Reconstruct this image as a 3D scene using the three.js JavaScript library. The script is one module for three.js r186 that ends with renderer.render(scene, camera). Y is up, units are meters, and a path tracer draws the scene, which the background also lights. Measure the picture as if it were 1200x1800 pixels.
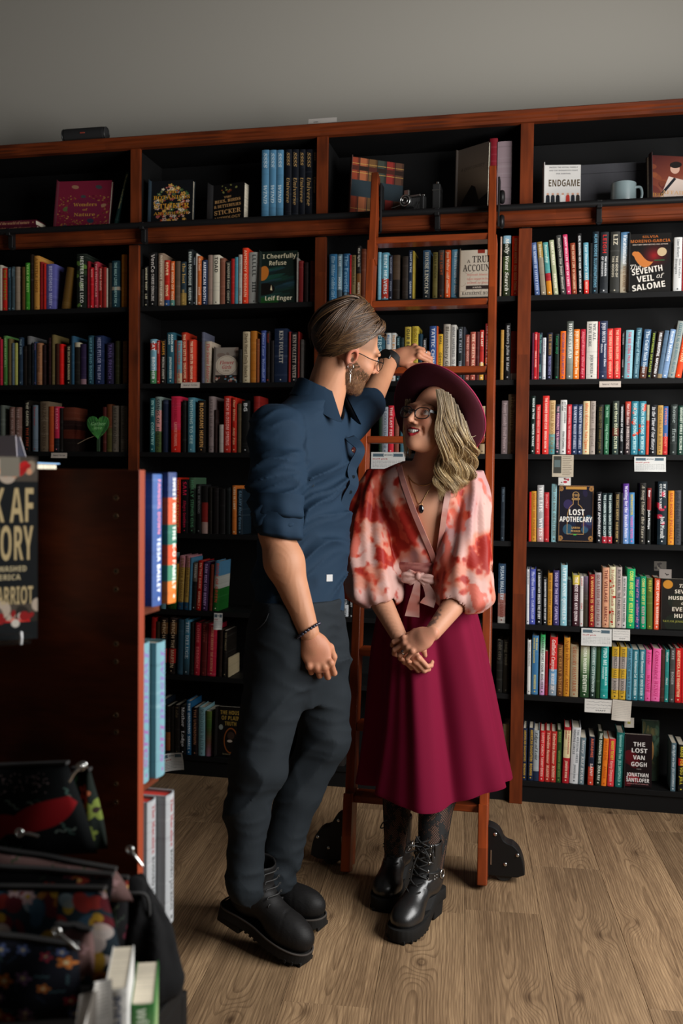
import * as THREE from 'three';
import { mergeGeometries, mergeVertices, toCreasedNormals } from 'three/addons/utils/BufferGeometryUtils.js';
import { RoundedBoxGeometry } from 'three/addons/geometries/RoundedBoxGeometry.js';
import { RectAreaLightUniformsLib } from 'three/addons/lights/RectAreaLightUniformsLib.js';

// ---------------------------------------------------------------- camera, sky, light, exposure
const scene = new THREE.Scene();
const renderer = new THREE.WebGLRenderer({ antialias: true });
renderer.setSize(1200, 1800);
renderer.toneMapping = THREE.LinearToneMapping;
renderer.toneMappingExposure = 0.46;
renderer.shadowMap.enabled = true;
RectAreaLightUniformsLib.init();
const camera = new THREE.PerspectiveCamera(2 * Math.atan(900 / 1700) * 180 / Math.PI, 2 / 3, 0.05, 60);
camera.rotation.order = 'YXZ';
camera.position.set(0, 1.36, 4.113);
camera.rotation.set(-0.03324, 0.2127, 0.01122);
camera.focus = 3.1; camera.userData.fStop = 4;
camera.updateMatrixWorld(true);
scene.background = new THREE.Color(0.75, 0.88, 1.0);
scene.backgroundIntensity = 1.0;
const daylight = new THREE.RectAreaLight(new THREE.Color(1, .985, .96), 27, 2.1, 1.75);   // daylight in an unseen side window, placed to light the scene from the right
daylight.position.set(1.56, 1.95, 2.0); daylight.lookAt(-1, 1.95, 2.0); daylight.name = 'unseen_window_daylight'; scene.add(daylight);

// ---------------------------------------------------------------- helpers
const V3 = (x, y, z) => new THREE.Vector3(x, y, z);
function rng(seed) { let s = seed >>> 0; return () => { s = (s + 0x6D2B79F5) | 0; let t = Math.imul(s ^ (s >>> 15), 1 | s); t = (t + Math.imul(t ^ (t >>> 7), 61 | t)) ^ t; return ((t ^ (t >>> 14)) >>> 0) / 4294967296; }; }
function ray(px, py) { return V3((px - 600) / 1700, -(py - 900) / 1700, -1).applyQuaternion(camera.quaternion); }
function P(px, py, z) { const d = ray(px, py); return d.multiplyScalar((z - camera.position.z) / d.z).add(camera.position); }   // measured pixel -> point on the plane at depth z
function PY(px, py, y) { const d = ray(px, py); return d.multiplyScalar((y - camera.position.y) / d.y).add(camera.position); }
const used = {};
function numbered(n) { const k = used[n] = (used[n] ?? -1) + 1; return k ? n + '_' + String(k).padStart(3, '0') : n; }
function tag(o, label, category, group) { o.userData.label = label; o.userData.category = category; if (group) o.userData.group = group; return o; }
function thing(name, label, category, pos = [0, 0, 0], group) { const o = new THREE.Group(); o.name = numbered(name); o.position.set(...pos); scene.add(o); return tag(o, label, category, group); }
function part(name, geo, mat, parent, label) { const m = new THREE.Mesh(geo, mat); m.name = numbered(name); m.castShadow = m.receiveShadow = true; parent.add(m); if (label) m.userData.label = label; return m; }
function struct(name, geo, mat) { const m = part(name, geo, mat, scene); m.name = name; m.userData.kind = 'structure'; return m; }
function box(x0, x1, y0, y1, z0, z1, r = 0) { const w = x1 - x0, h = y1 - y0, d = z1 - z0; const g = r ? new RoundedBoxGeometry(w, h, d, 2, r) : new THREE.BoxGeometry(w, h, d); return g.translate((x0 + x1) / 2, (y0 + y1) / 2, (z0 + z1) / 2); }
function merge(list) { return mergeGeometries(list.map((g) => { const q = g.index ? g.toNonIndexed() : g; for (const k of Object.keys(q.attributes)) if (!['position', 'normal', 'uv', 'color'].includes(k)) q.deleteAttribute(k); return q; }), false); }
function tube(pts, r, seg = 24, rad = 8, closed = false) { return new THREE.TubeGeometry(new THREE.CatmullRomCurve3(pts.map((p) => Array.isArray(p) ? V3(...p) : p), closed), seg, r, rad, closed); }
function boxUV(g, s = 1, ox = 0, oy = 0) {   // uv in metres from the dominant face direction; v runs along the longest side
  const p = g.attributes.position, n = g.attributes.normal, uv = new Float32Array(p.count * 2); g.computeBoundingBox();
  const sz = g.boundingBox.getSize(V3(0, 0, 0)), L = sz.x >= sz.y && sz.x >= sz.z ? 0 : sz.y >= sz.z ? 1 : 2;
  for (let i = 0; i < p.count; i++) {
    const a = [Math.abs(n.getX(i)), Math.abs(n.getY(i)), Math.abs(n.getZ(i))], c = [p.getX(i), p.getY(i), p.getZ(i)], k = a.indexOf(Math.max(...a));
    let ax = [0, 1, 2].filter((q) => q !== k); if (ax.includes(L)) ax = [ax.find((q) => q !== L), L];
    uv[i * 2] = c[ax[0]] * s + ox; uv[i * 2 + 1] = c[ax[1]] * s + oy;
  }
  g.setAttribute('uv', new THREE.BufferAttribute(uv, 2)); return g;
}
// value noise
function hash(x, y, z) { let h = Math.imul(x, 374761393) ^ Math.imul(y, 668265263) ^ Math.imul(z, 2147483647 - 1274126177); h = Math.imul(h ^ (h >>> 13), 1274126177); return ((h ^ (h >>> 16)) >>> 0) / 4294967296; }
function noise3(x, y, z) {
  const X = Math.floor(x), Y = Math.floor(y), Z = Math.floor(z); x -= X; y -= Y; z -= Z;
  const u = x * x * (3 - 2 * x), v = y * y * (3 - 2 * y), w = z * z * (3 - 2 * z), l = (a, b, t) => a + (b - a) * t;
  return l(l(l(hash(X, Y, Z), hash(X + 1, Y, Z), u), l(hash(X, Y + 1, Z), hash(X + 1, Y + 1, Z), u), v), l(l(hash(X, Y, Z + 1), hash(X + 1, Y, Z + 1), u), l(hash(X, Y + 1, Z + 1), hash(X + 1, Y + 1, Z + 1), u), v), w);
}
function fbm(x, y, z, o = 4) { let s = 0, a = 0.5, t = 0; for (let i = 0; i < o; i++) { s += a * noise3(x, y, z); t += a; a *= 0.5; x = x * 2.03 + 7.1; y = y * 2.03 + 3.7; z = z * 2.03 + 1.3; } return s / t; }
const sm = (a, b, x) => { x = Math.min(1, Math.max(0, (x - a) / (b - a))); return x * x * (3 - 2 * x); };
const mix = (a, b, t) => a + (b - a) * t;
function dataTex(w, h, fn, srgb = true) {
  const d = new Uint8Array(w * h * 4);
  for (let y = 0; y < h; y++) for (let x = 0; x < w; x++) { const c = fn(x, y), i = (y * w + x) * 4; d[i] = Math.max(0, Math.min(255, c[0])); d[i + 1] = Math.max(0, Math.min(255, c[1])); d[i + 2] = Math.max(0, Math.min(255, c[2])); d[i + 3] = 255; }
  const t = new THREE.DataTexture(d, w, h); t.magFilter = THREE.LinearFilter; t.minFilter = THREE.LinearMipmapLinearFilter; t.wrapS = t.wrapT = THREE.RepeatWrapping; if (srgb) t.colorSpace = THREE.SRGBColorSpace; t.needsUpdate = true; return t;
}
function canvas(w, h) { const c = document.createElement('canvas'); c.width = w; c.height = h; return [c, c.getContext('2d')]; }
function canvasTex(c) { const t = new THREE.CanvasTexture(c); t.colorSpace = THREE.SRGBColorSpace; t.anisotropy = 8; return t; }
const std = (color, roughness, extra = {}) => new THREE.MeshStandardMaterial({ color, roughness, ...extra });
const rgb = (h) => [parseInt(h.slice(1, 3), 16), parseInt(h.slice(3, 5), 16), parseInt(h.slice(5, 7), 16)];
const lerpC = (a, b, t) => a.map((q, i) => q + (b[i] - q) * t);

// ---------------------------------------------------------------- shared materials
// stained cherry wood: u across the grain, v along it, 1 unit = 1 m
const cherryTex = dataTex(256, 1024, (x, y) => {
  const u = x / 256, v = y / 1024, n = fbm(u * 26, v * 3.2, 1.5, 4), f = noise3(u * 150, v * 14, 9), b = sm(.5, .78, fbm(u * 5, v * 4.2, 4.4, 3)), k = .35 + .65 * n + .25 * (f - .5);
  const c = lerpC([52, 23, 10], [134, 64, 29], Math.min(1, k)); return lerpC(c, [40, 16, 7], b * .55);
});
const M = {
  cherry: new THREE.MeshPhysicalMaterial({ map: cherryTex, color: new THREE.Color(1.0, .85, .72), roughness: .55, specularIntensity: .4, clearcoat: .06, clearcoatRoughness: .3 }),
  ladder: new THREE.MeshPhysicalMaterial({ map: cherryTex, color: new THREE.Color(1.55, 1.2, .85), roughness: .45, specularIntensity: .5, clearcoat: .22, clearcoatRoughness: .2 }),
  black: new THREE.MeshPhysicalMaterial({ color: new THREE.Color(.006, .006, .006), roughness: .6, specularIntensity: .4 }),
  iron: new THREE.MeshPhysicalMaterial({ color: new THREE.Color(.007, .007, .0075), roughness: .45, specularIntensity: .6 }),
  steel: std(new THREE.Color(.6, .6, .58), .25, { metalness: 1 }),
  paper: std(new THREE.Color(.62, .6, .56), .9),
};
// ---------------------------------------------------------------- the room
{
  const plaster = dataTex(512, 512, (x, y) => { const n = 128 + 10 * (fbm(x / 9, y / 9, 2, 3) - .5) + 10 * (noise3(x / 1.7, y / 1.7, 5) - .5); return [n, n, n]; }, false);
  const wallMat = std(new THREE.Color(.44, .415, .365), .92, { bumpMap: plaster, bumpScale: .002 });
  const dim = std(new THREE.Color(.06, .058, .055), .95);  // for walls out of view, toned dark to hold back bounced light
  const wb = boxUV(box(-2.92, 1.71, 0, 4.0, -.44, -.32), 1.6); struct('wall_back', wb, wallMat);
  struct('wall_left', box(-2.92, -2.8, 0, 4.0, -.32, 6.2), dim);
  struct('wall_front', box(-2.92, 1.71, 0, 4.0, 6.2, 6.32), dim);
  struct('ceiling', box(-2.92, 1.71, 4.0, 4.12, -.44, 6.32), std(new THREE.Color(.08, .078, .075), .95));  // unseen ceiling, kept dark so little light bounces down
  // right wall and its window, both out of view, placed for the side light
  const z0 = .9, z1 = 3.1, y0 = 1.0, y1 = 2.9;
  struct('wall_right', merge([box(1.59, 1.71, 0, y0, -.32, 6.2), box(1.59, 1.71, y1, 4.0, -.32, 6.2), box(1.59, 1.71, y0, y1, -.32, z0), box(1.59, 1.71, y0, y1, z1, 6.2)]), dim);
  const fr = std(new THREE.Color(.05, .05, .05), .5);
  const win = new THREE.Group(); win.name = 'unseen_window_1'; win.userData.kind = 'structure'; scene.add(win);
  for (const b of [[y0, y0 + .06, z0, z1], [y1 - .06, y1, z0, z1], [y0 + .06, y1 - .06, z0, z0 + .06], [y0 + .06, y1 - .06, z1 - .06, z1], [y0 + .06, y1 - .06, 1.97, 2.03]]) part('window_frame', box(1.63, 1.69, b[0], b[1], b[2], b[3]), fr, win);
  for (const [a, b] of [[z0 + .06, 1.97], [2.03, z1 - .06]]) part('window_pane', box(1.655, 1.661, y0 + .06, y1 - .06, a, b), new THREE.MeshPhysicalMaterial({ color: 0xffffff, transmission: 1, thickness: 0, roughness: .02 }), win);

  // floor: slab, and wide oak planks running a few degrees off the bookcase
  const floor = new THREE.Group(); floor.name = 'floor'; floor.userData.kind = 'structure'; scene.add(floor);
  part('floor_slab', box(-2.92, 1.71, -.12, -.012, -.44, 6.32), std(new THREE.Color(.1, .07, .045), .9), floor);
  const knots = [[.42, .3, .05], [.55, .62, .06], [.3, .85, .05]];
  function plankTex(seed) {
    const W = 384, H = 1536, r = rng(seed), cx = .3 + .4 * r(), kn = [[.2 + .6 * r(), .15 + .25 * r()], [.25 + .5 * r(), .5 + .2 * r()], [.25 + .5 * r(), .78 + .18 * r()]].slice(0, 1 + Math.floor(r() * 2.6)), o = seed * 13.7;
    return dataTex(W, H, (x, y) => {
      const u = x / W, v = y / H, X = u * .236, Y = v * 1.5;
      const wob = (fbm(Y * 1.6, o, 2, 3) - .5) * .12, d = X - cx * .236 - wob * .5;
      let ring = Math.sqrt(d * d + Math.pow(.018 + .05 * fbm(Y * 1.1, o + 5, 7, 2), 2)) * 150 + fbm(X * 9, Y * 1.4, o, 2) * 2.6, kd = 0;
      for (const [a, b] of kn) { const q = Math.hypot((X - a * .236) / .016, (Y - b * 1.5) / .035), g = Math.exp(-q * q * .16); ring += g * 5.5; kd = Math.max(kd, Math.exp(-q * q * 1.6)); }
      const fr = ring - Math.floor(ring), line = sm(.5, .93, fr) * (1 - sm(.93, 1, fr));
      const fib = noise3(X * 900, Y * 26, o), fib2 = fbm(X * 240, Y * 7, o + 3, 2), tone = fbm(X * 14, Y * 1.2, o + 9, 3);
      let k = .58 + .5 * (tone - .5) + .42 * (fib2 - .5) + .34 * (fib - .5) - .3 * line * (.25 + .9 * fib2) - .3 * kd;
      return lerpC([78, 57, 38], [208, 173, 132], Math.max(0, Math.min(1, k)));
    });
  }
  const mats = []; for (let i = 0; i < 6; i++) { const t = plankTex(11 + i * 5); mats.push(new THREE.MeshStandardMaterial({ map: t, color: new THREE.Color(1, 1, 1).multiplyScalar([.82, 1, .9, 1.04, .86, .96][i]), roughness: .55, bumpMap: t, bumpScale: .0006 })); }
  const w = .236, a = Math.atan(.0875), L = 1.5, r = rng(5);
  const geos = []; for (let i = 0; i < 3; i++) { const g = new RoundedBoxGeometry(w - .0012, .012, L - .0003, 1, .0006); const p = g.attributes.position, uv = g.attributes.uv; for (let k = 0; k < p.count; k++) uv.setXY(k, p.getX(k) / w + .5, p.getZ(k) / L + .5 + i * .31); geos.push(g); }
  const starts = { 0: .47 - 3.0, 1: .04 - 1.5, 2: .62 - 1.5 };
  for (let i = -10; i < 9; i++) {
    const xc = -.1 + w * (i + .5); let s = -3.1 + ((i * .61 + 40) % 1) * L; if (i === -1) s = .47; if (i === 1) s = .055; if (i === 0) s = -.85; if (i === -5) s = .62;
    while (s > -.3) s -= L;
    for (let z = s; z < 5.2; z += L) {
      const k = Math.floor(r() * 6), m = part('plank', geos[Math.floor(r() * 3)], mats[k], floor);
      const zc = z + L / 2, bx = xc; m.position.set(Math.cos(a) * bx + Math.sin(a) * zc, -.006, Math.cos(a) * zc - Math.sin(a) * bx); m.rotation.y = a;
      if (m.position.x > 1.4 || m.position.x < -2.6 || m.position.z > 5.3) { floor.remove(m); }
    }
  }
}

// ---------------------------------------------------------------- the built-in bookcase
const UX = [-2.733, -1.863, -.9942, -.122, .75], UW = [.048, .047, .049, .053, .054];
const SHELF = [2.5, 2.1376, 1.7879, 1.4769, 1.1091, .7587, .4609, .0925];
const ZS = -.03;   // plane of the spines
{
  const bc = thing('bookcase', 'tall built-in bookcase with cherry stiles and black painted shelves along the wall', 'bookcase');
  const blk = new THREE.MeshPhysicalMaterial({ color: new THREE.Color(.006, .006, .0062), roughness: .6, specularIntensity: .35 });
  const x0 = UX[0] - .024, x1 = UX[4] + .027;
  part('back_panel', box(x0, x1, 0, 2.84, -.3, -.28), blk, bc);
  for (let i = 0; i < 5; i++) {
    part('partition', box(UX[i] - .016, UX[i] + .016, 0, 2.84, -.28, -.022), blk, bc);
    const lo = boxUV(box(UX[i] - UW[i] / 2, UX[i] + UW[i] / 2, 0, 2.411, -.02, 0, .0015), 1, i * .23, i * .37); part('stile', lo, M.cherry, bc);
    part('stile', boxUV(box(UX[i] - UW[i] / 2, UX[i] + UW[i] / 2, 2.5, 2.846, -.03, -.012, .0015), 1, i * .31 + .1, .6), M.cherry, bc);
  }
  for (let b = 0; b < 4; b++) for (let s = 0; s < 8; s++) {
    const y = SHELF[s]; part('shelf', box(UX[b] + .016, UX[b + 1] - .016, y - .022, y, -.28, s === 7 ? -.026 : -.018, .001), blk, bc);
  }
  part('top_panel', box(x0, x1, 2.845, 2.889, -.3, -.029), blk, bc);
  part('kick_board', box(x0, x1, 0, .07, -.06, -.035), blk, bc);
  // cornice and mid rail: moulded profiles swept along x
  function mould(pts, z, y) { const s = new THREE.Shape(); pts.forEach(([a, b], i) => i ? s.lineTo(a, b) : s.moveTo(a, b)); const g = new THREE.ExtrudeGeometry(s, { depth: x1 - x0 + .04, bevelEnabled: false, curveSegments: 6 }); g.rotateY(Math.PI / 2); g.translate(x0 - .02, y, z); return g; }
  const sweep = (pts, y) => { const g = mould(pts, 0, y); g.computeBoundingBox(); return boxUV(toCreasedNormals(g, .6), 1); };
  part('cornice', sweep([[-.028, 0], [.004, 0], [.006, .012], [.012, .016], [.014, .024], [.022, .03], [.024, .042], [.02, .046], [-.028, .046]].map(([a, b]) => [-a, b]), 2.845), M.cherry, bc);
  part('rail_trim', sweep([[-.02, 0], [.014, 0], [.02, .006], [.02, .014], [.012, .019], [.012, .046], [.02, .052], [.02, .06], [.014, .066], [-.02, .066]].map(([a, b]) => [-a, b]), 2.42), M.cherry, bc);
  part('ledge', box(x0, x1, 2.487, 2.5, -.02, .02, .002), M.black, bc);
  // black steel track for the ladder, on brackets
  const tr = thing('ladder_track', 'round black steel ladder track on brackets across the bookcase rail', 'rail');
  const tg = new THREE.CylinderGeometry(.0135, .0135, x1 - x0, 16).rotateZ(Math.PI / 2).translate((x0 + x1) / 2, 2.481, .062); part('track_tube', tg, M.iron, tr);
  for (const px of [20, 253, 768, 1052]) {
    const c = P(px, px > 1000 ? 395 : 420, .04), g = merge([box(c.x - .011, c.x + .011, 2.41, 2.492, .02, .05, .003), box(c.x - .011, c.x + .011, 2.462, 2.494, .045, .074, .004), new THREE.CylinderGeometry(.014, .014, .02, 16).rotateX(Math.PI / 2).translate(c.x, 2.418, .034)]);
    part('bracket', g, M.iron, tr);
  }
}
// ---------------------------------------------------------------- books: every spine has its own cell in one printed sheet, every face-out cover in another
const CW = 40, CH = 224, COLS = 51;
const [spineSheet, sx] = canvas(2048, 2048); sx.fillStyle = '#222'; sx.fillRect(0, 0, 2048, 2048);
let nextCell = 0;
const prnd = rng(77);
function fillBands(g, bg, w, h) {   // 'c' plain, 'a>b>c' blended, 'a@.6,b' bands from the top
  if (bg.includes('>')) { const c = bg.split('>'), gr = g.createLinearGradient(0, 0, 0, h); c.forEach((q, i) => gr.addColorStop(i / (c.length - 1), q)); g.fillStyle = gr; g.fillRect(0, 0, w, h); return; }
  let y = 0; for (const q of bg.split(',')) { const [c, e] = q.split('@'), y1 = e ? +e * h : h; g.fillStyle = c; g.fillRect(0, y, w, y1 - y + .5); y = y1; }
}
function drawSpine(w, h, bg, fg, text) {   // w, h in millimetres
  const n = nextCell++, cx = (n % COLS) * CW, cy = Math.floor(n / COLS) * CH, g = sx;
  g.save(); g.beginPath(); g.rect(cx, cy, CW, CH); g.clip(); g.translate(cx, cy); g.scale(CW / w, CH / h);
  fillBands(g, bg, w, h);
  g.globalAlpha = .07; for (let i = 0; i < 10; i++) { g.fillStyle = prnd() > .5 ? '#fff' : '#000'; const y = prnd() * h; g.fillRect(0, y, w, h * .03 * prnd()); } g.globalAlpha = 1;
  let fam = 'sans-serif', style = 'bold '; if (text.startsWith('s:')) { fam = 'serif'; style = 'bold '; text = text.slice(2); } else if (text.startsWith('i:')) { fam = 'serif'; style = 'italic bold '; text = text.slice(2); }
  let dots = null; if (text.startsWith('*')) { dots = text.slice(1, 8); text = text.slice(8); }
  if (dots) { g.fillStyle = dots; for (let i = 0; i < 7; i++) { const a = prnd() * w, b = h * (.05 + .9 * prnd()), r = w * (.1 + .15 * prnd()); g.beginPath(); g.ellipse(a, b, r, r * 1.5, prnd() * 3, 0, 7); g.fill(); } }
  if (text) {
    const segs = text.split('~'), cols = fg.split('/'), top = h * .05, usable = h * .86; let share = segs.length === 1 ? [1] : segs.length === 2 ? [.6, .4] : [.25, .45, .3], y = top;
    if (segs.length === 2) { const a = segs[0].length, b = segs[1].length; const f = Math.min(.72, Math.max(.4, a / (a + b))); share = [f, 1 - f]; }
    segs.forEach((s, i) => {
      const len = usable * share[i] * .95; g.fillStyle = cols[i % cols.length]; let fs = Math.min(w * .66, 24);
      g.font = style + fs + 'px ' + fam; let m = g.measureText(s).width; g.save(); g.translate(w / 2, y); g.rotate(Math.PI / 2); g.textBaseline = 'middle';
      const words = s.split(' ');
      if (m > len * 1.8 && words.length > 2 && w > 24) {   // two lines
        const cut = Math.ceil(words.length / 2), a = words.slice(0, cut).join(' '), b = words.slice(cut).join(' '); fs = w * .36; g.font = style + fs + 'px ' + fam; const mm = Math.max(g.measureText(a).width, g.measureText(b).width), k = Math.min(1.1, len / mm); g.scale(k, Math.min(1, k * 1.3)); g.fillText(a, 0, -fs * .56); g.fillText(b, 0, fs * .56);
      } else { const k = Math.min(1.25, len / m); g.scale(k, Math.min(1, k * 1.35)); g.fillText(s, 0, 0); }
      g.restore(); y += usable * share[i];
    });
    g.fillStyle = cols[cols.length - 1]; g.beginPath(); g.arc(w / 2, h * .935, Math.min(w * .2, 3), 0, 7); g.fill();
  }
  g.restore();
  return n;
}
const spineTex = canvasTex(spineSheet), bookMat = new THREE.MeshPhysicalMaterial({ map: spineTex, roughness: .55, specularIntensity: .35 });
const pageTex = dataTex(64, 64, (x, y) => { const n = 205 + 34 * (hash(x, 0, 3) - .5) + 14 * (hash(x >> 1, y, 4) - .5); return [n, n * .95, n * .85]; });
const pageMat = std(0xffffff, .9, { map: pageTex });
const pageUnit = boxUV(new THREE.BoxGeometry(1, 1, 1), 1);

// one jacket: two boards and a slightly rounded spine, local x = thickness, +z = the spine, y up from the base
function jacketGeo(w, h, d, n, thin) {
  const t = thin ? .0012 : .0026, hw = w / 2, cx = ((n % COLS) * CW) / 2048, cy = (Math.floor(n / COLS) * CH) / 2048, cw = CW / 2048, ch = CH / 2048;
  const N = 6, bulge = Math.min(.004, w * .14), out = []; for (let i = 0; i <= N; i++) { const a = i / N * 2 - 1; out.push([a * hw, -bulge + bulge * (1 - a * a) , i / N]); }
  const pos = [], uv = [], quad = (a, b, c, e, ua, ub) => { for (const [p, u] of [[a, ua], [b, ub], [c, ub], [a, ua], [c, ub], [e, ua]]) { pos.push(...p); uv.push(cx + cw * Math.min(.97, Math.max(.03, u)), 1 - (cy + ch * (1 - Math.min(.985, Math.max(.015, p[1] / h))))); } };
  for (let i = 0; i < N; i++) { const [a, za, ua] = out[i], [b, zb, ub] = out[i + 1]; quad([a, 0, za], [b, 0, zb], [b, h, zb], [a, h, za], ua, ub); quad([b * .93, 0, zb - t], [a * .93, 0, za - t], [a * .93, h, za - t], [b * .93, h, zb - t], .05, .05); quad([a, h, za], [b, h, zb], [b * .93, h, zb - t], [a * .93, h, za - t], .06, .06); }
  for (const s of [-1, 1]) {
    const x = s * hw, xi = s * (hw - t), z1 = -bulge, z0 = -d, u = s < 0 ? .05 : .95, Q = (a, b, c, e) => s > 0 ? quad(a, b, c, e, u, u) : quad(b, a, e, c, u, u);
    Q([x, 0, z1], [x, 0, z0], [x, h, z0], [x, h, z1]); Q([xi, 0, z0], [xi, 0, z1], [xi, h, z1], [xi, h, z0]); Q([x, h, z1], [x, h, z0], [xi, h, z0], [xi, h, z1]); Q([x, 0, z0], [xi, 0, z0], [xi, h, z0], [x, h, z0]); Q([x, 0, z0], [x, 0, z1], [xi, 0, z1], [xi, 0, z0]);
  }
  const g = new THREE.BufferGeometry(); g.setAttribute('position', new THREE.Float32BufferAttribute(pos, 3)); g.setAttribute('uv', new THREE.Float32BufferAttribute(uv, 2)); g.computeVertexNormals(); return g;
}
function makeBook(w, h, d, bg, fg, text, label, group, paperback, name) {
  const g = thing(name || (paperback ? 'paperback_book' : 'hardcover_book'), label, 'book', [0, 0, 0], group);
  part('book_cover', jacketGeo(w, h, d, drawSpine(w * 1000, h * 1000, bg, fg, text), paperback), bookMat, g);
  const pg = part('page_block', pageUnit, pageMat, g), ins = paperback ? .0008 : .004, t = paperback ? .0014 : .003;
  pg.scale.set(Math.max(.002, w - 2 * t), h - 2 * ins, d - ins - .006); pg.position.set(0, h / 2, -(d - ins) / 2 - .002);
  return g;
}
// colour words for the labels
function colourWord(h) {
  const [r, g, b] = rgb(h).map((q) => q / 255), mx = Math.max(r, g, b), mn = Math.min(r, g, b), l = (mx + mn) / 2, s = mx - mn; let hu = 0;
  if (s) { hu = mx === r ? ((g - b) / s + 6) % 6 : mx === g ? (b - r) / s + 2 : (r - g) / s + 4; hu *= 60; }
  if (s < .1 || (l < .12 && s < .12)) return l < .14 ? 'black' : l < .33 ? 'charcoal' : l < .58 ? 'grey' : l < .78 ? 'pale grey' : 'white';
  const dk = l < .2 ? 'dark ' : l > .68 ? 'pale ' : '';
  if (hu < 12 || hu >= 345) return l < .2 ? 'maroon' : s < .3 ? dk + 'rust brown' : dk + 'red';
  if (hu < 24) return s > .5 && l > .35 ? 'orange red' : dk + 'brown';
  if (hu < 42) return s > .45 && l > .3 ? 'orange' : l > .5 ? 'tan' : dk + 'brown';
  if (hu < 68) return s > .35 && l > .3 ? 'yellow' : l > .5 ? 'cream' : dk + 'olive';
  if (hu < 165) return dk + 'green';
  if (hu < 200) return dk + 'teal'; if (hu < 222) return dk + 'blue'; if (hu < 255) return l < .28 ? 'navy' : dk + 'blue'; if (hu < 290) return dk + 'purple'; return dk + 'pink';
}
const firstColour = (bg) => (bg.match(/#[0-9a-f]{6}/i) || ['#222222'])[0];
const SHELFW = ['top compartment', 'second shelf from the top', 'third shelf from the top', 'fourth shelf from the top', 'fourth shelf up', 'third shelf up', 'second shelf up', 'bottom shelf'];
const BAYW = ['', 'bay above the wooden cabinet', 'bay behind the man', 'bay behind the ladder', 'bay beyond the ladder'];
const labelled = {};
function uniqueLabel(cands) { for (const c of cands) if (!labelled[c]) { labelled[c] = 1; return c; } return cands[cands.length - 1]; }
const ORD = ['first', 'second', 'third', 'fourth', 'fifth', 'sixth', 'seventh', 'eighth', 'ninth', 'tenth', 'eleventh', 'twelfth', 'thirteenth', 'fourteenth', 'fifteenth', 'sixteenth', 'seventeenth', 'eighteenth', 'nineteenth', 'twentieth', 'twenty-first', 'twenty-second', 'twenty-third', 'twenty-fourth', 'twenty-fifth', 'twenty-sixth', 'twenty-seventh', 'twenty-eighth'];
const brnd = rng(4242);
// a row: bay, shelf, [origin x, origin y, pixels per unit], [bottom at x0, x1] and one line per book: x0,x1,top,lean | board colours | lettering colours | lettering
function bookRow(bay, shelf, o, bot, lines, z = ZS) {
  const items = lines.trim().split('\n').map((l) => { const [a, bg, fg, tx] = l.trim().split('|'), [x0, x1, t, lean] = a.split(',').map(Number); return { x0, x1, t, lean: lean || 0, bg, fg: fg || '#888888', tx: tx || '' }; });
  const xa = items[0].x0, xb = items[items.length - 1].x1;
  items.forEach((b, i) => { b.c = colourWord(firstColour(b.bg)); b.l = b.tx ? colourWord(b.fg.slice(0, 7)) : ''; });
  items.forEach((b, i) => {
    const yb = bot[0] + (bot[1] - bot[0]) * ((b.x0 + b.x1) / 2 - xa) / Math.max(1, xb - xa), X = (x) => o[0] + x * o[2], Y = (y) => o[1] + y * o[2], zz = z - .004 * brnd() - .002;
    const A = P(X(b.x0), Y(yb), zz), B = P(X(b.x1), Y(yb), zz), T = P(X((b.x0 + b.x1) / 2 + b.lean), Y(b.t), zz);
    const up = T.y - (A.y + B.y) / 2, dx = T.x - (A.x + B.x) / 2, ang = b.lean ? -Math.atan(dx / up) : 0; let w = (B.x - A.x) * Math.cos(ang), h = Math.hypot(up, dx) - (b.lean ? w * Math.abs(Math.sin(ang)) * .5 : 0);
    const nx = items[i + 1]; if (nx) { const N = P(X(nx.x0), Y(yb), zz).x; if (A.x + w > N - .0006) w = Math.max(.006, N - .0006 - A.x); }
    const L = UX[bay - 1] + .0175, Rr = UX[bay] - .0175; let ax = Math.max(A.x, L); w = Math.max(.005, w - (ax - A.x)); if (ax + w > Rr) { ax = Math.min(ax, Rr - .008); w = Rr - ax; }
    h = Math.min(h, (shelf ? SHELF[shelf - 1] - .024 - (shelf === 1 ? .075 : 0) : 2.84) - SHELF[shelf] - .004);
    const pb = b.t > 0 && h < .212, size = h > .24 ? 'tall ' : h < .19 ? 'short ' : '', thick = w > .04 ? 'thick ' : w < .015 ? 'thin ' : '';
    const nb = (k) => items[k] ? items[k].c : null, between = nb(i - 1) && nb(i + 1) ? `between ${nb(i - 1)} and ${nb(i + 1)}` : nb(i + 1) ? `at the row's end before ${nb(i + 1)}` : nb(i - 1) ? `at the row's end after ${nb(i - 1)}` : 'standing alone';
    const sh = SHELFW[shelf], by = BAYW[bay], let_ = b.l ? b.l === b.c ? '' : b.l : '', core = `${size}${thick}${b.c} book`;
    const cands = [`${core} ${between}, ${sh.replace(' from the top', '')}, ${by.replace('the ', '')}`];
    if (let_) cands.push(`${core}, ${let_} lettering, ${between}, ${sh.replace(' from the top', '').replace('compartment', '')}, ${by.replace('bay ', '').replace('the ', '')}`);
    cands.push(`${ORD[i]} book from the left, ${b.c}, ${sh.replace(' from the top', '')}, ${by}`);
    const g = makeBook(w, h, .128 + .02 * brnd(), b.bg, b.fg, b.tx, uniqueLabel(cands), `books on the ${sh} of the ${by}`, pb);
    // rest on the lower corner when leaning
    const px = ang > 0 ? ax : ax + w; g.position.set(px + (ang > 0 ? Math.cos(ang) * w / 2 : -Math.cos(ang) * w / 2), SHELF[shelf] + .0004 + Math.abs(Math.sin(ang)) * w / 2, zz); g.rotation.z = ang;
  });
}
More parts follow.
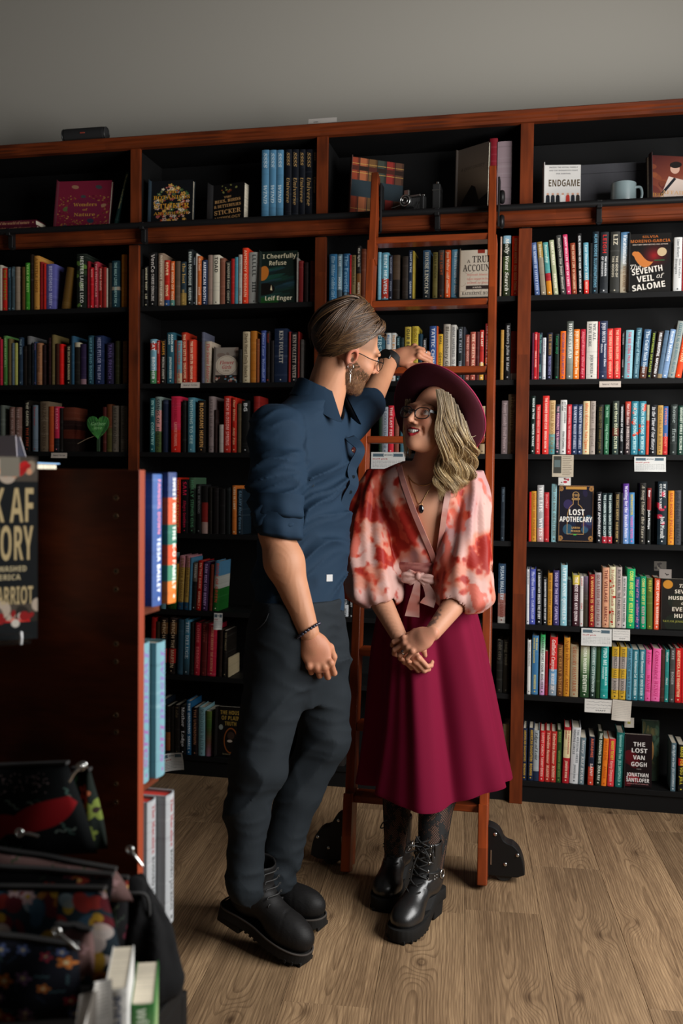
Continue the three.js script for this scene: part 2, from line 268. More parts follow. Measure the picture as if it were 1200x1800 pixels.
// bay beyond the ladder
const k4 = 280 / 1200, k5 = 290 / 1200;
bookRow(4, 1, [920, 390, k4], [555, 555], `85,122,155,-27|#4b6190|#c8d4e8|s:THE MEMORY OF~LITTLE LIES
133,170,150,-32|#9a7c3a@.3,#8f8470|#e0d8c0|i:letters
178,215,155,-33|#4f9a98@.58,#a02028@.72,#d0841f|#d8e8d8|i:Someday
228,262,140,-36|#a9b08c|#f4ecd8|EMILY WILEY~PATRON
282,318,105,-38|#3b3c3a|#d8d2c4|i:Mostly Over You~Jenny Moretti
325,358,100,-30|#c93560|#f8dce2|JENNY MOLLEN~CITY OF LIKES
365,402,165,-15|#8a3a22|#e6c2a0|THE SECRET LIFE~OF SUNFLOWERS
410,442,95,-8|#141414|#f2f2f0|GIRL BRAIDING HER HAIR~MARTA MOLNAR
455,492,165,-5|#5f9db0@.72,#d3231c|#dce8ea/#f4e0d0|i:Last Dinner Co~SARA MOSS
494,510,170|#181818|#555555|
512,558,85|#16232b|#6fa6be|ALAN MOORE~ILLUMINATIONS
572,632,90|#23272b|#d02a2a/#e8e8e8|LEIGH~THE WARDEN OF SHADOWS
648,718,90|#33332f|#c9c0aa|LIZ~THE GOD OF THE WOODS
725,787,95|#4f7da6>#8fa8b8>#cfc2a8>#cfc2a8|#ffffff/#8a6a4a|i:Vacationland~MEG MOORE
1127,1187,145|#d9d9d6|#44484a|s:Liane Moriarty~Nine Perfect Strangers
1190,1215,150|#a8282a|#e8c0b0|`);
bookRow(4, 2, [920, 550, k4], [513, 517], `60,72,160|#5a1f3d|#c08a9a|
76,98,155|#c01f2a|#f4c8b8|VERA~SMALL HOURS
102,109,160|#b3202a|#e0a090|
110,136,160|#1f3140|#6fae9c|s:the Marriage~game
140,164,197|#d5d8dc|#667|small things
172,212,160|#15182b|#c0924c/#9a9ad0|s:KATE MORTON~HOMECOMING
232,262,170|#10201a|#2f9a5f|i:Casey McQ
272,312,150|#ea6a18|#2a3a8a|NIGHTCRAWLING~LEILA MOTTLEY
320,368,75|#4a504a>#9aa098>#6a726a|#e8e8e2|s:HOMESTEAD
372,416,137|#f0781c|#fff1d8|s:JOJO MOYES~Me Before You
424,460,138|#b31a30|#ef9aa0|i:Abigail Moyes~Silver Bay
470,550,80|#d6d2c8|#22262a|s:WE ALL LIVE HERE~JOJO MOYES
555,563,82|#c01c2a|#c01c2a|
566,625,77|#252f4c|#e8e8ec|s:JOJO MOYES~Someone Elses Shoes
626,672,135,3|#d5332f|#f6c0a0|THE DREAM BUILDERS~OINDRILA
676,728,132,5|#d9332f|#f6c8a8|THE DREAM BUILDERS~OINDRILA
735,753,160|#141414|#bbbbbb|THE STOLEN~CHANCE
757,815,148,16|#8cbcc8|#d0304a|THE BEE STING~PAUL MURRAY
825,865,132,27|#3f6676|#a8d0da|s:The Keeper of~Hidden Lives
872,922,145,40|#47688a@.75,#5a3426|#dce6ec|s:The Guild~Nash House
928,958,160,42|#171c14|#b0c44a|EVERYTHING~SAD PLACES
962,1004,158,52|#2a1c18|#ffffff|HELLO BEAUTIFUL~NAPOLITANO
1006,1038,155,60|#56708a@.9,#a08a68|#2a3a4a|
1040,1080,147,68|#7f9ec4|#eef4fa|s:Small Mercies
1085,1136,85,80|#9aa29c|#2f5f70|s:CELESTE NG~OUR MISSING HEARTS
1140,1186,150,70|#f04a1f|#f8d0a0|ABSOLUTION`);
bookRow(4, 3, [920, 680, k4], [513, 526], `52,82,75|#10241f|#eef6f2|WADE IN THE~WATER NYANI
88,122,142|#c92a2b|#f2b0a0|THE BANNED BOOKS CLUB~BRENDA NOVAK
138,186,75|#d8302a|#f9d8c8|THE BANNED BOOKS CLUB~BRENDA NOVAK
188,233,110|#c9a878@.62,#6f9f9a@.8,#4f8a8c|#8a6430|s:THE HALF MOON~BEACH
235,270,140|#1d2a33@.18,#4a2448@.7,#1d2a33|#f0b8c8|THE PERSONALS~TEA MARKET
272,320,107|#d8d8d4|#161616|JUST BY LOOKING AT HIM~RYAN O'CONNELL
322,356,142|#c0242e|#f4b0b0|MAGGIE O'FARRELL~THE MARRIAGE PORTRAIT
360,400,142|#1d2f52|#d8dce8|s:HAMNET~MAGGIE O'FARRELL
402,438,142|#1d2f52|#d8dce8|s:HAMNET~MAGGIE O'FARRELL
444,492,117|#d9c79c|#d05a2a|Mina's Matchbox~Yoko Ogawa
496,536,117|#a79a90|#6a5f58|s:the heart~hospital
548,595,145|#121511|#7a6a38|THE LONELY CITY~EDWARD P JONES
604,640,145|#23603f|#9ac5aa|in the~Long Good Heart
665,712,117|#38403a@.5,#5a2a22@.65,#2a3a36|#d8dcb8|out there~DIANE OLIVER
720,748,145|#171a1d|#ececec|MEMORIES OF THE LOST
760,800,122|#d2402f>#2b2024>#2b2024|#f0dcd4|i:Not Like Home~BARBARA O'NEAL
806,858,120|*|#c8e8e8|
864,916,120|*|#c8e8e8|
920,940,148|#b0a888@.32,#d2452c|#f8e0c0|
945,1000,148|#111318|#e8e8e8|i:In the Time of~Our History
1004,1044,152|#c59a54|#6a4a1c|s:THE CORAL BAR~ROBERTS
1046,1082,160|#3a62a0@.62,#c62a2a|#e8806a|EVENING~HONEY
1100,1152,145|#262d2b|#9aa4a0|s:house~fires
1158,1200,155|#12382c|#d8e0d0|MARGARET VERBLE~STEALING`.replaceAll('|*|', '|#2f7d92|').replaceAll('#c8e8e8|', '#c8e8e8|*#d8402a' + "DEACON KING KONG~MCBRIDE"));
bookRow(4, 4, [920, 830, k4], [523, 562], `38,55,150|#c8281f|#f0d0b0|
57,94,145,2|#c48a2a|#9a4a12|MERCURY~THE PASSAGE
102,150,100,3|#a9a9a8@.6,#9a9aa0@.75,#c89a98|#f6f6f2|s:THE LIFE~WIVES
154,190,155,2|#b01f26|#e89090|mother
207,246,92,5|#86b4bc|#4a3620|s:THE LOST BOOK~AMALFI CURSE
548,585,155,3|#15161c|#ececec|THE LOST APOTHECARY
590,626,165,3|#12262a@.85,#b02838|#e0f0ec|THE LONDON SEANCE SOCIETY
630,666,165,3|#12262a@.85,#b02838|#e0f0ec|THE LONDON SEANCE SOCIETY
680,722,160|#17120e|#d8b878|s:THE ESSEX SERPENT~SARAH PERRY
724,744,165|#0e0e0e|#333333|
748,790,95,4|#5a2f8a>#6f78c0>#6f9ad0|#f4f4ff|s:Waiting for the~Amanda Peters
793,832,163,3|#4a8ac0|#e6c040/#f070b0|DETRANSITION~TORREY PETERS
870,915,92,8|#23211e|#b8b09c|i:A Song Under~the Stars
925,955,130,8|#7a1d1c@.4,#141816|#ffffff|Bear~Julia Phillips
1005,1075,82,8|#14232c|#f4f4f0|s:*#c03048BY ANY OTHER NAME~Jodi Picoult
1086,1130,152,5|#e0922a|#b0452a|MAD HONEY~PICOULT
1138,1184,150,2|#45454a|#22262a|Jodi Picoult~THE PACT`);
bookRow(4, 5, [910, 970, k5], [533, 566], `62,80,135,3|#d8dade|#3a3a3a|s:TESS GUNTY
84,124,133,5|#4a55a8|#d4d8f4|i:The Oliver Flowers~CLARE POLLARD
133,172,145,3|#111417|#f4f4f4|A GRANDMOTHER~BEGINS THE STORY
182,210,195,3|#111417|#f4f4f4|A GRANDMOTHER~BEGINS THE STORY
215,246,160,5|#c58a2c|#6a4414|THE ROSE COUNTRY~LUCKNOW
256,298,142,3|#3c3668|#cdc0e8|SONG OF THE HUNT~CAPTAIN
308,355,102,6|#8cc0cc|#f0f8f8|s:AFTER ANNIE~QUINDLEN
362,386,205,3|#1e2426|#c0c0c0|
395,444,175,5|#d0b84a@.2,#3a1a22|#f6eaea|THE ROSE CODE~KATE QUINN
449,472,182,4|#d5d0cc|#c0504a|LUCKY~STAR
474,506,182,4|#6a5a72>#3a3228>#3a3228|#e0c8a0|
515,554,168,4|#8e1c1c|#e8b868|A WOMAN IS~NO ONE
558,604,155,3|#a89a98|#6a3a3a|GO AS A RIVER~SHELLEY READ
612,660,118,5|#d59a78|#6a2a22|THE VILLAGE~MARCY
664,706,112,5|*|#8a3020|
710,752,115,6|#b8a8a2|#2a2a2a|RUTH REICHL~THE PARIS NOVEL
753,784,182,7|#ccc8c4|#2a2a2a|RUTH REICHL~THE PARIS NOVEL
788,846,126,9|#1fa868|#e8e868|COME AND GET IT~KILEY REID
850,884,185,3|#1a4f74|#f080b8|i:Sing of Us~a wilder sky
889,930,180,3|#179a6a|#f4d878/#f0a0b0|COME AND GET IT~KILEY REID
938,978,192,1|#5a6a2a|#c0b048|RILEY
988,1028,192,0|#ec5a38|#fce0d0|ONCE UPON A~WARDROBE`.replaceAll('|*|', '|#dcd6b0|').replaceAll('#8a3020|', '#8a3020|i:*#c02818To Leave in the Month~of Roses'));
bookRow(4, 6, [910, 1100, k5], [506, 546], `66,90,112,5|#dcdcd8|#777777|SMALL PLEASURES
97,143,80,9|#3f74a0|#e8cc68|THE BOOK WOMANS DAUGHTER~RICHARDSON
156,190,72,10|#1c9a48>#e8f0e8>#e0e0e4>#c88ac0|#333333|PLEASE REPORT YOUR~BUG HERE
194,214,190,5|#8a1520|#e0a0a0|
222,276,88,14|#cc2a2a@.55,#6fa0c8@.8,#8a9aa8|#f4e8e0|i:Gallatin Canyon~MARIE DE
284,324,145,5|#6a4020|#c08a4a|s:THE GREAT~NIGHT
330,372,90,8|#c9882a|#7a3a10|i:Night Wherever~AMES
378,436,138,6|#a8987a|#9a4a2a|s:GREGORY~SHANTARAM
450,514,140,9|#c5c0a0>#8aa078>#2a4a2a>#2a4a2a|#f0f4e4|NORA ROBERTS~IDENTITY
522,560,140,12|#6a8a84>#4a6a60>#23302a|#d8e8e4|s:GREGORY~COTTONWOOD
566,592,150,8|#24401f|#8aa06a|
598,652,145,10|#279a94|#d8f2f0|FIND ME~SARAH ADLER FOREVER
678,728,148,9|#d3a830@.2,#b0a49c@.42,#d3a830@.6,#b0a49c@.82,#d3a830|#2a2a2a|s:INTERMEZZO~SALLY ROONEY
732,780,148,14|#d3a830@.2,#b0a49c@.42,#d3a830@.6,#b0a49c@.82,#d3a830|#2a2a2a|s:INTERMEZZO~SALLY ROONEY
786,824,158,10|#5a93a8|#1f3a48|SARA NOVIC~worth it now
828,870,165,10|#347a88|#d8e8e8|Kismet Romance Cat~DENIS ROBIN
874,918,165,12|#347a88|#d8e8e8|Kismet Romance Cat~DENIS ROBIN
922,962,165,12|#ec5a9c|#b01a50|i:Evvie~WENDY
968,1030,155,18|#f06aa8|#c02a6a|i:Constance~WENDY
1034,1062,160,8|#4a2a24|#b08a70|
1065,1092,162,10|#2f8a84|#e0e0e0|i:Maybe~Next
1100,1136,150,10|#4a4a48|#a8a8a8|KATE~ROGER
1142,1184,150,8|#d01f20|#f8dca8|AESTHETICA~ALLIE ROWBOTTOM
1186,1212,150,6|#d01f20|#f8dca8|`);
bookRow(4, 7, [900, 1230, .25], [572, 612], `68,98,208,8|#1c2740|#d8a838|AMERICAN DAUGHTERS~ROMAN
108,145,205,10|#1c2740|#d8a838|AMERICAN DAUGHTERS~ROMAN
146,184,220,6|#a4acb0@.8,#22304a|#2a2a2a|i:Edge of Lost
186,222,220,12|#cc2228|#f4c8b8|COFFEY CHURCH~TAMMY GREEN
226,262,218,12|#b02a24|#f4d8b8|i:Unbroken Summer~MADDIE
264,304,222,12|#b52c26|#f4d8b8|i:Unbroken Summer~MADDIE
308,340,210,10|#2c4a24|#7a9a4a|ROSIE~WOMEN AND KIDS
350,396,188,18|#b01f2a@.07,#e8d8a8@.55,#b01f2a|#8a1a20/#f4e0c0|THE UNDERGROUND LIBRARY~JENNIFER RYAN
402,462,190,22|#d4d6d8|#555a60|THE WEDDING DRESS SEWING CIRCLE~JENNIFER RYAN
464,502,258,18|#6f828a|#dcdcdc|i:Mercy~KILE RYAN
530,568,248,14|#202638@.62,#c8402c|#f07050/#f0d8d0|ARIADNE~SAINT
582,620,208,24|#18241a|#ecf4e4|THE DEADING DAYS~ZORA FAY
625,660,258,20|#f08022|#c04a10|WAYS FOR~ANNIE
668,712,260,16|#dd3a40|#d8e040/#f8c0b0|GHOST TICKET~Kerry Simpson
722,776,212,16|#1f6a66|#a8dcd4|Someone Like You~JILL SANTOPOLO
1112,1146,270,10|#56707c|#dde6ea|i:the light we lost~JILL SANTOPOLO
1165,1206,280,8|#1a1a1a@.3,#c82020@.45,#1a1a1a|#e0d040|MADE FOR YOU~JILL`);
// bay behind the ladder
bookRow(3, 1, [560, 410, .15], [765, 745], `120,208,208|#3a7aa8|#b8d8e8|i:Elin Hilder~Golden Girl
212,270,210|#7a9aa8@.75,#4a5a64|#dfe9ed|BLUE~HOUR
278,358,205|#2a5a80@.8,#1c2c38|#8ab4d0|s:The Favorites
360,376,220|#b02028|#e0a0a0|
380,428,222|#6a5a38|#241a10|KATHERINE MAY
440,488,115|#1a1614@.5,#6a4420|#c8c0b0|the light in~HUNTS
495,545,150|#5a2a18|#b07a4a|
690,726,190|#7fb4c8|#e0eef2|
735,815,195|#5f9cb0@.55,#b03020@.95,#5f9cb0|#d8e8ec|BENT HEAVENS
820,858,230|#232838|#a0a8b8|s:MARIAMNE~EVANS
864,944,225|#4a3a2c@.55,#241c16|#c0a080|
975,1042,240|#2e2620|#8a7a60|
1050,1093,172|#26344c|#d0d8e0|LIGHT IN THE~GARDEN
1096,1112,180|#b8a040|#333333|`);
bookRow(3, 1, [740, 400, 1 / 6], [718, 718], `14,88,205|#3a5f80>#2a3a48>#1a2024|#d8d0b8|s:HOUSE~LINCOLN
118,168,228|#6a6030|#2a2610|LILLY MITCH
178,235,210|#5a524c>#2a201c>#2a201c|#b0542a|THE LIGHT
246,304,210|#e8561e|#fde8cc|i:Jess Walter~cold millions
315,404,205|#6aa8c8|#dcecf2|THE INVENTION~OF RAIN
826,842,85|#b89a88|#8a6a5a|
858,936,75|#8fb8cc@.14,#1c2418@.35,#3a4a24@.6,#2a3018|#f4f0e4|i:Molly Went~Search
950,1026,80|#ee3a1a|#f8d8a0|GEORGIA HUNTER~ONE GOOD THING`);
bookRow(3, 2, [660, 550, 260 / 1200], [545, 536], `-20,72,150|#2f5a6a|#b0d0d8|FIRST LIE
80,118,152|#d0d0cc|#3a6a9a|BLUE
120,160,152|#d0d0cc|#c07a2a|THE BLUE~HOUR
165,192,180|#12333a|#a0c0c8|DEAR~SYBIL
196,224,190|#18282a|#a0b0a8|
232,282,102|#c8b04a@.75,#5a9a90|#2a2a20|OUR BEST~LIFE
290,340,98|#c9b23c|#8a6a20|GOLD~WATERS
342,374,160|#1c3a4a|#8ab0c0|
378,408,195|#222222|#eeeeee|GREY
432,488,97|#3a5a9a|#ecf0f6|TATTIC CHIN
489,497,97|#d85a2a|#d85a2a|
499,540,162|#e0b030|#1f1f1f|MAL~ODYSSEY
546,600,82|#b8b0a2|#5a5248|Bloomsbury Girls
603,648,88|#bcb8b0|#5a5a5a|WHAT HAPPENED~TO NINA
662,700,105|#1c2224|#b0b4c0|s:GIRL FALLS~THIEF
703,720,105|#2a2c34|#8890a0|
724,756,168|#8a4438|#d8a090|THE RED HOUSE
764,806,145|#a04a3c|#f4ccb0|s:THE GREEN~MARKET
810,836,145|#4a1a1a|#8a4a4a|
840,872,130|#b02a22@.65,#d09a3a|#f4e8d0|THE LAST~BIRD
884,930,78|#8a2a2a@.6,#c04a30@.7,#6a2424|#dcc0b0|The House of Eve
1010,1034,130|#b0843a|#5a4420|
1045,1090,75|#141414|#d0d0d0|Mothers~Julie M Mar
1094,1148,140|#6a2018@.85,#8a8480|#b05a40|`);
bookRow(3, 3, [580, 680, 340 / 1200], [405, 416], `102,120,60|#8a9ab0|#5a6a80|
122,158,80|#5a1f1c|#e0bc98|HENNA ARTIST
160,186,110|#d8b020@.4,#d02018|#f0e0a0|SECRET
196,226,100|#242628|#6a6a6a|
300,318,98|#1c3020|#6a8a6a|
320,357,120|#9aa0a8|#4a5060|s:A GOOD~NEIGHBOR
358,392,112|#d02838|#fad0c8|THE LAST FIX
398,424,180|#8a4a3a|#d0a080|
435,480,160|#5a8a9a|#c0d8e0|
560,600,120|#2a2c30|#777777|
640,690,100|#3a2a24|#8a7a6a|
760,800,110|#26343a|#7a8a90|
885,916,95|#c0482c|#f0c0a0|THE DIVING
925,957,118|#a08a6a|#4a3a2a|s:THE CASES
965,990,58|#5a6a7c|#b0c0d0|
1060,1098,85|#7a6a6a|#baa4a4|s:Peony Lonely~Fred Peters
1100,1152,45|#5a4a38|#8a7a5a|s:the hours`);
bookRow(3, 4, [560, 820, 100 / 643], [782, 790], `180,232,300|#4a5258|#8a9298|
238,302,235|#b8a838|#5a5220|s:yellow face
326,382,240|#a08a28@.35,#c02018|#2a2410|STORM`);
bookRow(3, 4, [860, 820, 80 / 248], [402, 406], `60,80,110|#26303a|#6a7a88|the hush
112,136,130|#4a2418|#8a5a40|`);
bookRow(3, 5, [560, 820, 100 / 643], [1696, 1704], `130,204,1050|#9a7a28|#4a3a10|
254,340,1500|#20262a@.35,#c8ccd0|#c8ccd0/#20262a|LINE~NOX
344,388,1520|#141414|#d0d0d0|SKY`);
bookRow(3, 5, [860, 820, 80 / 248], [860, 866], `44,84,540|#2f4a66@.5,#a06a60@.88,#b8b0a8|#ccd8e0/#6a2a20|SUSAN MALLERY~SUMMER`);
bookRow(3, 6, [860, 820, 80 / 248], [1238, 1246], `36,68,955|#1c1a16|#5a5448|s:old city
72,104,955|#24201a|#6a6452|s:long road`);
bookRow(3, 7, [860, 820, 80 / 248], [1690, 1704], `2,28,1480|#9aaab4|#5a6a74|
32,62,1470|#8ab0b8|#4a6a70|
70,104,1405|#8a7a5a|#4a4030|`);
bookRow(3, 7, [370, 1050, .36678], [735, 745], `548,590,540|#3a3430|#8a8478|
592,640,560|#2a2624|#777777|`);
// bay behind the man
bookRow(2, 1, [240, 420, .266667], [440, 403], `22,46,190|#1b1a18|#5a5a4a|
48,75,170|#141414|#d8d0b0|WHERE THEY~LIE
78,130,80|#161616|#d0c8c0|VenCo~CHERIE DIMALINE
140,178,85|#8a7460|#e8d8c0|s:INDEPENDENCE~DIVAKARUNI
180,215,130|#c0281c@.85,#2a4a7a|#f4d8a8|RIVER~SING
219,250,137|#d8632a@.85,#5a8a80|#f4d0b0|THE HERO~OF THIS
252,284,137|#5a4a3c|#a89a80|
287,326,140|#2a3840@.7,#8a7038|#c8a058|s:the lost~moon
330,368,60|#161c1e|#d0d8d0|EMMA DONOGHUE~HAVEN
370,388,100|#14181a|#a0a8b0|KINGS
390,397,85|#c8c0b4|#888888|
399,424,102|#c0622c|#f4d0b8|s:the lost~road
427,464,128|#1f2c48|#ececf4|AMERICAN~BOOTH
468,497,95|#8a7468|#d8c8b8|
500,544,95|#c8c0ac|#1c1a18|TOAD
547,580,115|#7a4a38|#c09a80|
586,618,135|#151515|#bcb49c|JENNIFER EGAN~CANDY
621,642,118|#a0201c|#e0a090|
645,667,108|#4a8a9a|#d0e0e0|
669,692,92|#a8a49c|#5a5a5a|s:This Other~Eden
695,732,48|#d83a1e|#f4b898|ANTHONY BOURDAIN
738,806,75|#9a9a94|#2a2a2a|LLLLLL~IIII
1052,1062,110|#9a948c|#777777|
1066,1094,130|#7a2020|#c09080|
1104,1128,140|#241616|#6a5a5a|
1142,1170,130|#5a1a18|#9a5a4a|`);
bookRow(2, 2, [240, 560, .266667], [425, 402], `88,128,130|#7aa8b8@.1,#c03028@.25,#7aa8b8@.7,#4a8a5a|#f0f4f4|CAT~BROTHER
131,151,138|#a0201c|#e8b0a0|ERASURE
156,190,132|#1a1614|#d8963a/#d8d0c0|JAMES~PERCIVAL EVERETT
198,246,85|#2a5a6a|#e4f0ec|AGAIN AND AGAIN~JONATHAN EVISON
248,261,135|#6a2a20|#b07a60|
263,296,138|#6a9aa4@.75,#c0b090|#b04a40|This Other~love
299,334,83,-4|#b0301c|#f4d0a8|THE SUN SETS IN~SINGAPORE
337,383,130|#d03a24|#f8e0bc|THE SUN SETS IN~SINGAPORE
427,444,80|#5a5c6c|#9a9cb0|
447,490,140|#b8a894|#b03a3a|i:The Sweet~letter
670,690,190|#141414|#444444|
697,742,73|#c0b090|#4a3a28|Shark Heart~Emily Habeck
748,786,68|#b06a20|#4a2a10|
788,806,120|#8a4a28|#d0a080|
818,848,65|#3a4a88|#a0b0e0|i:Diana Lane~Woodhall
853,874,70|#1e1616|#b03828|s:NIGHT
880,902,130|#1a1616|#6a4a4a|
906,990,50|#1c2840|#ccc4b4|s:KEN FOLLETT~
1000,1011,70|#8a2420|#8a2420|
1013,1058,75|#181a1e|#ccbcac|s:KEN FOLLETT~NEVER
1060,1070,70|#8a2420|#8a2420|
1078,1098,120|#5a5450|#9a948c|`);
bookRow(2, 3, [240, 680, .266667], [430, 432], `85,118,75|#1f5a60|#b0e0d8|s:IN THE~COUNTRY
120,158,65|#7a8a84@.25,#d0908a@.62,#4a5a30|#22262a|SONGS OF~HOLLOW
172,200,85|#1a2238|#5a6488|
226,284,62|#d02a4a@.6,#d8281c|#9a1428/#f0a090|FAMILY FAMILY~LAURIE FRANKEL
300,322,90|#161412|#444444|
336,378,70|#4a8090|#b0d0d0|NOTHING~TO SEE
400,450,90|#1c1612|#e8b068|BLOODIANS~HEAVEN
473,506,62|#8a7a78|#5a4a4a|s:AFTER THE RAIN
512,528,150|#2a1a18|#8a7a70|
543,569,248|#b0a8a0|#6a6460|
573,618,60|#c02a20|#f4b0a8|PEACH BLOSSOM SPRING
626,655,70|#b82818|#ecc898|i:Our Wives~Amy Fan
663,686,110|#5a4a34|#a09070|
690,740,90|#161616|#e0e0e0|BG
768,808,60|#8a201c|#d09080|`);
bookRow(2, 4, [240, 820, 1 / 6], [690, 712], `255,321,108|#b8b0a0|#8a2a40/#2a2a2a|HOMBRAZOS~TOM HOLT
325,384,120|#2a2420@.55,#9a5028|#888888|
388,458,110|#d8301c|#f0a040|TOM LAKE~PATCHETT
462,542,130|#141214|#e02850|SAM~Allegra Goodman
548,614,110|#4a6a50@.2,#162018|#5a9a70|HOLLY~STEPHEN KING
630,675,180|#1a1a1a|#888888|s:THE BURNING
682,750,200|#181616@.35,#8a2420@.75,#b09088|#777777|
760,790,215|#1a1612|#9a7a48|
802,860,220|#181414|#888078|
866,930,230|#141212|#6a6454|
940,984,215|#161a1a|#8a9288|
1004,1048,195|#c06a2a|#f0dcb8|LESS IS LOST
1055,1115,230|#16242e|#6a8aa0|GALAXY~Alex Green`);
bookRow(2, 5, [240, 950, 1 / 6], [700, 745], `250,300,120,36|#6a9aa4@.3,#8a2428@.45,#6a9aa4|#d0d8d8|
325,412,225,30|#c07a20>#b08a28>#2a7a30>#1a3a18|#5a4a10|FRANKIE
426,486,150,28|#c08088@.22,#b8964a@.85,#1f4a6a|#7a5a28|SUMMER ROMANCE
494,543,150,30|#c08088@.22,#b8964a@.85,#1f4a6a|#7a5a28|SUMMER ROMANCE
546,570,170,20|#4a80a0|#b0c8d8|
577,621,225,22|#6a6058@.4,#1c1a18|#c0b8b0|FRIEND
624,674,208,28|#b02018|#ecb090|IN THE DARK~MURALI
682,742,220,24|#3a2044|#c0a0d0|DARK RIDE~LOU BERNEY
762,792,250,20|#6a2a1c|#b07a60|
798,858,215,30|#4a7a9a@.3,#a8a8a0@.55,#1a5a20|#c84838/#e0d8b8|BOOK OF GREEN`);
bookRow(2, 6, [240, 1070, 1 / 6], [690, 742], `140,188,105,18|#a81a18|#e08070|
192,226,150,15|#3a2a1c|#8a7a5a|
238,306,110,18|#2a1c18@.1,#6a4828@.3,#1c1412@.55,#a82420@.8,#1c1412|#d8bc98|HENCH~THE MARTIN
326,398,110,26|#2a1c18@.1,#6a4828@.3,#1c1412@.55,#a82420@.8,#1c1412|#d8bc98|HENCH~THE MARTIN
424,482,130,14|#2a4a5c|#7a9aac|
486,552,130,18|#4a8aa8>#3a7a98>#2a3a40|#d4e0e8|s:THE DELUGE
560,594,160,8|#1c1c18|#4a4a40|
600,660,170,20|#a82030|#e07070|LOUISE~ERDRICH
670,730,170,18|#5a1818|#9a4a40|s:letters
738,826,190,18|#b02038|#e8b080|i:LOUISE ERDRICH~THE SENTENCE
858,892,240,16|#2a1c16|#7a5a40|
908,942,250,14|#1a1612|#9a8a68|s:THE FOREST
960,975,540|#a89878|#777777|`);
bookRow(2, 7, [240, 1190, 1 / 6], [798, 850], `222,290,245,5|#14202c|#c8c8c8|THE LAST TREE~ROBERT HALL
300,350,310|#1c1410@.55,#8a4a20@.93,#1c1410|#6a5a48|
354,388,320|#1a1612|#8a5a30|
391,450,300|#1a1614|#6a5a40|s:Lola
453,515,305|#161414|#e0e0e0|s:Mother~Lodge
522,576,262,2|#1f5a84|#e0ecf4|THE UNDOING~SMALL
582,638,330|#1a1214|#b07a58|THE UNKNOWN
648,720,330|#7fa8b0|#4a6a70|s:WIND OVER WATER
726,784,370|#5a6a30>#3a5a28>#6a4a38>#b07a98|#8a9a50|`);
// bay above the wooden cabinet
bookRow(1, 1, [0, 400, .25], [608, 560], `-90,-70,260|#2a4a5a|#888888|
-66,-40,270|#8a2a20|#c0a080|
-36,-10,280|#4a3a30|#888888|
-8,12,280|#b8b0a0|#777777|
14,50,300|#c0241c|#7a8a30|THE SERPENT
53,76,295|#2c4450|#7a929c|s:home
79,101,290|#3a4a50|#8aa0a8|s:songs
105,135,290|#8a7a68|#4a4038|
152,173,290|#5a4020|#9a7a48|
176,208,260|#3a8a28|#b0dc80|YEAR OF REST
212,231,200|#241a14|#555555|
236,274,210|#b8823a|#7a4a14|A LITTLE HOPE
278,300,250|#8a1c1c|#d0a080|
303,320,265|#b02018|#d8a090|
323,384,265|#5a5a9a|#b8b8dc|BRIDESHEAD~MARRY
428,470,285,40|#5a4018|#3a2a10|
537,606,190|#1a201a@.3,#2a3a20@.38,#1a201a|#dcdcd0|*#5a7a38HESTER~LAURIE LICO
612,628,240|#7a1a24|#b06a70|
632,654,285|#b81c24|#e8a098|s:WISH
659,688,243|#9a2c38|#d8a098|THE SPECTACULAR
691,718,278|#8a1c18|#d8a898|FIONA DAVIS
720,744,280|#8a2420|#c8b8a8|
746,758,285|#b8b0a0|#777777|
761,780,250|#2a2620|#8a8478|
784,838,232|#1f3f4a@.55,#a89a88@.62,#1f3f4a|#a8ccc4|THE HALF LIVES~HARPER FOX
852,888,187|#a8661c|#5a3010|`);
bookRow(1, 2, [0, 560, .25], [482, 458], `-60,-40,150|#3a2a4a|#777777|
-34,-4,140|#8a3a30|#d0a090|
-2,13,155|#b8283c|#e0a0a8|
22,49,130|#4a7a3a|#a4c88a|WEST HEART KILL
56,78,150|#6a5a38|#3a3020|
82,100,180|#5a6a74|#b0bcc4|
102,120,180|#a8a85a|#6a6a30|
130,158,140|#26384a|#94aab4|THE END
165,186,200|#1a1410|#4a4038|
190,216,130|#6a6a6a@.18,#141414|#888888|
222,236,180|#141a20|#555555|
238,253,170|#20304c|#b07a98|OCEAN
256,290,178|#9a6a4a|#5a3a28|s:night spring
302,320,190|#241414|#5a3a3a|
340,354,140|#2a1414|#7a3030|
362,384,118|#6a5c38|#3a3018|
391,413,180|#3a1c12|#8a5a40|
415,441,183|#d01c18|#e05048|
466,497,190|#1a1a16|#ccc49c|DE SOLACE BAUMANN
500,520,125|#2c5068|#7aa0b8|
523,558,170|#b0a890@.12,#1a1814|#8a8470|
562,600,180|#2a1f3c@.85,#8a6a72|#5a4a74|
616,654,120|#1f3f4c|#6a9aa4|HEART AND~BONES
666,724,120|#1c2848|#a4a4c0|HEIDI PITLOR~THE DAY
746,794,170|#221c34|#5f5080|TANA FRENCH
808,834,155|#2a2a14|#84844a|
862,890,155|#5a3a14|#2a1a0a|`);
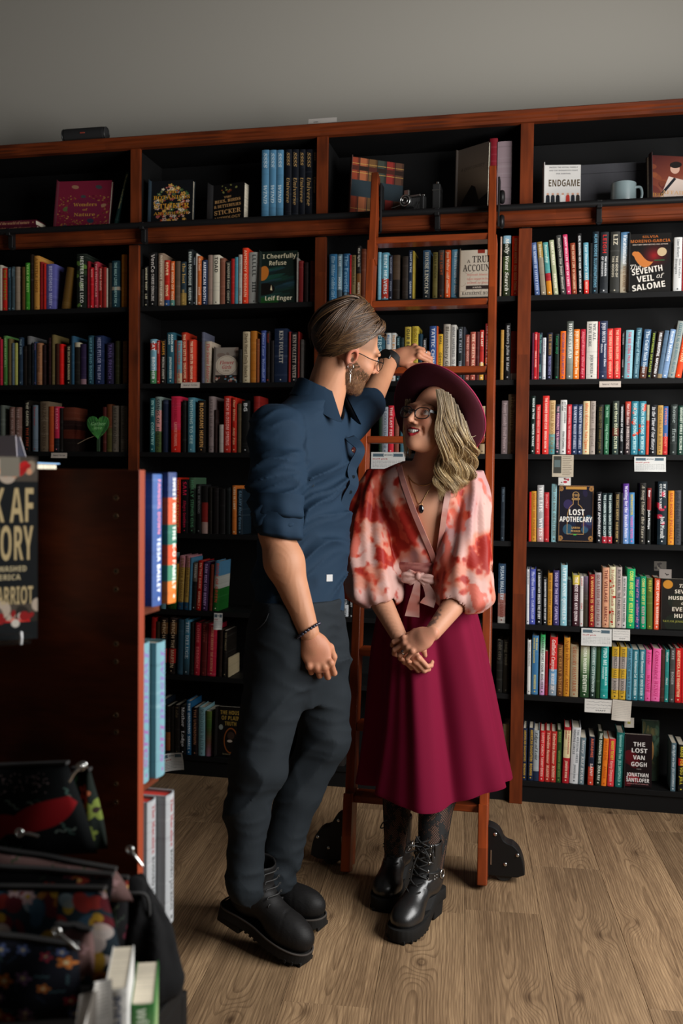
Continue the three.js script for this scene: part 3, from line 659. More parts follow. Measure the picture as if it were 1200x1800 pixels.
bookRow(1, 3, [0, 690, .25], [420, 414], `-60,-34,95|#4a3a30|#888888|
-30,-4,100|#3a4a5a|#888888|
0,25,95|#5a6058|#8a9088|
64,102,108|#7a5a50|#a89088|THE SUN ALSO
105,144,108|#7a5a50|#a89088|THE SUN ALSO
170,208,60|#181410|#d0c8b0/#b04a30|THE GARDEN~THE FIRE
226,258,92|#6a7884|#a03a3a|s:here one
280,338,65|#6a5a48|#3a2a20|s:BALZAC~SEAMSTRESS
341,376,100|#b04a24|#5a2010|
378,414,100|#c02848@.7,#1c1c22|#e88090|ELEANOR
419,440,110|#1a1614|#6a5a50|
443,520,105|#5a2a1c@.3,#2a1614@.5,#5a2418@.7,#1c1412|#8a5a40|
720,744,100|#4a1c18|#8a4a40|
747,784,80|#5a3018@.5,#4a4420|#b07838|
787,828,90|#6a6054|#3a342c|MERCY MOON
845,881,90|#5a5248|#34302a|MERCY MOON
884,894,95|#4a443c|#333333|`);
// ---------------------------------------------------------------- books standing face out
const FW = 288, FH = 440;
const [coverSheet, gx] = canvas(2048, 2048); gx.fillStyle = '#111'; gx.fillRect(0, 0, 2048, 2048);
let nextCover = 0; const coverTex = canvasTex(coverSheet), coverMat = new THREE.MeshPhysicalMaterial({ map: coverTex, roughness: .5, specularIntensity: .35 });
function coverCell(draw) {
  const n = nextCover++, cx = (n % 7) * (FW + 4), cy = Math.floor(n / 7) * (FH + 4);
  gx.save(); gx.beginPath(); gx.rect(cx, cy, FW, FH); gx.clip(); gx.translate(cx, cy); draw(gx, FW, FH); gx.restore();
  return [cx / 2048, 1 - (cy + FH) / 2048, FW / 2048, FH / 2048];
}
function T(g, s, x, y, size, color, o = {}) {   // one line of lettering
  g.save(); g.fillStyle = color; g.font = (o.style || 'bold ') + size + 'px ' + (o.fam || 'sans-serif'); g.textAlign = o.align || 'center'; g.textBaseline = 'middle'; g.translate(x, y); if (o.rot) g.rotate(o.rot);
  const m = g.measureText(s).width; g.scale(o.w ? o.w / m : 1, o.sy || 1); g.fillText(s, 0, 0); g.restore();
}
const crnd = rng(31);
function blobs(g, n, cols, box, rmin, rmax, al = 1) { g.save(); g.globalAlpha = al; for (let i = 0; i < n; i++) { g.fillStyle = cols[Math.floor(crnd() * cols.length)]; g.beginPath(); g.ellipse(box[0] + crnd() * box[2], box[1] + crnd() * box[3], rmin + crnd() * (rmax - rmin), rmin + crnd() * (rmax - rmin), crnd() * 3, 0, 7); g.fill(); } g.restore(); }
function flower(g, x, y, r, c, c2, n = 6) { for (let i = 0; i < n; i++) { g.fillStyle = c; g.beginPath(); g.ellipse(x + Math.cos(i / n * 6.283) * r * .55, y + Math.sin(i / n * 6.283) * r * .55, r * .5, r * .32, i / n * 6.283, 0, 7); g.fill(); } g.fillStyle = c2; g.beginPath(); g.arc(x, y, r * .28, 0, 7); g.fill(); }
// origin: the lower middle of the front board; board faces +z
function faceBook(w, h, t, cell, side, label, group, paperback) {
  const g = thing('face_out_book', label, 'book', [0, 0, 0], group), bt = paperback ? .0014 : .003;
  const front = new THREE.BoxGeometry(w, h, bt).translate(0, h / 2, -bt / 2), uv = front.attributes.uv, nn = front.attributes.normal;
  for (let i = 0; i < uv.count; i++) { const f = nn.getZ(i) > .5; uv.setXY(i, cell[0] + cell[2] * (f ? uv.getX(i) * .99 + .005 : .02), cell[1] + cell[3] * (f ? uv.getY(i) * .99 + .005 : .02)); }
  part('front_cover', front, coverMat, g);
  const sm_ = std(side, .5), r = Math.min(t / 2, .012);
  part('spine', toCreasedNormals(new THREE.ExtrudeGeometry((() => { const s = new THREE.Shape(); s.moveTo(0, 0); s.quadraticCurveTo(-r * .5, -t / 2, 0, -t); s.lineTo(bt, -t); s.quadraticCurveTo(bt - r * .5, -t / 2, bt, 0); return s; })(), { depth: h, bevelEnabled: false, curveSegments: 8 }).rotateX(Math.PI / 2).scale(1, -1, -1).translate(-w / 2 - .0005, 0, 0), .7), sm_, g);
  part('back_cover', box(-w / 2, w / 2, 0, h, -t, -t + bt), sm_, g);
  const pg = part('page_block', pageUnit, pageMat, g); pg.scale.set(w - bt - .004, h - (paperback ? .001 : .006), t - 2 * bt - .0006); pg.position.set((bt - .004) / 2 + .0005, h / 2, -t / 2);
  return g;
}
// px box of the front board, depth of the board's foot, thickness, backward tilt, turn
function stand(pxl, pxr, pyt, pyb, z, t, shelf, draw, side, label, o = {}) {
  const A = P(pxl, pyb, z), B = P(pxr, pyb, z), Tp = P((pxl + pxr) / 2, pyt, z), tilt = o.tilt ?? .1, turn = o.turn || 0;
  const w = (B.x - A.x) / Math.cos(turn), h = (Tp.y - (A.y + B.y) / 2) / Math.cos(tilt) * .995;
  const g = faceBook(w, h, t, coverCell(draw), side, label, o.group || 'books standing face out', o.pb);
  g.rotation.order = 'YXZ'; g.rotation.set(-tilt, turn, o.roll || 0); g.position.set((A.x + B.x) / 2, SHELF[shelf] + .001 + Math.sin(tilt) * t + Math.abs(Math.sin(o.roll || 0)) * w / 2, z); return g;
}
const bottle = (g, w, h) => { g.strokeStyle = '#c89a5a'; g.lineWidth = 4; g.beginPath(); g.moveTo(w * .42, h * .26); g.lineTo(w * .42, h * .34); g.bezierCurveTo(w * .25, h * .4, w * .26, h * .5, w * .26, h * .86); g.lineTo(w * .72, h * .86); g.bezierCurveTo(w * .72, h * .5, w * .74, h * .4, w * .56, h * .34); g.lineTo(w * .56, h * .26); g.closePath(); g.stroke(); g.beginPath(); g.arc(w * .49, h * .18, 26, 0, 7); g.stroke(); g.strokeRect(w * .39, h * .235, w * .2, 9); g.fillStyle = '#c89a5a'; g.font = 'bold 26px serif'; g.textAlign = 'center'; g.fillText('THE', w * .49, h * .2); };
// the shelves
stand(1104, 1178, 414, 519, -.04, .03, 1, (g, w, h) => { g.fillStyle = '#141210'; g.fillRect(0, 0, w, h); const r = g.createRadialGradient(w * .6, h * .38, 10, w * .6, h * .38, 130); r.addColorStop(0, '#8a1a1c'); r.addColorStop(1, '#14121000'); g.fillStyle = r; g.fillRect(0, 0, w, h); g.fillStyle = '#c8783a'; g.beginPath(); g.moveTo(w * .1, h * .34); g.bezierCurveTo(w * .3, h * .2, w * .3, h * .5, w * .58, h * .48); g.bezierCurveTo(w * .4, h * .66, w * .2, h * .55, w * .1, h * .34); g.fill(); g.beginPath(); g.arc(w * .14, h * .34, 18, 0, 7); g.fill(); g.fillStyle = '#2a5a30'; g.fillRect(w * .6, h * .45, 70, 8); T(g, 'SILVIA', w * .5, h * .06, 24, '#b8642a', { w: 110 }); T(g, 'MORENO-GARCIA', w * .5, h * .13, 30, '#b8642a', { w: 272 }); T(g, 'NEW YORK TIMES BESTSELLING AUTHOR', w * .5, h * .19, 11, '#d8c8b8', { w: 240 }); g.fillStyle = '#c8b088'; g.beginPath(); g.arc(w * .78, h * .32, 32, 0, 7); g.fill(); T(g, 'The', w * .15, h * .56, 44, '#ece4d8', { fam: 'serif', style: 'italic ' }); T(g, 'SEVENTH', w * .44, h * .62, 62, '#ece4d8', { w: 214, rot: -.14 }); T(g, 'VEIL', w * .4, h * .76, 62, '#ece4d8', { w: 118, rot: -.1 }); T(g, 'of', w * .72, h * .72, 46, '#ece4d8', { fam: 'serif', style: 'italic ' }); T(g, 'SALOME', w * .48, h * .89, 62, '#ece4d8', { w: 230, rot: -.14 }); }, '#141210', 'black face-out novel with cream lettering and a red glow, second shelf beyond the ladder', { tilt: .05 });
stand(980, 1042, 853, 953, -.05, .03, 4, (g, w, h) => { g.fillStyle = '#15131f'; g.fillRect(0, 0, w, h); blobs(g, 10, ['#2a2048', '#33285a', '#1a2a4a', '#4a3a78', '#3a7a98'], [10, 60, w - 40, h - 120], 18, 46, .55); bottle(g, w, h); g.strokeStyle = '#c08a4a'; g.lineWidth = 5; for (const [x, y] of [[22, 30], [w - 22, 30], [22, h - 30], [w - 22, h - 30]]) { g.beginPath(); g.arc(x, y, 16, 0, 7); g.stroke(); g.beginPath(); g.arc(x, y, 8, 0, 7); g.stroke(); } g.lineWidth = 3; g.strokeRect(8, 8, w - 16, h - 16); g.fillStyle = '#b8863f'; g.fillRect(60, 14, w - 120, 20); T(g, 'LOST', w * .52, h * .48, 60, '#f0ece4', { w: 130 }); T(g, 'APOTHECARY', w * .5, h * .6, 56, '#f0ece4', { w: 264 }); T(g, 'SARAH', w * .5, h * .75, 22, '#c89a5a', { w: 70 }); T(g, 'PENNER', w * .5, h * .81, 22, '#c89a5a', { w: 78 }); g.fillStyle = '#3fae4a'; g.fillRect(w * .44, h * .86, 24, 9); }, '#15131f', 'navy face-out novel with a gilt bottle and white capitals, fourth shelf up', { tilt: .04 });
stand(1160, 1226, 1017, 1106, -.05, .028, 5, (g, w, h) => { g.fillStyle = '#17130f'; g.fillRect(0, 0, w, h); blobs(g, 6, ['#2a3a20', '#3a2418', '#1a2a1a'], [0, 0, w, h], 40, 90, .5); g.fillStyle = '#c8862a'; g.beginPath(); g.arc(54, 52, 38, 0, 7); g.fill(); for (const [s, y, z] of [['The', .14, 40], ['SEVEN', .25, 44], ['HUSBANDS', .38, 44], ['of', .48, 36], ['EVELYN', .6, 48], ['HUGO', .73, 48]]) T(g, s, w * .6, h * y, z, '#e8dcc8', { style: s.length < 4 ? 'italic bold ' : 'bold ', fam: s.length < 4 ? 'serif' : 'sans-serif' }); T(g, 'TAYLOR JENKINS REID', w * .5, h * .84, 24, '#8a8a3a', { w: 250 }); }, '#17130f', 'dark face-out novel with cream title and orange roundel, third shelf up', { tilt: .03, pb: true });
stand(1096, 1145, 1281, 1372, -.05, .03, 7, (g, w, h) => { g.fillStyle = '#17090d'; g.fillRect(0, 0, w, h); blobs(g, 5, ['#5a0a14', '#7a0f1c'], [0, 0, w * .4, h], 40, 90, .6); blobs(g, 2, ['#a01a2a'], [0, h * .8, w * .5, 30], 30, 50, .7); for (const [s, y] of [['THE', .19], ['LOST', .31], ['VAN', .44], ['GOGH', .57]]) T(g, s, w * .54, h * y, 50, '#e8e4e0', { w: s.length * 42 }); T(g, 'A NOVEL', w * .54, h * .66, 12, '#b0a8a0'); T(g, 'JONATHAN', w * .5, h * .77, 44, '#f0ece8', { w: 226 }); T(g, 'SANTLOFER', w * .5, h * .87, 44, '#f0ece8', { w: 236 }); T(g, 'AUTHOR OF THE LAST MONA LISA', w * .5, h * .94, 12, '#c88a8a', { w: 220 }); }, '#17090d', 'maroon face-out thriller with white capitals on the bottom shelf', { tilt: .06 });
stand(1126, 1157, 1268, 1373, -.15, .026, 7, (g, w, h) => { g.fillStyle = '#2a3a2c'; g.fillRect(0, 0, w, h); blobs(g, 30, ['#4a6a58', '#6a5a34', '#3a4a3c', '#1e2a24', '#7a6a40'], [0, 0, w, h], 20, 60, .5); g.fillStyle = '#a87a48'; g.beginPath(); g.ellipse(w * .5, h * .5, 60, 80, 0, 0, 7); g.fill(); }, '#2a3a2c', 'mottled green book half hidden behind the maroon thriller', { tilt: .05 });
stand(808, 868, 434, 519, -.045, .028, 1, (g, w, h) => { g.fillStyle = '#b3a797'; g.fillRect(0, 0, w, h); g.strokeStyle = '#8a7a6a'; g.lineWidth = 3; for (let i = 0; i < 7; i++) { g.beginPath(); g.arc(crnd() * w, crnd() * h, 20 + crnd() * 40, 0, 4); g.stroke(); } g.fillStyle = '#7a2418'; g.fillRect(w * .5, 0, 60, 34); T(g, 'A', w * .24, h * .24, 40, '#2a2422', { fam: 'serif' }); T(g, 'TRUE', w * .62, h * .2, 84, '#2a2422', { fam: 'serif', w: 160 }); T(g, 'ACCOUNT', w * .53, h * .38, 84, '#2a2422', { fam: 'serif', w: 262 }); for (const [s, y] of [['Hannah Masurys', .52], ['Sojourn Amongst the Pirates', .61], ['Written by Herself', .69]]) T(g, s, w * .54, h * y, 24, '#a8382c', { fam: 'serif', style: 'italic ', w: 200 }); g.fillStyle = '#2a211e'; g.fillRect(50, h * .745, w - 90, 34); T(g, 'A NOVEL', w * .5, h * .783, 18, '#c8b8a8'); T(g, 'KATHERINE HOWE', w * .52, h * .91, 38, '#2a2422', { fam: 'serif', w: 264 }); }, '#8a7a6a', 'parchment face-out novel seen through the ladder, second shelf', { tilt: .05 });
stand(457, 521, 438, 531, -.045, .028, 1, (g, w, h) => { g.fillStyle = '#16221d'; g.fillRect(0, 0, w, h); for (let i = 0; i < 26; i++) { g.fillStyle = ['#1d3a34', '#25504a', '#16282c', '#1c4a3a', '#2a4a5a'][i % 5]; g.globalAlpha = .5; g.beginPath(); g.ellipse(crnd() * w, h * (.3 + .6 * crnd()), 50 + 70 * crnd(), 8 + 12 * crnd(), -.2, 0, 7); g.fill(); } g.globalAlpha = 1; g.fillStyle = '#1f4a20'; g.fillRect(0, h * .88, w * .5, h * .12); g.fillStyle = '#c0702a'; g.beginPath(); g.ellipse(w * .08, h * .42, 40, 62, .2, 0, 7); g.fill(); g.fillStyle = '#14100e'; g.beginPath(); g.ellipse(w * .12, h * .72, 80, 50, 0, 0, 7); g.fill(); g.fillStyle = '#e8d8b0'; g.beginPath(); g.moveTo(w * .27, h * .74); g.lineTo(w * .3, h * .64); g.lineTo(w * .33, h * .75); g.fill(); T(g, 'I Cheerfully', w * .5, h * .1, 52, '#cfc4a4', { style: '', w: 262 }); T(g, 'Refuse', w * .46, h * .23, 52, '#cfc4a4', { style: '', w: 140 }); T(g, 'Leif Enger', w * .5, h * .9, 50, '#dcd2b4', { style: '', w: 215 }); }, '#14201c', 'dark green face-out novel with pale handwriting, bay behind the man', { tilt: .05 });
stand(377, 417, 608, 671, -.045, .022, 2, (g, w, h) => { g.fillStyle = '#8a8076'; g.fillRect(0, 0, w, h); blobs(g, 30, ['#5a4a42', '#a89888', '#3a3430', '#705a50', '#9a9088'], [0, 0, w, h], 16, 60, .6); g.fillStyle = '#26211e'; g.fillRect(0, h * .78, w, h * .22); blobs(g, 14, ['#b8a898', '#8a4a40', '#6a8a9a'], [0, h * .8, w, h * .18], 8, 20); g.fillStyle = '#c4b6a4'; g.beginPath(); g.ellipse(w * .5, h * .5, 134, 120, 0, 0, 7); g.fill(); g.strokeStyle = '#8a7a68'; g.lineWidth = 4; g.beginPath(); g.ellipse(w * .5, h * .5, 120, 106, 0, 0, 7); g.stroke(); T(g, 'Flower', w * .5, h * .43, 58, '#a8343a', { fam: 'serif', style: 'italic bold ', w: 180 }); T(g, 'Girls', w * .5, h * .56, 58, '#a8343a', { fam: 'serif', style: 'italic bold ', w: 120 }); T(g, 'A NOVEL', w * .5, h * .66, 18, '#5a4a40'); }, '#4a423c', 'face-out novel with a big cream oval label, bay behind the man', { tilt: .08 });
stand(380, 424, 1243, 1329, -.05, .03, 7, (g, w, h) => { g.fillStyle = '#14110f'; g.fillRect(0, 0, w, h); g.strokeStyle = '#8a4a20'; g.lineWidth = 12; g.beginPath(); g.ellipse(w * .56, h * .68, 74, 108, 0, 0, 7); g.stroke(); g.fillStyle = '#3a2a22'; g.beginPath(); g.ellipse(w * .56, h * .58, 40, 34, 0, 0, 7); g.fill(); g.fillStyle = '#b8a898'; g.beginPath(); g.ellipse(w * .52, h * .69, 30, 12, 0, 0, 7); g.fill(); g.fillStyle = '#8a9088'; g.beginPath(); g.arc(46, h * .42, 24, 0, 7); g.fill(); for (const [s, y] of [['THE HOUSE', .12], ['OF PLAIN', .23], ['TRUTH', .34]]) T(g, s, w * .54, h * y, 48, '#a8883a', { w: s.length * 27 }); T(g, 'Donna Hemans', w * .5, h * .95, 20, '#8a7a5a'); }, '#14110f', 'black face-out novel with gold capitals and a brown oval frame, bottom shelf', { tilt: .06 });
// the top compartments
stand(97, 190, 310, 400, -.07, .022, 0, (g, w, h) => { g.fillStyle = '#7a2036'; g.fillRect(0, 0, w, h); blobs(g, 240, ['#a8843a', '#8a6a2a', '#b8944a', '#5a1626'], [6, h * .3, w - 12, h * .68], 2, 7, .75); blobs(g, 9, ['#3a4a4a', '#5a6a3a', '#8a2020', '#2a3a4a', '#a07a5a'], [20, 20, w - 40, h - 40], 12, 22, .9); g.fillStyle = '#70203a'; g.beginPath(); g.ellipse(w * .52, h * .56, 92, 96, 0, 0, 7); g.fill(); T(g, 'Wonders', w * .53, h * .48, 40, '#b88a3a', { fam: 'serif', w: 128 }); T(g, 'of', w * .53, h * .58, 26, '#b88a3a', { fam: 'serif' }); T(g, 'Nature', w * .53, h * .68, 40, '#b88a3a', { fam: 'serif', w: 116 }); }, '#4a1220', 'large burgundy picture book with gold flourishes leaning in the top compartment', { tilt: .1, roll: -.03 });
stand(264, 337, 304, 388, -.07, .03, 0, (g, w, h) => { g.fillStyle = '#121417'; g.fillRect(0, 0, w, h); for (let i = 0; i < 150; i++) { const a = crnd() * 6.283, q = Math.sqrt(crnd()) * .46; flower(g, w * .52 + Math.cos(a) * q * w * .92, h * .54 + Math.sin(a) * q * h * .95, 5 + crnd() * 15, ['#3a5a34', '#4a6a4a', '#c8a898', '#b85a58', '#d8c8a8', '#5a7a8a', '#a83a2a', '#c89a4a'][Math.floor(crnd() * 8)], ['#e8d8a0', '#6a3a2a', '#d8a04a'][i % 3], 5); } for (const [s, y, q, ww] of [['THE', .25, 28, 90], ['BOTANISTS', .36, 48, 250], ['STICKER', .54, 62, 240], ['ANTHOLOGY', .7, 36, 240]]) { T(g, s, w * .5 + 2, h * y + 3, q, '#000', { fam: 'serif', w: ww }); T(g, s, w * .5, h * y, q, '#c8902f', { fam: 'serif', w: ww }); } }, '#22303a', 'black picture book with a wreath of flowers and gold capitals, top compartment', { tilt: .06, turn: .03 });
stand(370, 430, 306, 379, -.07, .045, 0, (g, w, h) => { g.fillStyle = '#100f10'; g.fillRect(0, 0, w, h); blobs(g, 10, ['#a85a20', '#7a3a18', '#8a8a4a'], [w * .2, h * .02, w * .6, h * .22], 5, 14, .9); blobs(g, 14, ['#8a4a20', '#5a5a2a', '#6a2a1a'], [w * .1, h * .86, w * .8, h * .12], 5, 14, .9); for (const [s, y, q, ww] of [['THE', .32, 28, 70], ['BEES, BIRDS', .41, 42, 236], ['& BUTTERFLIES', .53, 42, 244], ['STICKER', .68, 64, 240], ['ANTHOLOGY', .82, 40, 240]]) T(g, s, w * .48, h * y, q, '#d8a468', { fam: 'serif', w: ww, rot: -.05 }); }, '#141314', 'thick black picture book with copper lettering, top compartment', { tilt: .04, turn: -.22 });
stand(954, 1020, 276, 356, -.08, .034, 0, (g, w, h) => { g.fillStyle = '#cfccc8'; g.fillRect(0, 0, w, h); for (const [s, y] of [['INSIDE THE ROYAL FAMILY', .06], ['AND THE MONARCHYS FIGHT', .13], ['FOR SURVIVAL', .2]]) T(g, s, w * .54, h * y, 17, '#5a5a5a', { w: s.length * 9.5 }); T(g, 'ENDGAME', w * .56, h * .41, 84, '#4a3a24', { w: 244, sy: 1.1 }); ['#1a1e26', '#23262c', '#15171c', '#e4e0dc', '#b83024', '#1c2028', '#26221e'].forEach((c, i) => { const x = 20 + i * 38; g.fillStyle = c; g.beginPath(); g.moveTo(x, h); g.lineTo(x + 4, h * .7); g.quadraticCurveTo(x + 18, h * .62, x + 32, h * .7); g.lineTo(x + 36, h); g.fill(); g.fillStyle = '#c89880'; g.beginPath(); g.arc(x + 18, h * .65, 10, 0, 7); g.fill(); }); }, '#c0bdb9', 'white book with bold brown title and a row of figures, top compartment', { tilt: .05, turn: .14 });
stand(1140, 1212, 262, 351, -.09, .03, 0, (g, w, h) => { const r = g.createLinearGradient(0, 0, w, h); r.addColorStop(0, '#3a1414'); r.addColorStop(.5, '#7a3a28'); r.addColorStop(1, '#c8b4a4'); g.fillStyle = r; g.fillRect(0, 0, w, h); blobs(g, 12, ['#5a1a18', '#8a4a28', '#3a0e10'], [0, 0, w * .55, h], 20, 50, .5); g.fillStyle = '#d8c4b8'; g.beginPath(); g.moveTo(w * .2, h); g.lineTo(w * .5, h * .42); g.lineTo(w, h * .5); g.lineTo(w, h); g.fill(); g.fillStyle = '#caa08c'; g.beginPath(); g.ellipse(w * .66, h * .26, 34, 44, .1, 0, 7); g.fill(); g.fillStyle = '#1c1412'; g.beginPath(); g.ellipse(w * .68, h * .18, 44, 28, -.2, 0, 7); g.fill(); g.strokeStyle = '#1a1a22'; g.lineWidth = 20; g.beginPath(); g.moveTo(w * .3, h * .8); g.lineTo(w * .66, h * .45); g.stroke(); T(g, 'HEIR', w * .2, h * .8, 40, '#b8803a', { fam: 'serif' }); T(g, 'AFFAIR', w * .62, h * .74, 44, '#d8a878', { fam: 'serif' }); T(g, 'A NOVEL', w * .3, h * .94, 22, '#c8a888', { fam: 'serif' }); }, '#2a1010', 'book with a portrait of a woman in a white gown, top compartment', { tilt: .08, turn: .32 });
stand(616, 702, 258, 364, -.11, .02, 0, (g, w, h) => { g.fillStyle = '#1c1c1a'; g.fillRect(0, 0, w, h); ['#8a3a24', '#a05a38', '#6a4a2a', '#3a4038', '#8a2a24', '#5a3a2a'].forEach((c, i) => { g.fillStyle = c; g.fillRect(i * 48 + 2, 0, 44, h); g.fillStyle = '#00000040'; g.fillRect(i * 48 + 36, 0, 10, h); g.fillStyle = ['#4a2018', '#2a1a14'][i % 2]; g.fillRect(i * 48 + 2, h * .14, 44, 34); g.fillStyle = '#b8904a'; for (const y of [.1, .25, .86]) g.fillRect(i * 48 + 2, h * y, 44, 4); }); g.fillStyle = '#26333a'; g.fillRect(0, h * .38, w, h * .28); }, '#4a2a20', 'album printed with old leather spines and a slate band, behind the ladder top', { tilt: .07, turn: .42, roll: -.06 });
stand(800, 857, 236, 359, -.1, .014, 0, (g, w, h) => { const r = g.createLinearGradient(0, 0, 0, h); r.addColorStop(0, '#5a5048'); r.addColorStop(.55, '#6a5a4a'); r.addColorStop(1, '#1a1614'); g.fillStyle = r; g.fillRect(0, 0, w, h); g.fillStyle = '#14110f'; g.beginPath(); g.moveTo(0, h); g.lineTo(w * .2, h * .75); g.lineTo(w * .48, h * .56); g.lineTo(w * .6, h * .6); g.lineTo(w * .72, h * .8); g.lineTo(w, h * .72); g.lineTo(w, h); g.fill(); T(g, 'a quiet country', w * .5, h * .3, 30, '#3a322c', { fam: 'serif', style: 'italic ' }); }, '#3a322c', 'tall brown landscape book standing half open in the top compartment', { tilt: .02, turn: -.6 });

// big fibre-board books beside it, an upright pair
{
  const A = P(859, 358, -.08), B = P(873, 358, -.08), C = P(898, 358, -.08), h1 = P(866, 244, -.08).y - SHELF[0], h2 = P(885, 250, -.08).y - SHELF[0];
  makeBook(B.x - A.x - .001, h1, .2, '#7a1824', '#c08080', '', 'tall red book upright beside the pale book, top compartment', 'tall books in the top compartment').position.set((A.x + B.x) / 2, SHELF[0] + .0004, -.075);
  makeBook(C.x - B.x, h2, .2, '#a08c92', '#8a7880', '', 'tall pale mauve book upright at the stile, top compartment', 'tall books in the top compartment').position.set((B.x + C.x) / 2, SHELF[0] + .0004, -.07);
}
// eight boxed classics at the end of the second top compartment, spines stamped
{
  const xs = [459, 472, 484.5, 500, 511.5, 524, 535.5, 548.5, 556];
  for (let i = 0; i < 8; i++) {
    const A = P(xs[i], 374, -.035), B = P(xs[i + 1] - (i === 2 ? 3 : 0), 374, -.035), blue = i < 3, top = blue ? 264 : 263;
    const wd = Math.min(B.x, UX[2] - .0255) - A.x - .001;
    const b = makeBook(wd, P(xs[i], top, -.035).y - SHELF[0], .16, blue ? '#4f7f9f' : '#11141c', blue ? '#b8c8d0' : '#b8925a', blue ? 'i:SSSS~WIND' : 'i:SSSS~Universe', `${['first', 'middle', 'third'][i] || ''}${blue ? ' light blue clothbound volume with silver scrolls, top compartment' : ['', '', '', 'navy', 'navy', 'navy', 'navy', 'navy'][i] + ' volume with gold scrolls, ' + ['', '', '', 'next to the light blue three', 'second after the light blue three', 'middle of the navy five', 'fourth of the navy five', 'against the stile'][i]}`, 'matching volumes in the top compartment');
    b.position.set(A.x + wd / 2, SHELF[0] + .0004, -.035);
  }
}
// two burgundy books lying flat, and a green one leaning on the stile
for (const [k, y] of [[0, 0], [1, .026]]) {
  const b = makeBook(.025, .27, .2, '#5a1a2a', '#c8a070', 'i:Wonders of the world of nature', k ? 'burgundy book lying on top of its twin, top compartment' : 'burgundy book lying under its twin, top compartment', 'burgundy books lying flat');
  b.rotation.z = Math.PI / 2; b.position.set(P(65 - k * 2, 400, -.01).x, SHELF[0] + .0125 + y, -.008);
}
{
  const A = P(200, 392, -.06), Bt = P(226, 292, -.06), h = Bt.distanceTo(A); const b = makeBook(.014, h, .2, '#14302c', '#c8b880', 's:The Secret World of Plants', 'thin green book leaning against the first stile, top compartment', 'tall books in the top compartment');
  b.position.set(A.x, SHELF[0] + .004, -.06); b.rotation.z = -Math.atan2(Bt.x - A.x, Bt.y - A.y) + .02;
}
// paper tags and notes hung on the shelf edges
const [noteSheet, nx] = canvas(1024, 512); nx.fillStyle = '#d8d4cc'; nx.fillRect(0, 0, 1024, 512); let nextNote = 0; const noteMat = new THREE.MeshStandardMaterial({ map: canvasTex(noteSheet), roughness: .9, side: THREE.DoubleSide });
function note(name, x0, x1, y0, y1, z, draw, label, o = {}) {
  const n = nextNote++, cx = (n % 8) * 128, cy = Math.floor(n / 8) * 128; nx.save(); nx.beginPath(); nx.rect(cx, cy, 126, 126); nx.clip(); nx.translate(cx, cy); draw(nx); nx.restore();
  const A = P(x0, y1, z), B = P(x1, y0, z), w = B.x - A.x, h = B.y - A.y, g = new THREE.PlaneGeometry(w, h, 8, 6), p = g.attributes.position, uv = g.attributes.uv;
  for (let i = 0; i < p.count; i++) { const u = uv.getX(i), v = uv.getY(i); p.setZ(i, (o.curl || .004) * Math.pow(1 - v, 2) * (1 + .4 * Math.sin(u * 5)) + (o.fold || 0) * Math.abs(u - .45)); uv.setXY(i, (cx + 2 + u * 122) / 1024, 1 - (cy + 124 - v * 122) / 512); }
  const back = g.clone(); { const q = back.attributes.position; for (let i = 0; i < q.count; i++) q.setZ(i, q.getZ(i) - .0004); } g.computeVertexNormals(); back.computeVertexNormals();
  const m = part(name, merge([g, back]), noteMat, scene); m.position.set((A.x + B.x) / 2, (A.y + B.y) / 2, z); if (o.roll) m.rotation.z = o.roll; if (o.turn) m.rotation.y = o.turn; return tag(m, label, 'paper', o.group);
}
const white = (g, c = '#d6d3cd') => { g.fillStyle = c; g.fillRect(0, 0, 128, 128); };
const lines = (g, y0, n, c = '#8a8a8a') => { g.fillStyle = c; for (let i = 0; i < n; i++) for (let x = 8; x < 118; x += 7) g.fillRect(x, y0 + i * 10, 3 + crnd() * 3, 3); };
const shelfTag = (g) => { white(g, '#c8bcb0'); T(g, 'General Fiction', 63, 64, 22, '#2a2a2a', { fam: 'monospace', w: 90, sy: 2.2 }); };
const staff = (g) => { white(g, '#d8d8d4'); g.fillStyle = '#4f6470'; g.fillRect(8, 12, 108, 22); g.fillStyle = '#d8d8d4'; g.beginPath(); g.ellipse(64, 22, 18, 24, 0, 0, 7); g.fill(); T(g, 'BOOKS', 64, 22, 14, '#33424a', { w: 30 }); T(g, 'Staff pick', 34, 50, 12, '#a03a3a'); lines(g, 64, 5); };
const scrawl = (g) => { white(g); g.strokeStyle = '#777'; g.lineWidth = 2; for (let r = 0; r < 3; r++) { g.beginPath(); for (let x = 10; x < 116; x += 4) g.lineTo(x, 26 + r * 28 + (crnd() - .5) * 10); g.stroke(); } T(g, 'STAFF', 70, 104, 16, '#3a3a3a'); };
const ze = -.014;
note('shelf_tag', 1053, 1091, 670, 681, ze, shelfTag, 'small printed shelf tag under the red novels, bay beyond the ladder', { group: 'shelf tags' });
note('shelf_tag', 318, 351, 672, 682, ze, shelfTag, 'small printed shelf tag in the bay behind the man', { group: 'shelf tags' });
note('shelf_tag', 90, 118, 796, 805, ze, shelfTag, 'small printed shelf tag above the wooden cabinet', { group: 'shelf tags' });
note('review_clipping', 970, 1008, 800, 838, ze, (g) => { white(g, '#b8ac98'); g.fillStyle = '#3a3a34'; g.fillRect(8, 8, 46, 96); g.fillStyle = '#5a6a6a'; g.fillRect(14, 30, 34, 40); g.fillStyle = '#6a6052'; for (let i = 0; i < 11; i++) g.fillRect(60, 10 + i * 10, 56 - crnd() * 14, 3); }, 'beige clipping with a small picture hung above the bottle novel', { group: 'notes on the shelf edges' });
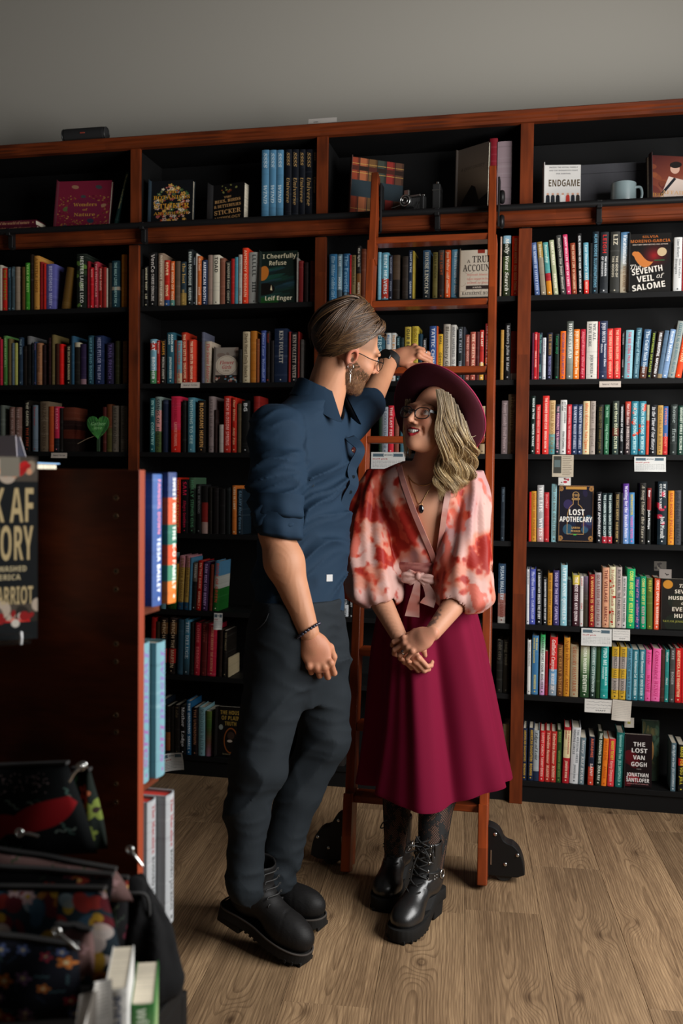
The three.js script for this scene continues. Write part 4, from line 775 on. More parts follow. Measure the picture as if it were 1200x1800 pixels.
note('illustrated_card', 981, 1003, 839, 853, ze - .002, (g) => { white(g, '#d0ccc6'); blobs(g, 5, ['#a82a3a', '#8a3a48', '#5a3a2a'], [24, 24, 80, 70], 8, 20); T(g, 'love', 34, 110, 22, '#3a3a3a'); }, 'little card with red hearts under the beige clipping', { group: 'notes on the shelf edges' });
note('staff_note', 1114, 1170, 803, 829, ze + .004, staff, 'curled white review note below the fourth shelf, right of the clipping', { curl: .02, group: 'notes on the shelf edges' });
note('staff_note', 1021, 1075, 1106, 1134, ze + .003, staff, 'white review note with slate heading below the third shelf up', { group: 'notes on the shelf edges' });
note('staff_note', 1076, 1107, 1107, 1125, ze, scrawl, 'handwritten slip beside the note with slate heading', { group: 'notes on the shelf edges' });
note('staff_note', 1027, 1078, 1231, 1251, ze, scrawl, 'handwritten white strip above the bottom shelf', { group: 'notes on the shelf edges' });
note('staff_note', 1075, 1109, 1232, 1265, ze + .004, (g) => { white(g, '#c8c0b4'); lines(g, 14, 10, '#a09a92'); }, 'crumpled square note overlapping the handwritten strip', { curl: .012, roll: -.06, group: 'notes on the shelf edges' });
note('small_label', 1097, 1114, 1262, 1278, -.03, (g) => { white(g, '#a8a298'); g.fillStyle = '#8a8440'; g.fillRect(40, 40, 40, 40); }, 'small grey label tucked above the maroon thriller', { group: 'notes on the shelf edges' });
note('small_label', 1149, 1171, 987, 1003, -.03, (g) => { white(g, '#4a4640'); blobs(g, 6, ['#2a2624', '#6a645a'], [10, 30, 100, 60], 8, 22); }, 'dim card standing above the dark face-out novel', { group: 'notes on the shelf edges' });
note('small_label', 1158, 1180, 1001, 1016, -.024, (g) => { white(g, '#8a827c'); blobs(g, 4, ['#3a3430'], [20, 50, 70, 30], 5, 12); }, 'pale card overlapping the dim card above the novel', { group: 'notes on the shelf edges' });
note('staff_note', 652, 712, 795, 825, ze + .003, staff, 'white review note hung behind the woman on the shelf edge', { group: 'notes on the shelf edges' });
note('staff_note', 606, 631, 797, 819, ze + .003, (g) => { white(g, '#a8a8a4'); lines(g, 20, 9); }, 'white review note behind the man and the ladder rail', { group: 'notes on the shelf edges' });
note('staff_note', 376, 391, 1078, 1106, ze + .003, staff, 'narrow white note on the shelf edge behind the man', { curl: .012, group: 'notes on the shelf edges' });
note('staff_note', 280, 327, 1325, 1350, .0, staff, 'creased white note folded over the bottom shelf edge', { fold: .05, roll: .2, curl: .02, group: 'notes on the shelf edges' });
// on top of the cornice
note('price_card', 542, 592, 206, 219, .012, (g) => { white(g, '#a8a29c'); g.fillStyle = '#2a2a2a'; g.fillRect(24, 76, 20, 14); }, 'white card lying on the cornice with a black mark', {}).rotation.x = 0;
{
  const c = P(157, 243, -.05), w = P(194, 240, -.05).x - P(121, 243, -.05).x, r = .031, sp = thing('speaker', 'black cylindrical portable speaker lying on the cornice', 'speaker', [c.x, 2.8915 + r, -.012]);
  const prof = [[0, 0], [r * .8, 0], [r * .95, .004], [r, .012], [r, w - .012], [r * .95, w - .004], [r * .8, w], [0, w]].map(([a, b]) => new THREE.Vector2(a, b));
  part('speaker_body', new THREE.LatheGeometry(prof, 32).translate(0, -w / 2, 0).rotateZ(Math.PI / 2), std(new THREE.Color(.01, .01, .011), .85), sp);
  for (const s of [-1, 1]) part('end_ring', new THREE.TorusGeometry(r * .9, .003, 8, 32).rotateY(Math.PI / 2).translate(s * w / 2, 0, 0), std(new THREE.Color(.02, .02, .02), .4), sp);
  part('button_strip', box(-.012, .012, -.003, .003, r - .002, r + .0015, .001), std(new THREE.Color(.3, .05, .03), .5), sp);
}
// mug
{
  const zc = -.07, A = P(1072, 352, zc), B = P(1118, 352, zc), c = (A.x + B.x) / 2, R = (B.x - A.x) / 2, H = P(1095, 323, zc).y - SHELF[0];
  const m = thing('mug', 'squat grey-green glazed mug in front of the charcoal panel', 'mug', [c, SHELF[0] + .0005, zc]);
  const mt = new THREE.MeshPhysicalMaterial({ color: new THREE.Color(.2, .26, .27), roughness: .35, clearcoat: .6, clearcoatRoughness: .15 });
  part('mug_body', new THREE.LatheGeometry([[0, 0], [R * .8, 0], [R * .93, .005], [R * .99, .02], [R * .97, H * .7], [R * .98, H - .003], [R * .95, H], [R * .91, H - .004], [R * .9, .02], [R * .75, .008], [0, .006]].map(([a, b]) => new THREE.Vector2(a, b)), 40), mt, m);
  part('handle', tube([[R * .93, H * .82, 0], [R * 1.28, H * .8, 0], [R * 1.42, H * .5, 0], [R * 1.25, H * .22, 0], [R * .95, H * .2, 0]], .0055, 24, 10), mt, m);
}
// charcoal panel behind the white book
{
  const A = P(1016, 352, -.2), B = P(1137, 350, -.2), h = P(1080, 291, -.2).y - SHELF[0];
  const b = thing('box_file', 'charcoal linen box standing behind the white book and the mug', 'box', [(A.x + B.x) / 2, SHELF[0] + .0005, -.2]);
  const lin = dataTex(128, 128, (x, y) => { const n = 120 + 60 * (hash(x, 0, 1) - .5) + 60 * (hash(0, y, 2) - .5); return [n, n, n]; }, false), mt = std(new THREE.Color(.045, .045, .052), .9, { bumpMap: lin, bumpScale: .001 });
  part('box_body', boxUV(box(-(B.x - A.x) / 2, (B.x - A.x) / 2, 0, h * .82, -.04, .03, .002), 8), mt, b); part('box_lid', boxUV(box(-(B.x - A.x) / 2 - .002, (B.x - A.x) / 2 + .002, h * .82, h, -.042, .032, .002), 8), mt, b);
}
// folding camera and a closed black camera
{
  const c = P(726, 362, -.06), k = thing('folding_camera', 'vintage folding camera with chrome lens on the top shelf', 'camera', [c.x, SHELF[0] + .0005, -.06]); k.rotation.y = -.35;
  const lea = std(new THREE.Color(.012, .012, .012), .6), bel = std(new THREE.Color(.01, .01, .01), .8);
  part('camera_body', box(-.05, .05, 0, .082, -.03, 0, .006), lea, k);
  part('drop_bed', box(-.045, .045, .004, .009, 0, .072, .002), lea, k);
  const folds = []; for (let i = 0; i < 7; i++) { const f = 1 - i * .075, z = .004 + i * .008; folds.push(new RoundedBoxGeometry(.062 * f, .058 * f, .006, 1, .002).translate(0, .044, z)); } part('bellows', merge(folds), bel, k);
  part('shutter', new THREE.CylinderGeometry(.024, .026, .014, 32).rotateX(Math.PI / 2).translate(0, .046, .066), lea, k);
  const lens = part('lens_ring', merge([new THREE.TorusGeometry(.0225, .0035, 10, 36).translate(0, .046, .074), new THREE.TorusGeometry(.012, .002, 8, 28).translate(0, .046, .076)]), M.steel, k);
  part('lens_glass', new THREE.SphereGeometry(.012, 20, 8, 0, 6.3, 0, 1.2).rotateX(Math.PI / 2).scale(1, 1, .4).translate(0, .046, .072), new THREE.MeshPhysicalMaterial({ color: 0x050608, roughness: .05, clearcoat: 1 }), k);
  part('shutter_lever', tube([[-.02, .03, .076], [-.045, .024, .078], [-.062, .022, .08]], .0018, 10, 6), M.steel, k); part('bed_strut', tube([[.05, .01, .06], [.04, .05, .02]], .002, 6, 6), M.steel, k);
  part('viewfinder', merge([box(-.012, .012, .072, .094, .05, .062, .002), box(-.03, .03, .082, .092, -.028, -.006, .003), box(.034, .048, .082, .089, -.024, -.01, .002)]), M.steel, k);
  const d = P(768, 362, -.09), q = thing('closed_camera', 'slim black closed camera standing on end beside the folding camera', 'camera', [d.x, SHELF[0] + .0005, -.09]);
  part('camera_body', box(-.018, .018, 0, .13, -.05, .04, .006), lea, q); part('camera_knob', new THREE.CylinderGeometry(.007, .007, .01, 16).translate(.004, .135, .02), M.steel, q); part('edge_trim', box(-.0185, .0185, .1, .104, -.0505, .0405, .001), M.steel, q);
}
// ---------------------------------------------------------------- rolling ladder
{
  const lad = thing('library_ladder', 'reddish wooden rolling library ladder leaning on the steel track', 'ladder', [-.45, 0, .86]);
  const zr = (y) => -.306 * y, bot = [-.664, -.2], top = [-.748, -.249];
  const rx = (s, y) => bot[s] + (top[s] - bot[s]) * y / 2.62 + .45;
  const ang = Math.atan(.306);
  const railPiece = (s, y0, y1, d, zo, w) => { const a = V3(rx(s, y0), y0, zr(y0) + zo), b = V3(rx(s, y1), y1, zr(y1) + zo), L = a.distanceTo(b), g = boxUV(new RoundedBoxGeometry(w, L, d, 2, .004), 1, s * .3 + y0, y0); g.applyMatrix4(new THREE.Matrix4().makeRotationFromQuaternion(new THREE.Quaternion().setFromUnitVectors(V3(0, 1, 0), b.clone().sub(a).normalize()))); return g.translate((a.x + b.x) / 2, (a.y + b.y) / 2, (a.z + b.z) / 2); };
  for (const s of [0, 1]) {
    part('side_rail', railPiece(s, .02, 2.335, .078, 0, .031), M.ladder, lad);
    part('top_post', railPiece(s, 2.25, 2.64, .056, .012, .03).translate(s ? -.006 : .006, 0, 0), M.ladder, lad);
    part('foot_post', railPiece(s, .012, .26, .054, .036, .033), M.ladder, lad);
  }
  for (const y of [.255, .49, .745, 1.0, 1.255, 1.53, 1.805, 2.08, 2.355]) { const x0 = rx(0, y) + .0155, x1 = rx(1, y) - .0155; part('tread', boxUV(box(x0, x1, y - .026, y, zr(y) - .045, zr(y) + .04, .004), 1, y, y * .7), M.ladder, lad); }
  // hooks with rollers that ride on the track
  for (const s of [0, 1]) {
    const x = rx(s, 2.48) + (s ? .018 : -.0 + .028), zt = .062 - .86, g = part('roller_hook', merge([box(x - .004, x + .004, 2.4, 2.6, zt + .017, zt + .033, .002), box(x - .004, x + .004, 2.497, 2.6, zt - .03, zt + .02, .003)]), M.iron, lad);
    for (const [dy, dz] of [[.045, -.0], [-.055, .0]]) part('roller', new THREE.TorusGeometry(.017, .011, 12, 28).rotateY(Math.PI / 2).translate(x + (s ? .012 : -.012), 2.481 + dy, zt + dz * .5), M.iron, g);
  }
  // braked wheel housings at the feet
  for (const s of [0, 1]) {
    const sg = s ? 1 : -1, x = rx(s, .1) + sg * .014, z = zr(.1) - .03;
    const sh = new THREE.Shape(); sh.moveTo(0, .035); sh.lineTo(0, .2); sh.quadraticCurveTo(.035, .195, .045, .165); sh.quadraticCurveTo(.05, .145, .08, .14); sh.quadraticCurveTo(.118, .12, .122, .045); sh.lineTo(.1, .035); sh.closePath();
    const g = new THREE.ExtrudeGeometry(sh, { depth: .05, bevelEnabled: true, bevelSize: .003, bevelThickness: .003, bevelSegments: 2, curveSegments: 12 }); if (sg < 0) { g.scale(-1, 1, 1); const ix = g.attributes.position.array; for (let i = 0; i < ix.length; i += 9) for (let k = 0; k < 3; k++) { const t = ix[i + k]; ix[i + k] = ix[i + 3 + k]; ix[i + 3 + k] = t; } g.computeVertexNormals(); }
    const h = part('wheel_housing', g.translate(x, -.01, z - .02), M.iron, lad);
    part('wheel', new THREE.CylinderGeometry(.032, .032, .024, 28).rotateX(Math.PI / 2).translate(x + sg * .055, .033, z + .005), std(new THREE.Color(.03, .03, .03), .7), h);
    for (const [bx, by] of [[.025, .165], [.1, .1], [.06, .065]]) part('bolt', new THREE.SphereGeometry(.0065, 12, 8).scale(1, 1, .6).translate(x + sg * bx, by, z + .034), M.steel, h);
    part('slot', box(x + sg * .012 - .002, x + sg * .012 + .002, .06, .11, z + .032, z + .0345), M.steel, h);
  }
}
// ---------------------------------------------------------------- implicit surfaces for the people, meshed with surface nets
const smin = (a, b, k) => { const h = Math.max(k - Math.abs(a - b), 0) / k; return Math.min(a, b) - h * h * k * .25; };
const smax = (a, b, k) => -smin(-a, -b, k);
const cap = (x, y, z, a, b, ra, rb) => { const dx = b.x - a.x, dy = b.y - a.y, dz = b.z - a.z, px = x - a.x, py = y - a.y, pz = z - a.z; let t = (px * dx + py * dy + pz * dz) / (dx * dx + dy * dy + dz * dz); t = t < 0 ? 0 : t > 1 ? 1 : t; const qx = px - dx * t, qy = py - dy * t, qz = pz - dz * t; return Math.sqrt(qx * qx + qy * qy + qz * qz) - (ra + (rb - ra) * t); };
const ell = (x, y, z, cx, cy, cz, rx, ry, rz) => { x -= cx; y -= cy; z -= cz; const k0 = Math.hypot(x / rx, y / ry, z / rz), k1 = Math.hypot(x / (rx * rx), y / (ry * ry), z / (rz * rz)); return k1 < 1e-9 ? -Math.min(rx, ry, rz) : k0 * (k0 - 1) / k1; };
const sph = (x, y, z, c, r) => Math.hypot(x - c.x, y - c.y, z - c.z) - r;
// a stack of ellipses: rows of [y, cx, cz, half width, half depth, turn]
function loft(rows, x, y, z) {
  let i = 0; const n = rows.length; const yc = Math.max(rows[0][0], Math.min(rows[n - 1][0], y)); while (i < n - 2 && yc > rows[i + 1][0]) i++;
  const A = rows[i], B = rows[i + 1]; const t = (yc - A[0]) / (B[0] - A[0]), D0 = rows[Math.max(0, i - 1)], D1 = rows[Math.min(n - 1, i + 2)], hh = B[0] - A[0], m0 = hh / Math.max(1e-6, B[0] - D0[0]), m1 = hh / Math.max(1e-6, D1[0] - A[0]), t2 = t * t, t3 = t2 * t;
  const L = (k) => (2 * t3 - 3 * t2 + 1) * A[k] + (t3 - 2 * t2 + t) * m0 * (B[k] - D0[k]) + (-2 * t3 + 3 * t2) * B[k] + (t3 - t2) * m1 * (D1[k] - A[k]), cx = L(1), cz = L(2), a = L(3), b = L(4), w = L(5), c = Math.cos(w), sn = Math.sin(w), dx = x - cx, dz = z - cz, u = c * dx - sn * dz, v = sn * dx + c * dz;
  const k0 = Math.hypot(u / a, v / b), k1 = Math.hypot(u / (a * a), v / (b * b)), d = k1 < 1e-9 ? -Math.min(a, b) : k0 * (k0 - 1) / k1;
  const dy = Math.abs(y - yc); return dy > 0 ? (d > 0 ? Math.hypot(d, dy) : dy) : d;
}
function nets(f, mn, mx, h, o = {}) {
  const nx = Math.ceil((mx[0] - mn[0]) / h) + 1, ny = Math.ceil((mx[1] - mn[1]) / h) + 1, nz = Math.ceil((mx[2] - mn[2]) / h) + 1, B = 4;
  const val = new Float32Array(nx * ny * nz).fill(NaN), id = (i, j, k) => i + nx * (j + ny * k), vid = new Int32Array(nx * ny * nz).fill(-1), pos = [], cells = [];
  const reach = h * B * .9 * (o.lip || 1.25) + (o.slack || .012), get = (i, j, k) => { const q = id(i, j, k); let v = val[q]; if (v !== v) { v = f(mn[0] + i * h, mn[1] + j * h, mn[2] + k * h); val[q] = v; } return v; };
  for (let K = 0; K < nz - 1; K += B) for (let J = 0; J < ny - 1; J += B) for (let I = 0; I < nx - 1; I += B) {
    if (Math.abs(f(mn[0] + (I + B / 2) * h, mn[1] + (J + B / 2) * h, mn[2] + (K + B / 2) * h)) > reach) continue;
    for (let k = K; k < Math.min(K + B, nz - 1); k++) for (let j = J; j < Math.min(J + B, ny - 1); j++) for (let i = I; i < Math.min(I + B, nx - 1); i++) {
      const c = [get(i, j, k), get(i + 1, j, k), get(i, j + 1, k), get(i + 1, j + 1, k), get(i, j, k + 1), get(i + 1, j, k + 1), get(i, j + 1, k + 1), get(i + 1, j + 1, k + 1)];
      let m = 0; for (let q = 0; q < 8; q++) if (c[q] < 0) m |= 1 << q; if (m === 0 || m === 255) continue;
      let sx = 0, sy = 0, sz = 0, n = 0; const E = (a, b) => { if ((c[a] < 0) !== (c[b] < 0)) { const t = c[a] / (c[a] - c[b]); sx += (a & 1) + ((b & 1) - (a & 1)) * t; sy += (a >> 1 & 1) + ((b >> 1 & 1) - (a >> 1 & 1)) * t; sz += (a >> 2) + ((b >> 2) - (a >> 2)) * t; n++; } };
      E(0, 1); E(2, 3); E(4, 5); E(6, 7); E(0, 2); E(1, 3); E(4, 6); E(5, 7); E(0, 4); E(1, 5); E(2, 6); E(3, 7);
      vid[id(i, j, k)] = pos.length / 3; pos.push(mn[0] + (i + sx / n) * h, mn[1] + (j + sy / n) * h, mn[2] + (k + sz / n) * h); cells.push(i, j, k);
    }
  }
  const idx = [], Q = (a, b, c, d, flip) => { if (a < 0 || b < 0 || c < 0 || d < 0) return; if (flip) idx.push(a, c, b, a, d, c); else idx.push(a, b, c, a, c, d); };
  for (let q = 0; q < cells.length; q += 3) {
    const i = cells[q], j = cells[q + 1], k = cells[q + 2], v0 = val[id(i, j, k)] < 0, V = (a, b, c) => (i - a < 0 || j - b < 0 || k - c < 0) ? -1 : vid[id(i - a, j - b, k - c)];
    const x1 = get(i + 1, j, k) < 0, y1 = get(i, j + 1, k) < 0, z1 = get(i, j, k + 1) < 0;
    if (v0 !== x1) Q(V(0, 0, 0), V(0, 1, 0), V(0, 1, 1), V(0, 0, 1), !v0 === false ? false : true);
    if (v0 !== y1) Q(V(0, 0, 0), V(0, 0, 1), V(1, 0, 1), V(1, 0, 0), v0 ? false : true);
    if (v0 !== z1) Q(V(0, 0, 0), V(1, 0, 0), V(1, 1, 0), V(0, 1, 0), v0 ? false : true);
  }
  const g = new THREE.BufferGeometry(); g.setAttribute('position', new THREE.Float32BufferAttribute(pos, 3)); g.setIndex(idx); g.computeVertexNormals();
  const uv = new Float32Array(pos.length / 3 * 2); for (let i = 0; i < uv.length / 2; i++) { uv[i * 2] = pos[i * 3] + pos[i * 3 + 2]; uv[i * 2 + 1] = pos[i * 3 + 1]; } g.setAttribute('uv', new THREE.BufferAttribute(uv, 2));
  return g;
}
function colourBy(g, fn) { const p = g.attributes.position, c = new Float32Array(p.count * 3); for (let i = 0; i < p.count; i++) { const q = fn(p.getX(i), p.getY(i), p.getZ(i), i); c[i * 3] = q[0]; c[i * 3 + 1] = q[1]; c[i * 3 + 2] = q[2]; } g.setAttribute('color', new THREE.BufferAttribute(c, 3)); return g; }
const lin = (h) => { const c = new THREE.Color(h); return [c.r, c.g, c.b]; };
function basis(fwd, upHint, pos) { const F = fwd.clone().normalize(), X = upHint.clone().cross(F).normalize(), U = F.clone().cross(X); return new THREE.Matrix4().makeBasis(X, U, F).setPosition(pos); }   // local +z forward, +y up, +x = figure's left
// ribbon of given half width following points, with thickness
function ribbon(pts, hw, th, upFn, seg = 40) {
  const c = new THREE.CatmullRomCurve3(pts), pos = [], idx = [], uv = [];
  for (let i = 0; i <= seg; i++) { const t = i / seg, p = c.getPoint(t), tg = c.getTangent(t), n = upFn(t, p), s = tg.clone().cross(n).normalize(), w = typeof hw === 'function' ? hw(t) : hw; for (const [a, b] of [[-w, th / 2], [w, th / 2], [w, -th / 2], [-w, -th / 2]]) { const q = p.clone().addScaledVector(s, a).addScaledVector(n, b); pos.push(q.x, q.y, q.z); uv.push(a * 4, t); } }
  for (let i = 0; i < seg; i++) for (let k = 0; k < 4; k++) { const a = i * 4 + k, b = i * 4 + (k + 1) % 4; idx.push(a, b, a + 4, b, b + 4, a + 4); }
  idx.push(0, 3, 2, 0, 2, 1); const e = seg * 4; idx.push(e, e + 1, e + 2, e, e + 2, e + 3);
  const g = new THREE.BufferGeometry(); g.setAttribute('position', new THREE.Float32BufferAttribute(pos, 3)); g.setAttribute('uv', new THREE.Float32BufferAttribute(uv, 2)); g.setIndex(idx); return toCreasedNormals(g, .8);
}
// ---- a head in its own frame: eyes at y = 0, +z the face, +x the figure's left. o: w width, jaw, smile, beard
function headSDF(o) {
  const W = o.w || 1, J = o.jaw || 1, sm_ = o.smile || 0, N = o.nose || 1;
  return (x, y, z) => {
    const ax = Math.abs(x) / W;
    let d = ell(ax, y, z, 0, .04, -.02, .0745, .083, .094);
    d = smin(d, ell(ax, y, z, 0, -.025, .03, .061, .085, .06), .03);
    d = smin(d, ell(ax, y, z, 0, -.078, .036, .047 * J, .034, .047), .03);
    d = smin(d, ell(ax, y, z, 0, -.1, .068, .02 * J, .017, .018), .025);                       // chin
    d = smin(d, ell(ax, y, z, .04, -.03 + sm_ * .006, .06, .022, .02, .02 + sm_ * .005), .03);  // cheek
    d = smin(d, ell(ax, y, z, .028, .021, .078, .03, .0085, .012), .018);                       // brow
    d = smax(d, -ell(ax, y, z, .0315, -.001, .096, .0185, .0125, .016), .012);                  // socket
    const A = { x: 0, y: .012, z: .087 }, B = { x: 0, y: -.034, z: .108 * (1 + .02 * (N - 1)) + .006 * N };
    d = smin(d, cap(ax, y, z, A, B, .0075, .0105), .014);
    d = smin(d, ell(ax, y, z, .0115, -.0385, .1, .0075, .0068, .009), .007);
    d = smax(d, -ell(ax, y, z, .006, -.047, .106, .0035, .004, .006), .003);                    // nostril
    d = smax(d, -ell(ax, y, z, 0, -.049, .112, .003, .007, .004), .006);                        // philtrum
    // lids: the ball's cover, open in a lens-shaped slit
    const lx = ax - .0315, e = Math.hypot(lx, y, z - .0775) - .0142, open = o.open || .0052, slit = Math.max(Math.hypot(lx * .5, (y + .001 - .0006) * 1) - open - 0, .07 - z);
    d = smin(d, Math.max(e, -slit), .004);
    // mouth
    const my = -.066 + sm_ * (lx + .0315) * (lx + .0315) * 9, mw = .023 + sm_ * .0085, k = Math.max(0, 1 - Math.pow(ax / mw, 2)), mz = .0935 - ax * ax * 16;
    if (!sm_) { d = smin(d, cap(ax, y, z, { x: 0, y: -.0625, z: .0925 }, { x: .021, y: -.066, z: .082 }, .0048, .002), .006); d = smin(d, cap(ax, y, z, { x: 0, y: -.071, z: .0915 }, { x: .019, y: -.067, z: .082 }, .0056, .002), .006); d = smax(d, -ell(ax, y, z, 0, -.0664, .099, .024, .0012, .008), .003); }
    else {
      d = smin(d, cap(ax, y, z, { x: 0, y: -.0575, z: .095 }, { x: mw, y: -.0585 + .002, z: .079 }, .0042, .002), .005);
      d = smin(d, cap(ax, y, z, { x: 0, y: -.0765, z: .092 }, { x: mw, y: -.0575 + .001, z: .079 }, .0058, .002), .005);
      d = smax(d, -Math.max(ell(ax, y, z, 0, -.0655 + ax * ax * 13, .094, mw * .95, .0082 * (.3 + .7 * k), .016), .0), .003);
      d = smax(d, -(cap(ax, y, z, { x: .031, y: -.05, z: .078 }, { x: .034, y: -.066, z: .072 }, .003, .0025)), .012);
    }
    // ear
    let er = ell(ax, y, z, .0765, -.006, -.012, .012, .031, .019); const rim = Math.hypot(Math.hypot((y + .004) / 1.5, z + .011) - .0135, (ax - .081) * .8) - .0042; er = smin(smax(er, -ell(ax, y, z, .087, -.003, -.009, .011, .02, .011), .004), rim * .8, .004); er = smin(er, ell(ax, y, z, .0775, -.032, -.006, .006, .008, .008), .006);
    if (!o.noEars) d = smin(d, er, .006);
    return d;
  };
}
// ---- a hand in its own frame: wrist at the origin, fingers along +y, back of the hand +z, thumb on +x (mirror for the other hand)
// curl: four fingers [mcp, pip, dip] radians towards the palm; thumb: [base, tip] points
function handSDF(o) {
  const s = o.s || 1, F = [], bx = [.031, .0105, -.0105, -.03], by = [.09, .095, .09, .08], ln = [[.043, .026, .022], [.047, .03, .023], [.043, .027, .022], [.034, .021, .02]];
  for (let i = 0; i < 4; i++) {
    let p = V3(bx[i], by[i], 0), a = 0; const c = o.curl[i], sp = (o.spread || 0) * (1.5 - i) * .12 + (c[3] || 0), pts = [p.clone()];
    for (let k = 0; k < 3; k++) { a += c[k]; const L = ln[i][k]; p = p.clone().add(V3(Math.sin(sp) * Math.cos(a) * L, Math.cos(sp) * Math.cos(a) * L, -Math.sin(a) * L)); pts.push(p.clone()); }
    F.push(pts);
  }
  const th = (o.thumb || [[.022, .022, -.008], [.046, .05, -.014], [.056, .082, -.018], [.056, .105, -.022]]).map((q) => V3(...q)), fr = [.0088, .0092, .0088, .0078];
  const sdf = (x, y, z) => {
    x /= s; y /= s; z /= s;
    let d = ell(x, y, z, .001, .05, -.001, .041, .058, .0145); d = smin(d, ell(x, y, z, .024, .036, -.008, .02, .034, .015), .012); d = smin(d, ell(x, y, z, -.026, .04, -.007, .015, .036, .013), .01);
    d = smin(d, cap(x, y, z, { x: 0, y: -.014, z: 0 }, { x: 0, y: .022, z: 0 }, .0215, .0245), .02); d = smax(d, Math.abs(z) - .0235, .012);
    for (let i = 0; i < 4; i++) { const q = F[i], r = fr[i]; let f = cap(x, y, z, q[0], q[1], r * 1.1, r); f = smin(f, cap(x, y, z, q[1], q[2], r * 1.02, r * .93), .004); f = smin(f, cap(x, y, z, q[2], q[3], r * .95, r * .78), .004); d = smin(d, f, .0055); d = smin(d, sph(x, y, z, { x: q[0].x, y: q[0].y - .002, z: q[0].z + .006 }, .0085), .01); }
    let t = cap(x, y, z, th[0], th[1], .0145, .0115); t = smin(t, cap(x, y, z, th[1], th[2], .0115, .0102), .005); t = smin(t, cap(x, y, z, th[2], th[3], .0105, .0082), .005); d = smin(d, t, .009);
    return d * s;
  };
  return { sdf, fingers: F, thumb: th, s };
}
function handGeo(o, M4, cell = .003) { const h = handSDF(o), R = .14 * h.s, g = nets(h.sdf, [-.075 * h.s, -.045 * h.s, -.115 * h.s], [.085 * h.s, .21 * h.s, .05 * h.s], cell, { slack: .006 }); if (o.mirror) { g.scale(-1, 1, 1); const ix = g.index.array; for (let i = 0; i < ix.length; i += 3) { const t = ix[i]; ix[i] = ix[i + 1]; ix[i + 1] = t; } g.computeVertexNormals(); } g.applyMatrix4(M4); return { g, h }; }
// ---- a boot or shoe: x along the foot (heel at 0, toe at L), y up, z across
function soleGeo(L, w, th, heelTh, heelL, lug) {
  const outline = (s) => { const sh = new THREE.Shape(), P_ = [[0, 0], [.004, .6], [.06, .86], [.25, .78], [.42, .78], [.62, 1], [.8, 1.0], [.92, .78], [.985, .4], [1, 0]], up = P_.map(([a, b]) => new THREE.Vector2(a * L, b * w / 2 * s)), dn = P_.slice(1, -1).reverse().map(([a, b]) => new THREE.Vector2(a * L, -b * w / 2 * s)); const c = new THREE.SplineCurve([...up, ...dn, up[0]]); sh.setFromPoints(c.getPoints(60)); return sh; };
  const a = new THREE.ExtrudeGeometry(outline(1), { depth: th, bevelEnabled: true, bevelSize: .002, bevelThickness: .002, bevelSegments: 2 }).rotateX(-Math.PI / 2).scale(1, 1, -1); const list = [a];
  { const ix = a.attributes.position.array; for (let i = 0; i < ix.length; i += 9) for (let k = 0; k < 3; k++) { const t = ix[i + k]; ix[i + k] = ix[i + 3 + k]; ix[i + 3 + k] = t; } a.computeVertexNormals(); }
  for (let i = 0; i < lug; i++) { const u = .36 + .62 * i / (lug - 1), hw = w / 2 * (u < .62 ? .78 + .22 * (u - .36) / .26 : u > .88 ? 1 - (u - .88) * 4 : 1); list.push(box(u * L - L * .016, u * L + L * .01, -.007, .004, -hw, hw, .001)); }
  return list;
}
// ---------------------------------------------------------------- cloth and skin materials
const weave = dataTex(128, 128, (x, y) => { const a = Math.sin((x + y) * Math.PI / 4) * .5 + Math.sin((x - y) * Math.PI / 2) * .3, n = 128 + 60 * a + 40 * (hash(x, y, 3) - .5); return [n, n, n]; }, false);
const weaveB = weave.clone(); weaveB.repeat.set(28, 28); const weaveC = weave.clone(); weaveC.repeat.set(16, 16);
const poreTex = dataTex(256, 256, (x, y) => { const n = 128 + 70 * (fbm(x / 3, y / 3, 3, 2) - .5) + 30 * (fbm(x / 16, y / 16, 8, 2) - .5); return [n, n, n]; }, false); poreTex.repeat.set(9, 9);
const skinMat = new THREE.MeshPhysicalMaterial({ vertexColors: true, roughness: .55, bumpMap: poreTex, bumpScale: .0004, specularIntensity: .7 });
const hairMat = new THREE.MeshStandardMaterial({ vertexColors: true, roughness: .42 });
const shirtMat = new THREE.MeshPhysicalMaterial({ color: new THREE.Color('#172a3c'), roughness: .8, specularIntensity: .35, bumpMap: weaveB, bumpScale: .00018 });
const trouserMat = new THREE.MeshPhysicalMaterial({ color: new THREE.Color('#1b2126'), roughness: .8, specularIntensity: .4, bumpMap: weaveC, bumpScale: .0002 });
const bootLeather = new THREE.MeshPhysicalMaterial({ color: new THREE.Color(.006, .0055, .0055), specularIntensity: .55, roughness: .6, bumpMap: poreTex, bumpScale: .0008 });
const glossLeather = new THREE.MeshPhysicalMaterial({ color: new THREE.Color(.011, .011, .011), roughness: .33, bumpMap: poreTex, bumpScale: .0005, clearcoat: .35, clearcoatRoughness: .3 });
const rubber = new THREE.MeshPhysicalMaterial({ color: new THREE.Color(.008, .0075, .007), roughness: .75, specularIntensity: .5 }), eyeMat = new THREE.MeshPhysicalMaterial({ vertexColors: true, roughness: .12, clearcoat: 1 });
const glassMat = new THREE.MeshPhysicalMaterial({ color: 0xffffff, transmission: 1, thickness: 0, roughness: .02, ior: 1.5 });
function eyeball(iris) { return colourBy(new THREE.SphereGeometry(.0125, 28, 24).rotateX(Math.PI / 2), (x, y, z) => { const r = Math.hypot(x, y); return z < 0 ? [.5, .46, .43] : r < .0026 ? [.004, .004, .004] : r < .0058 ? lin(iris) : r < .0064 ? [.03, .03, .03] : [.56, .52, .49]; }); }
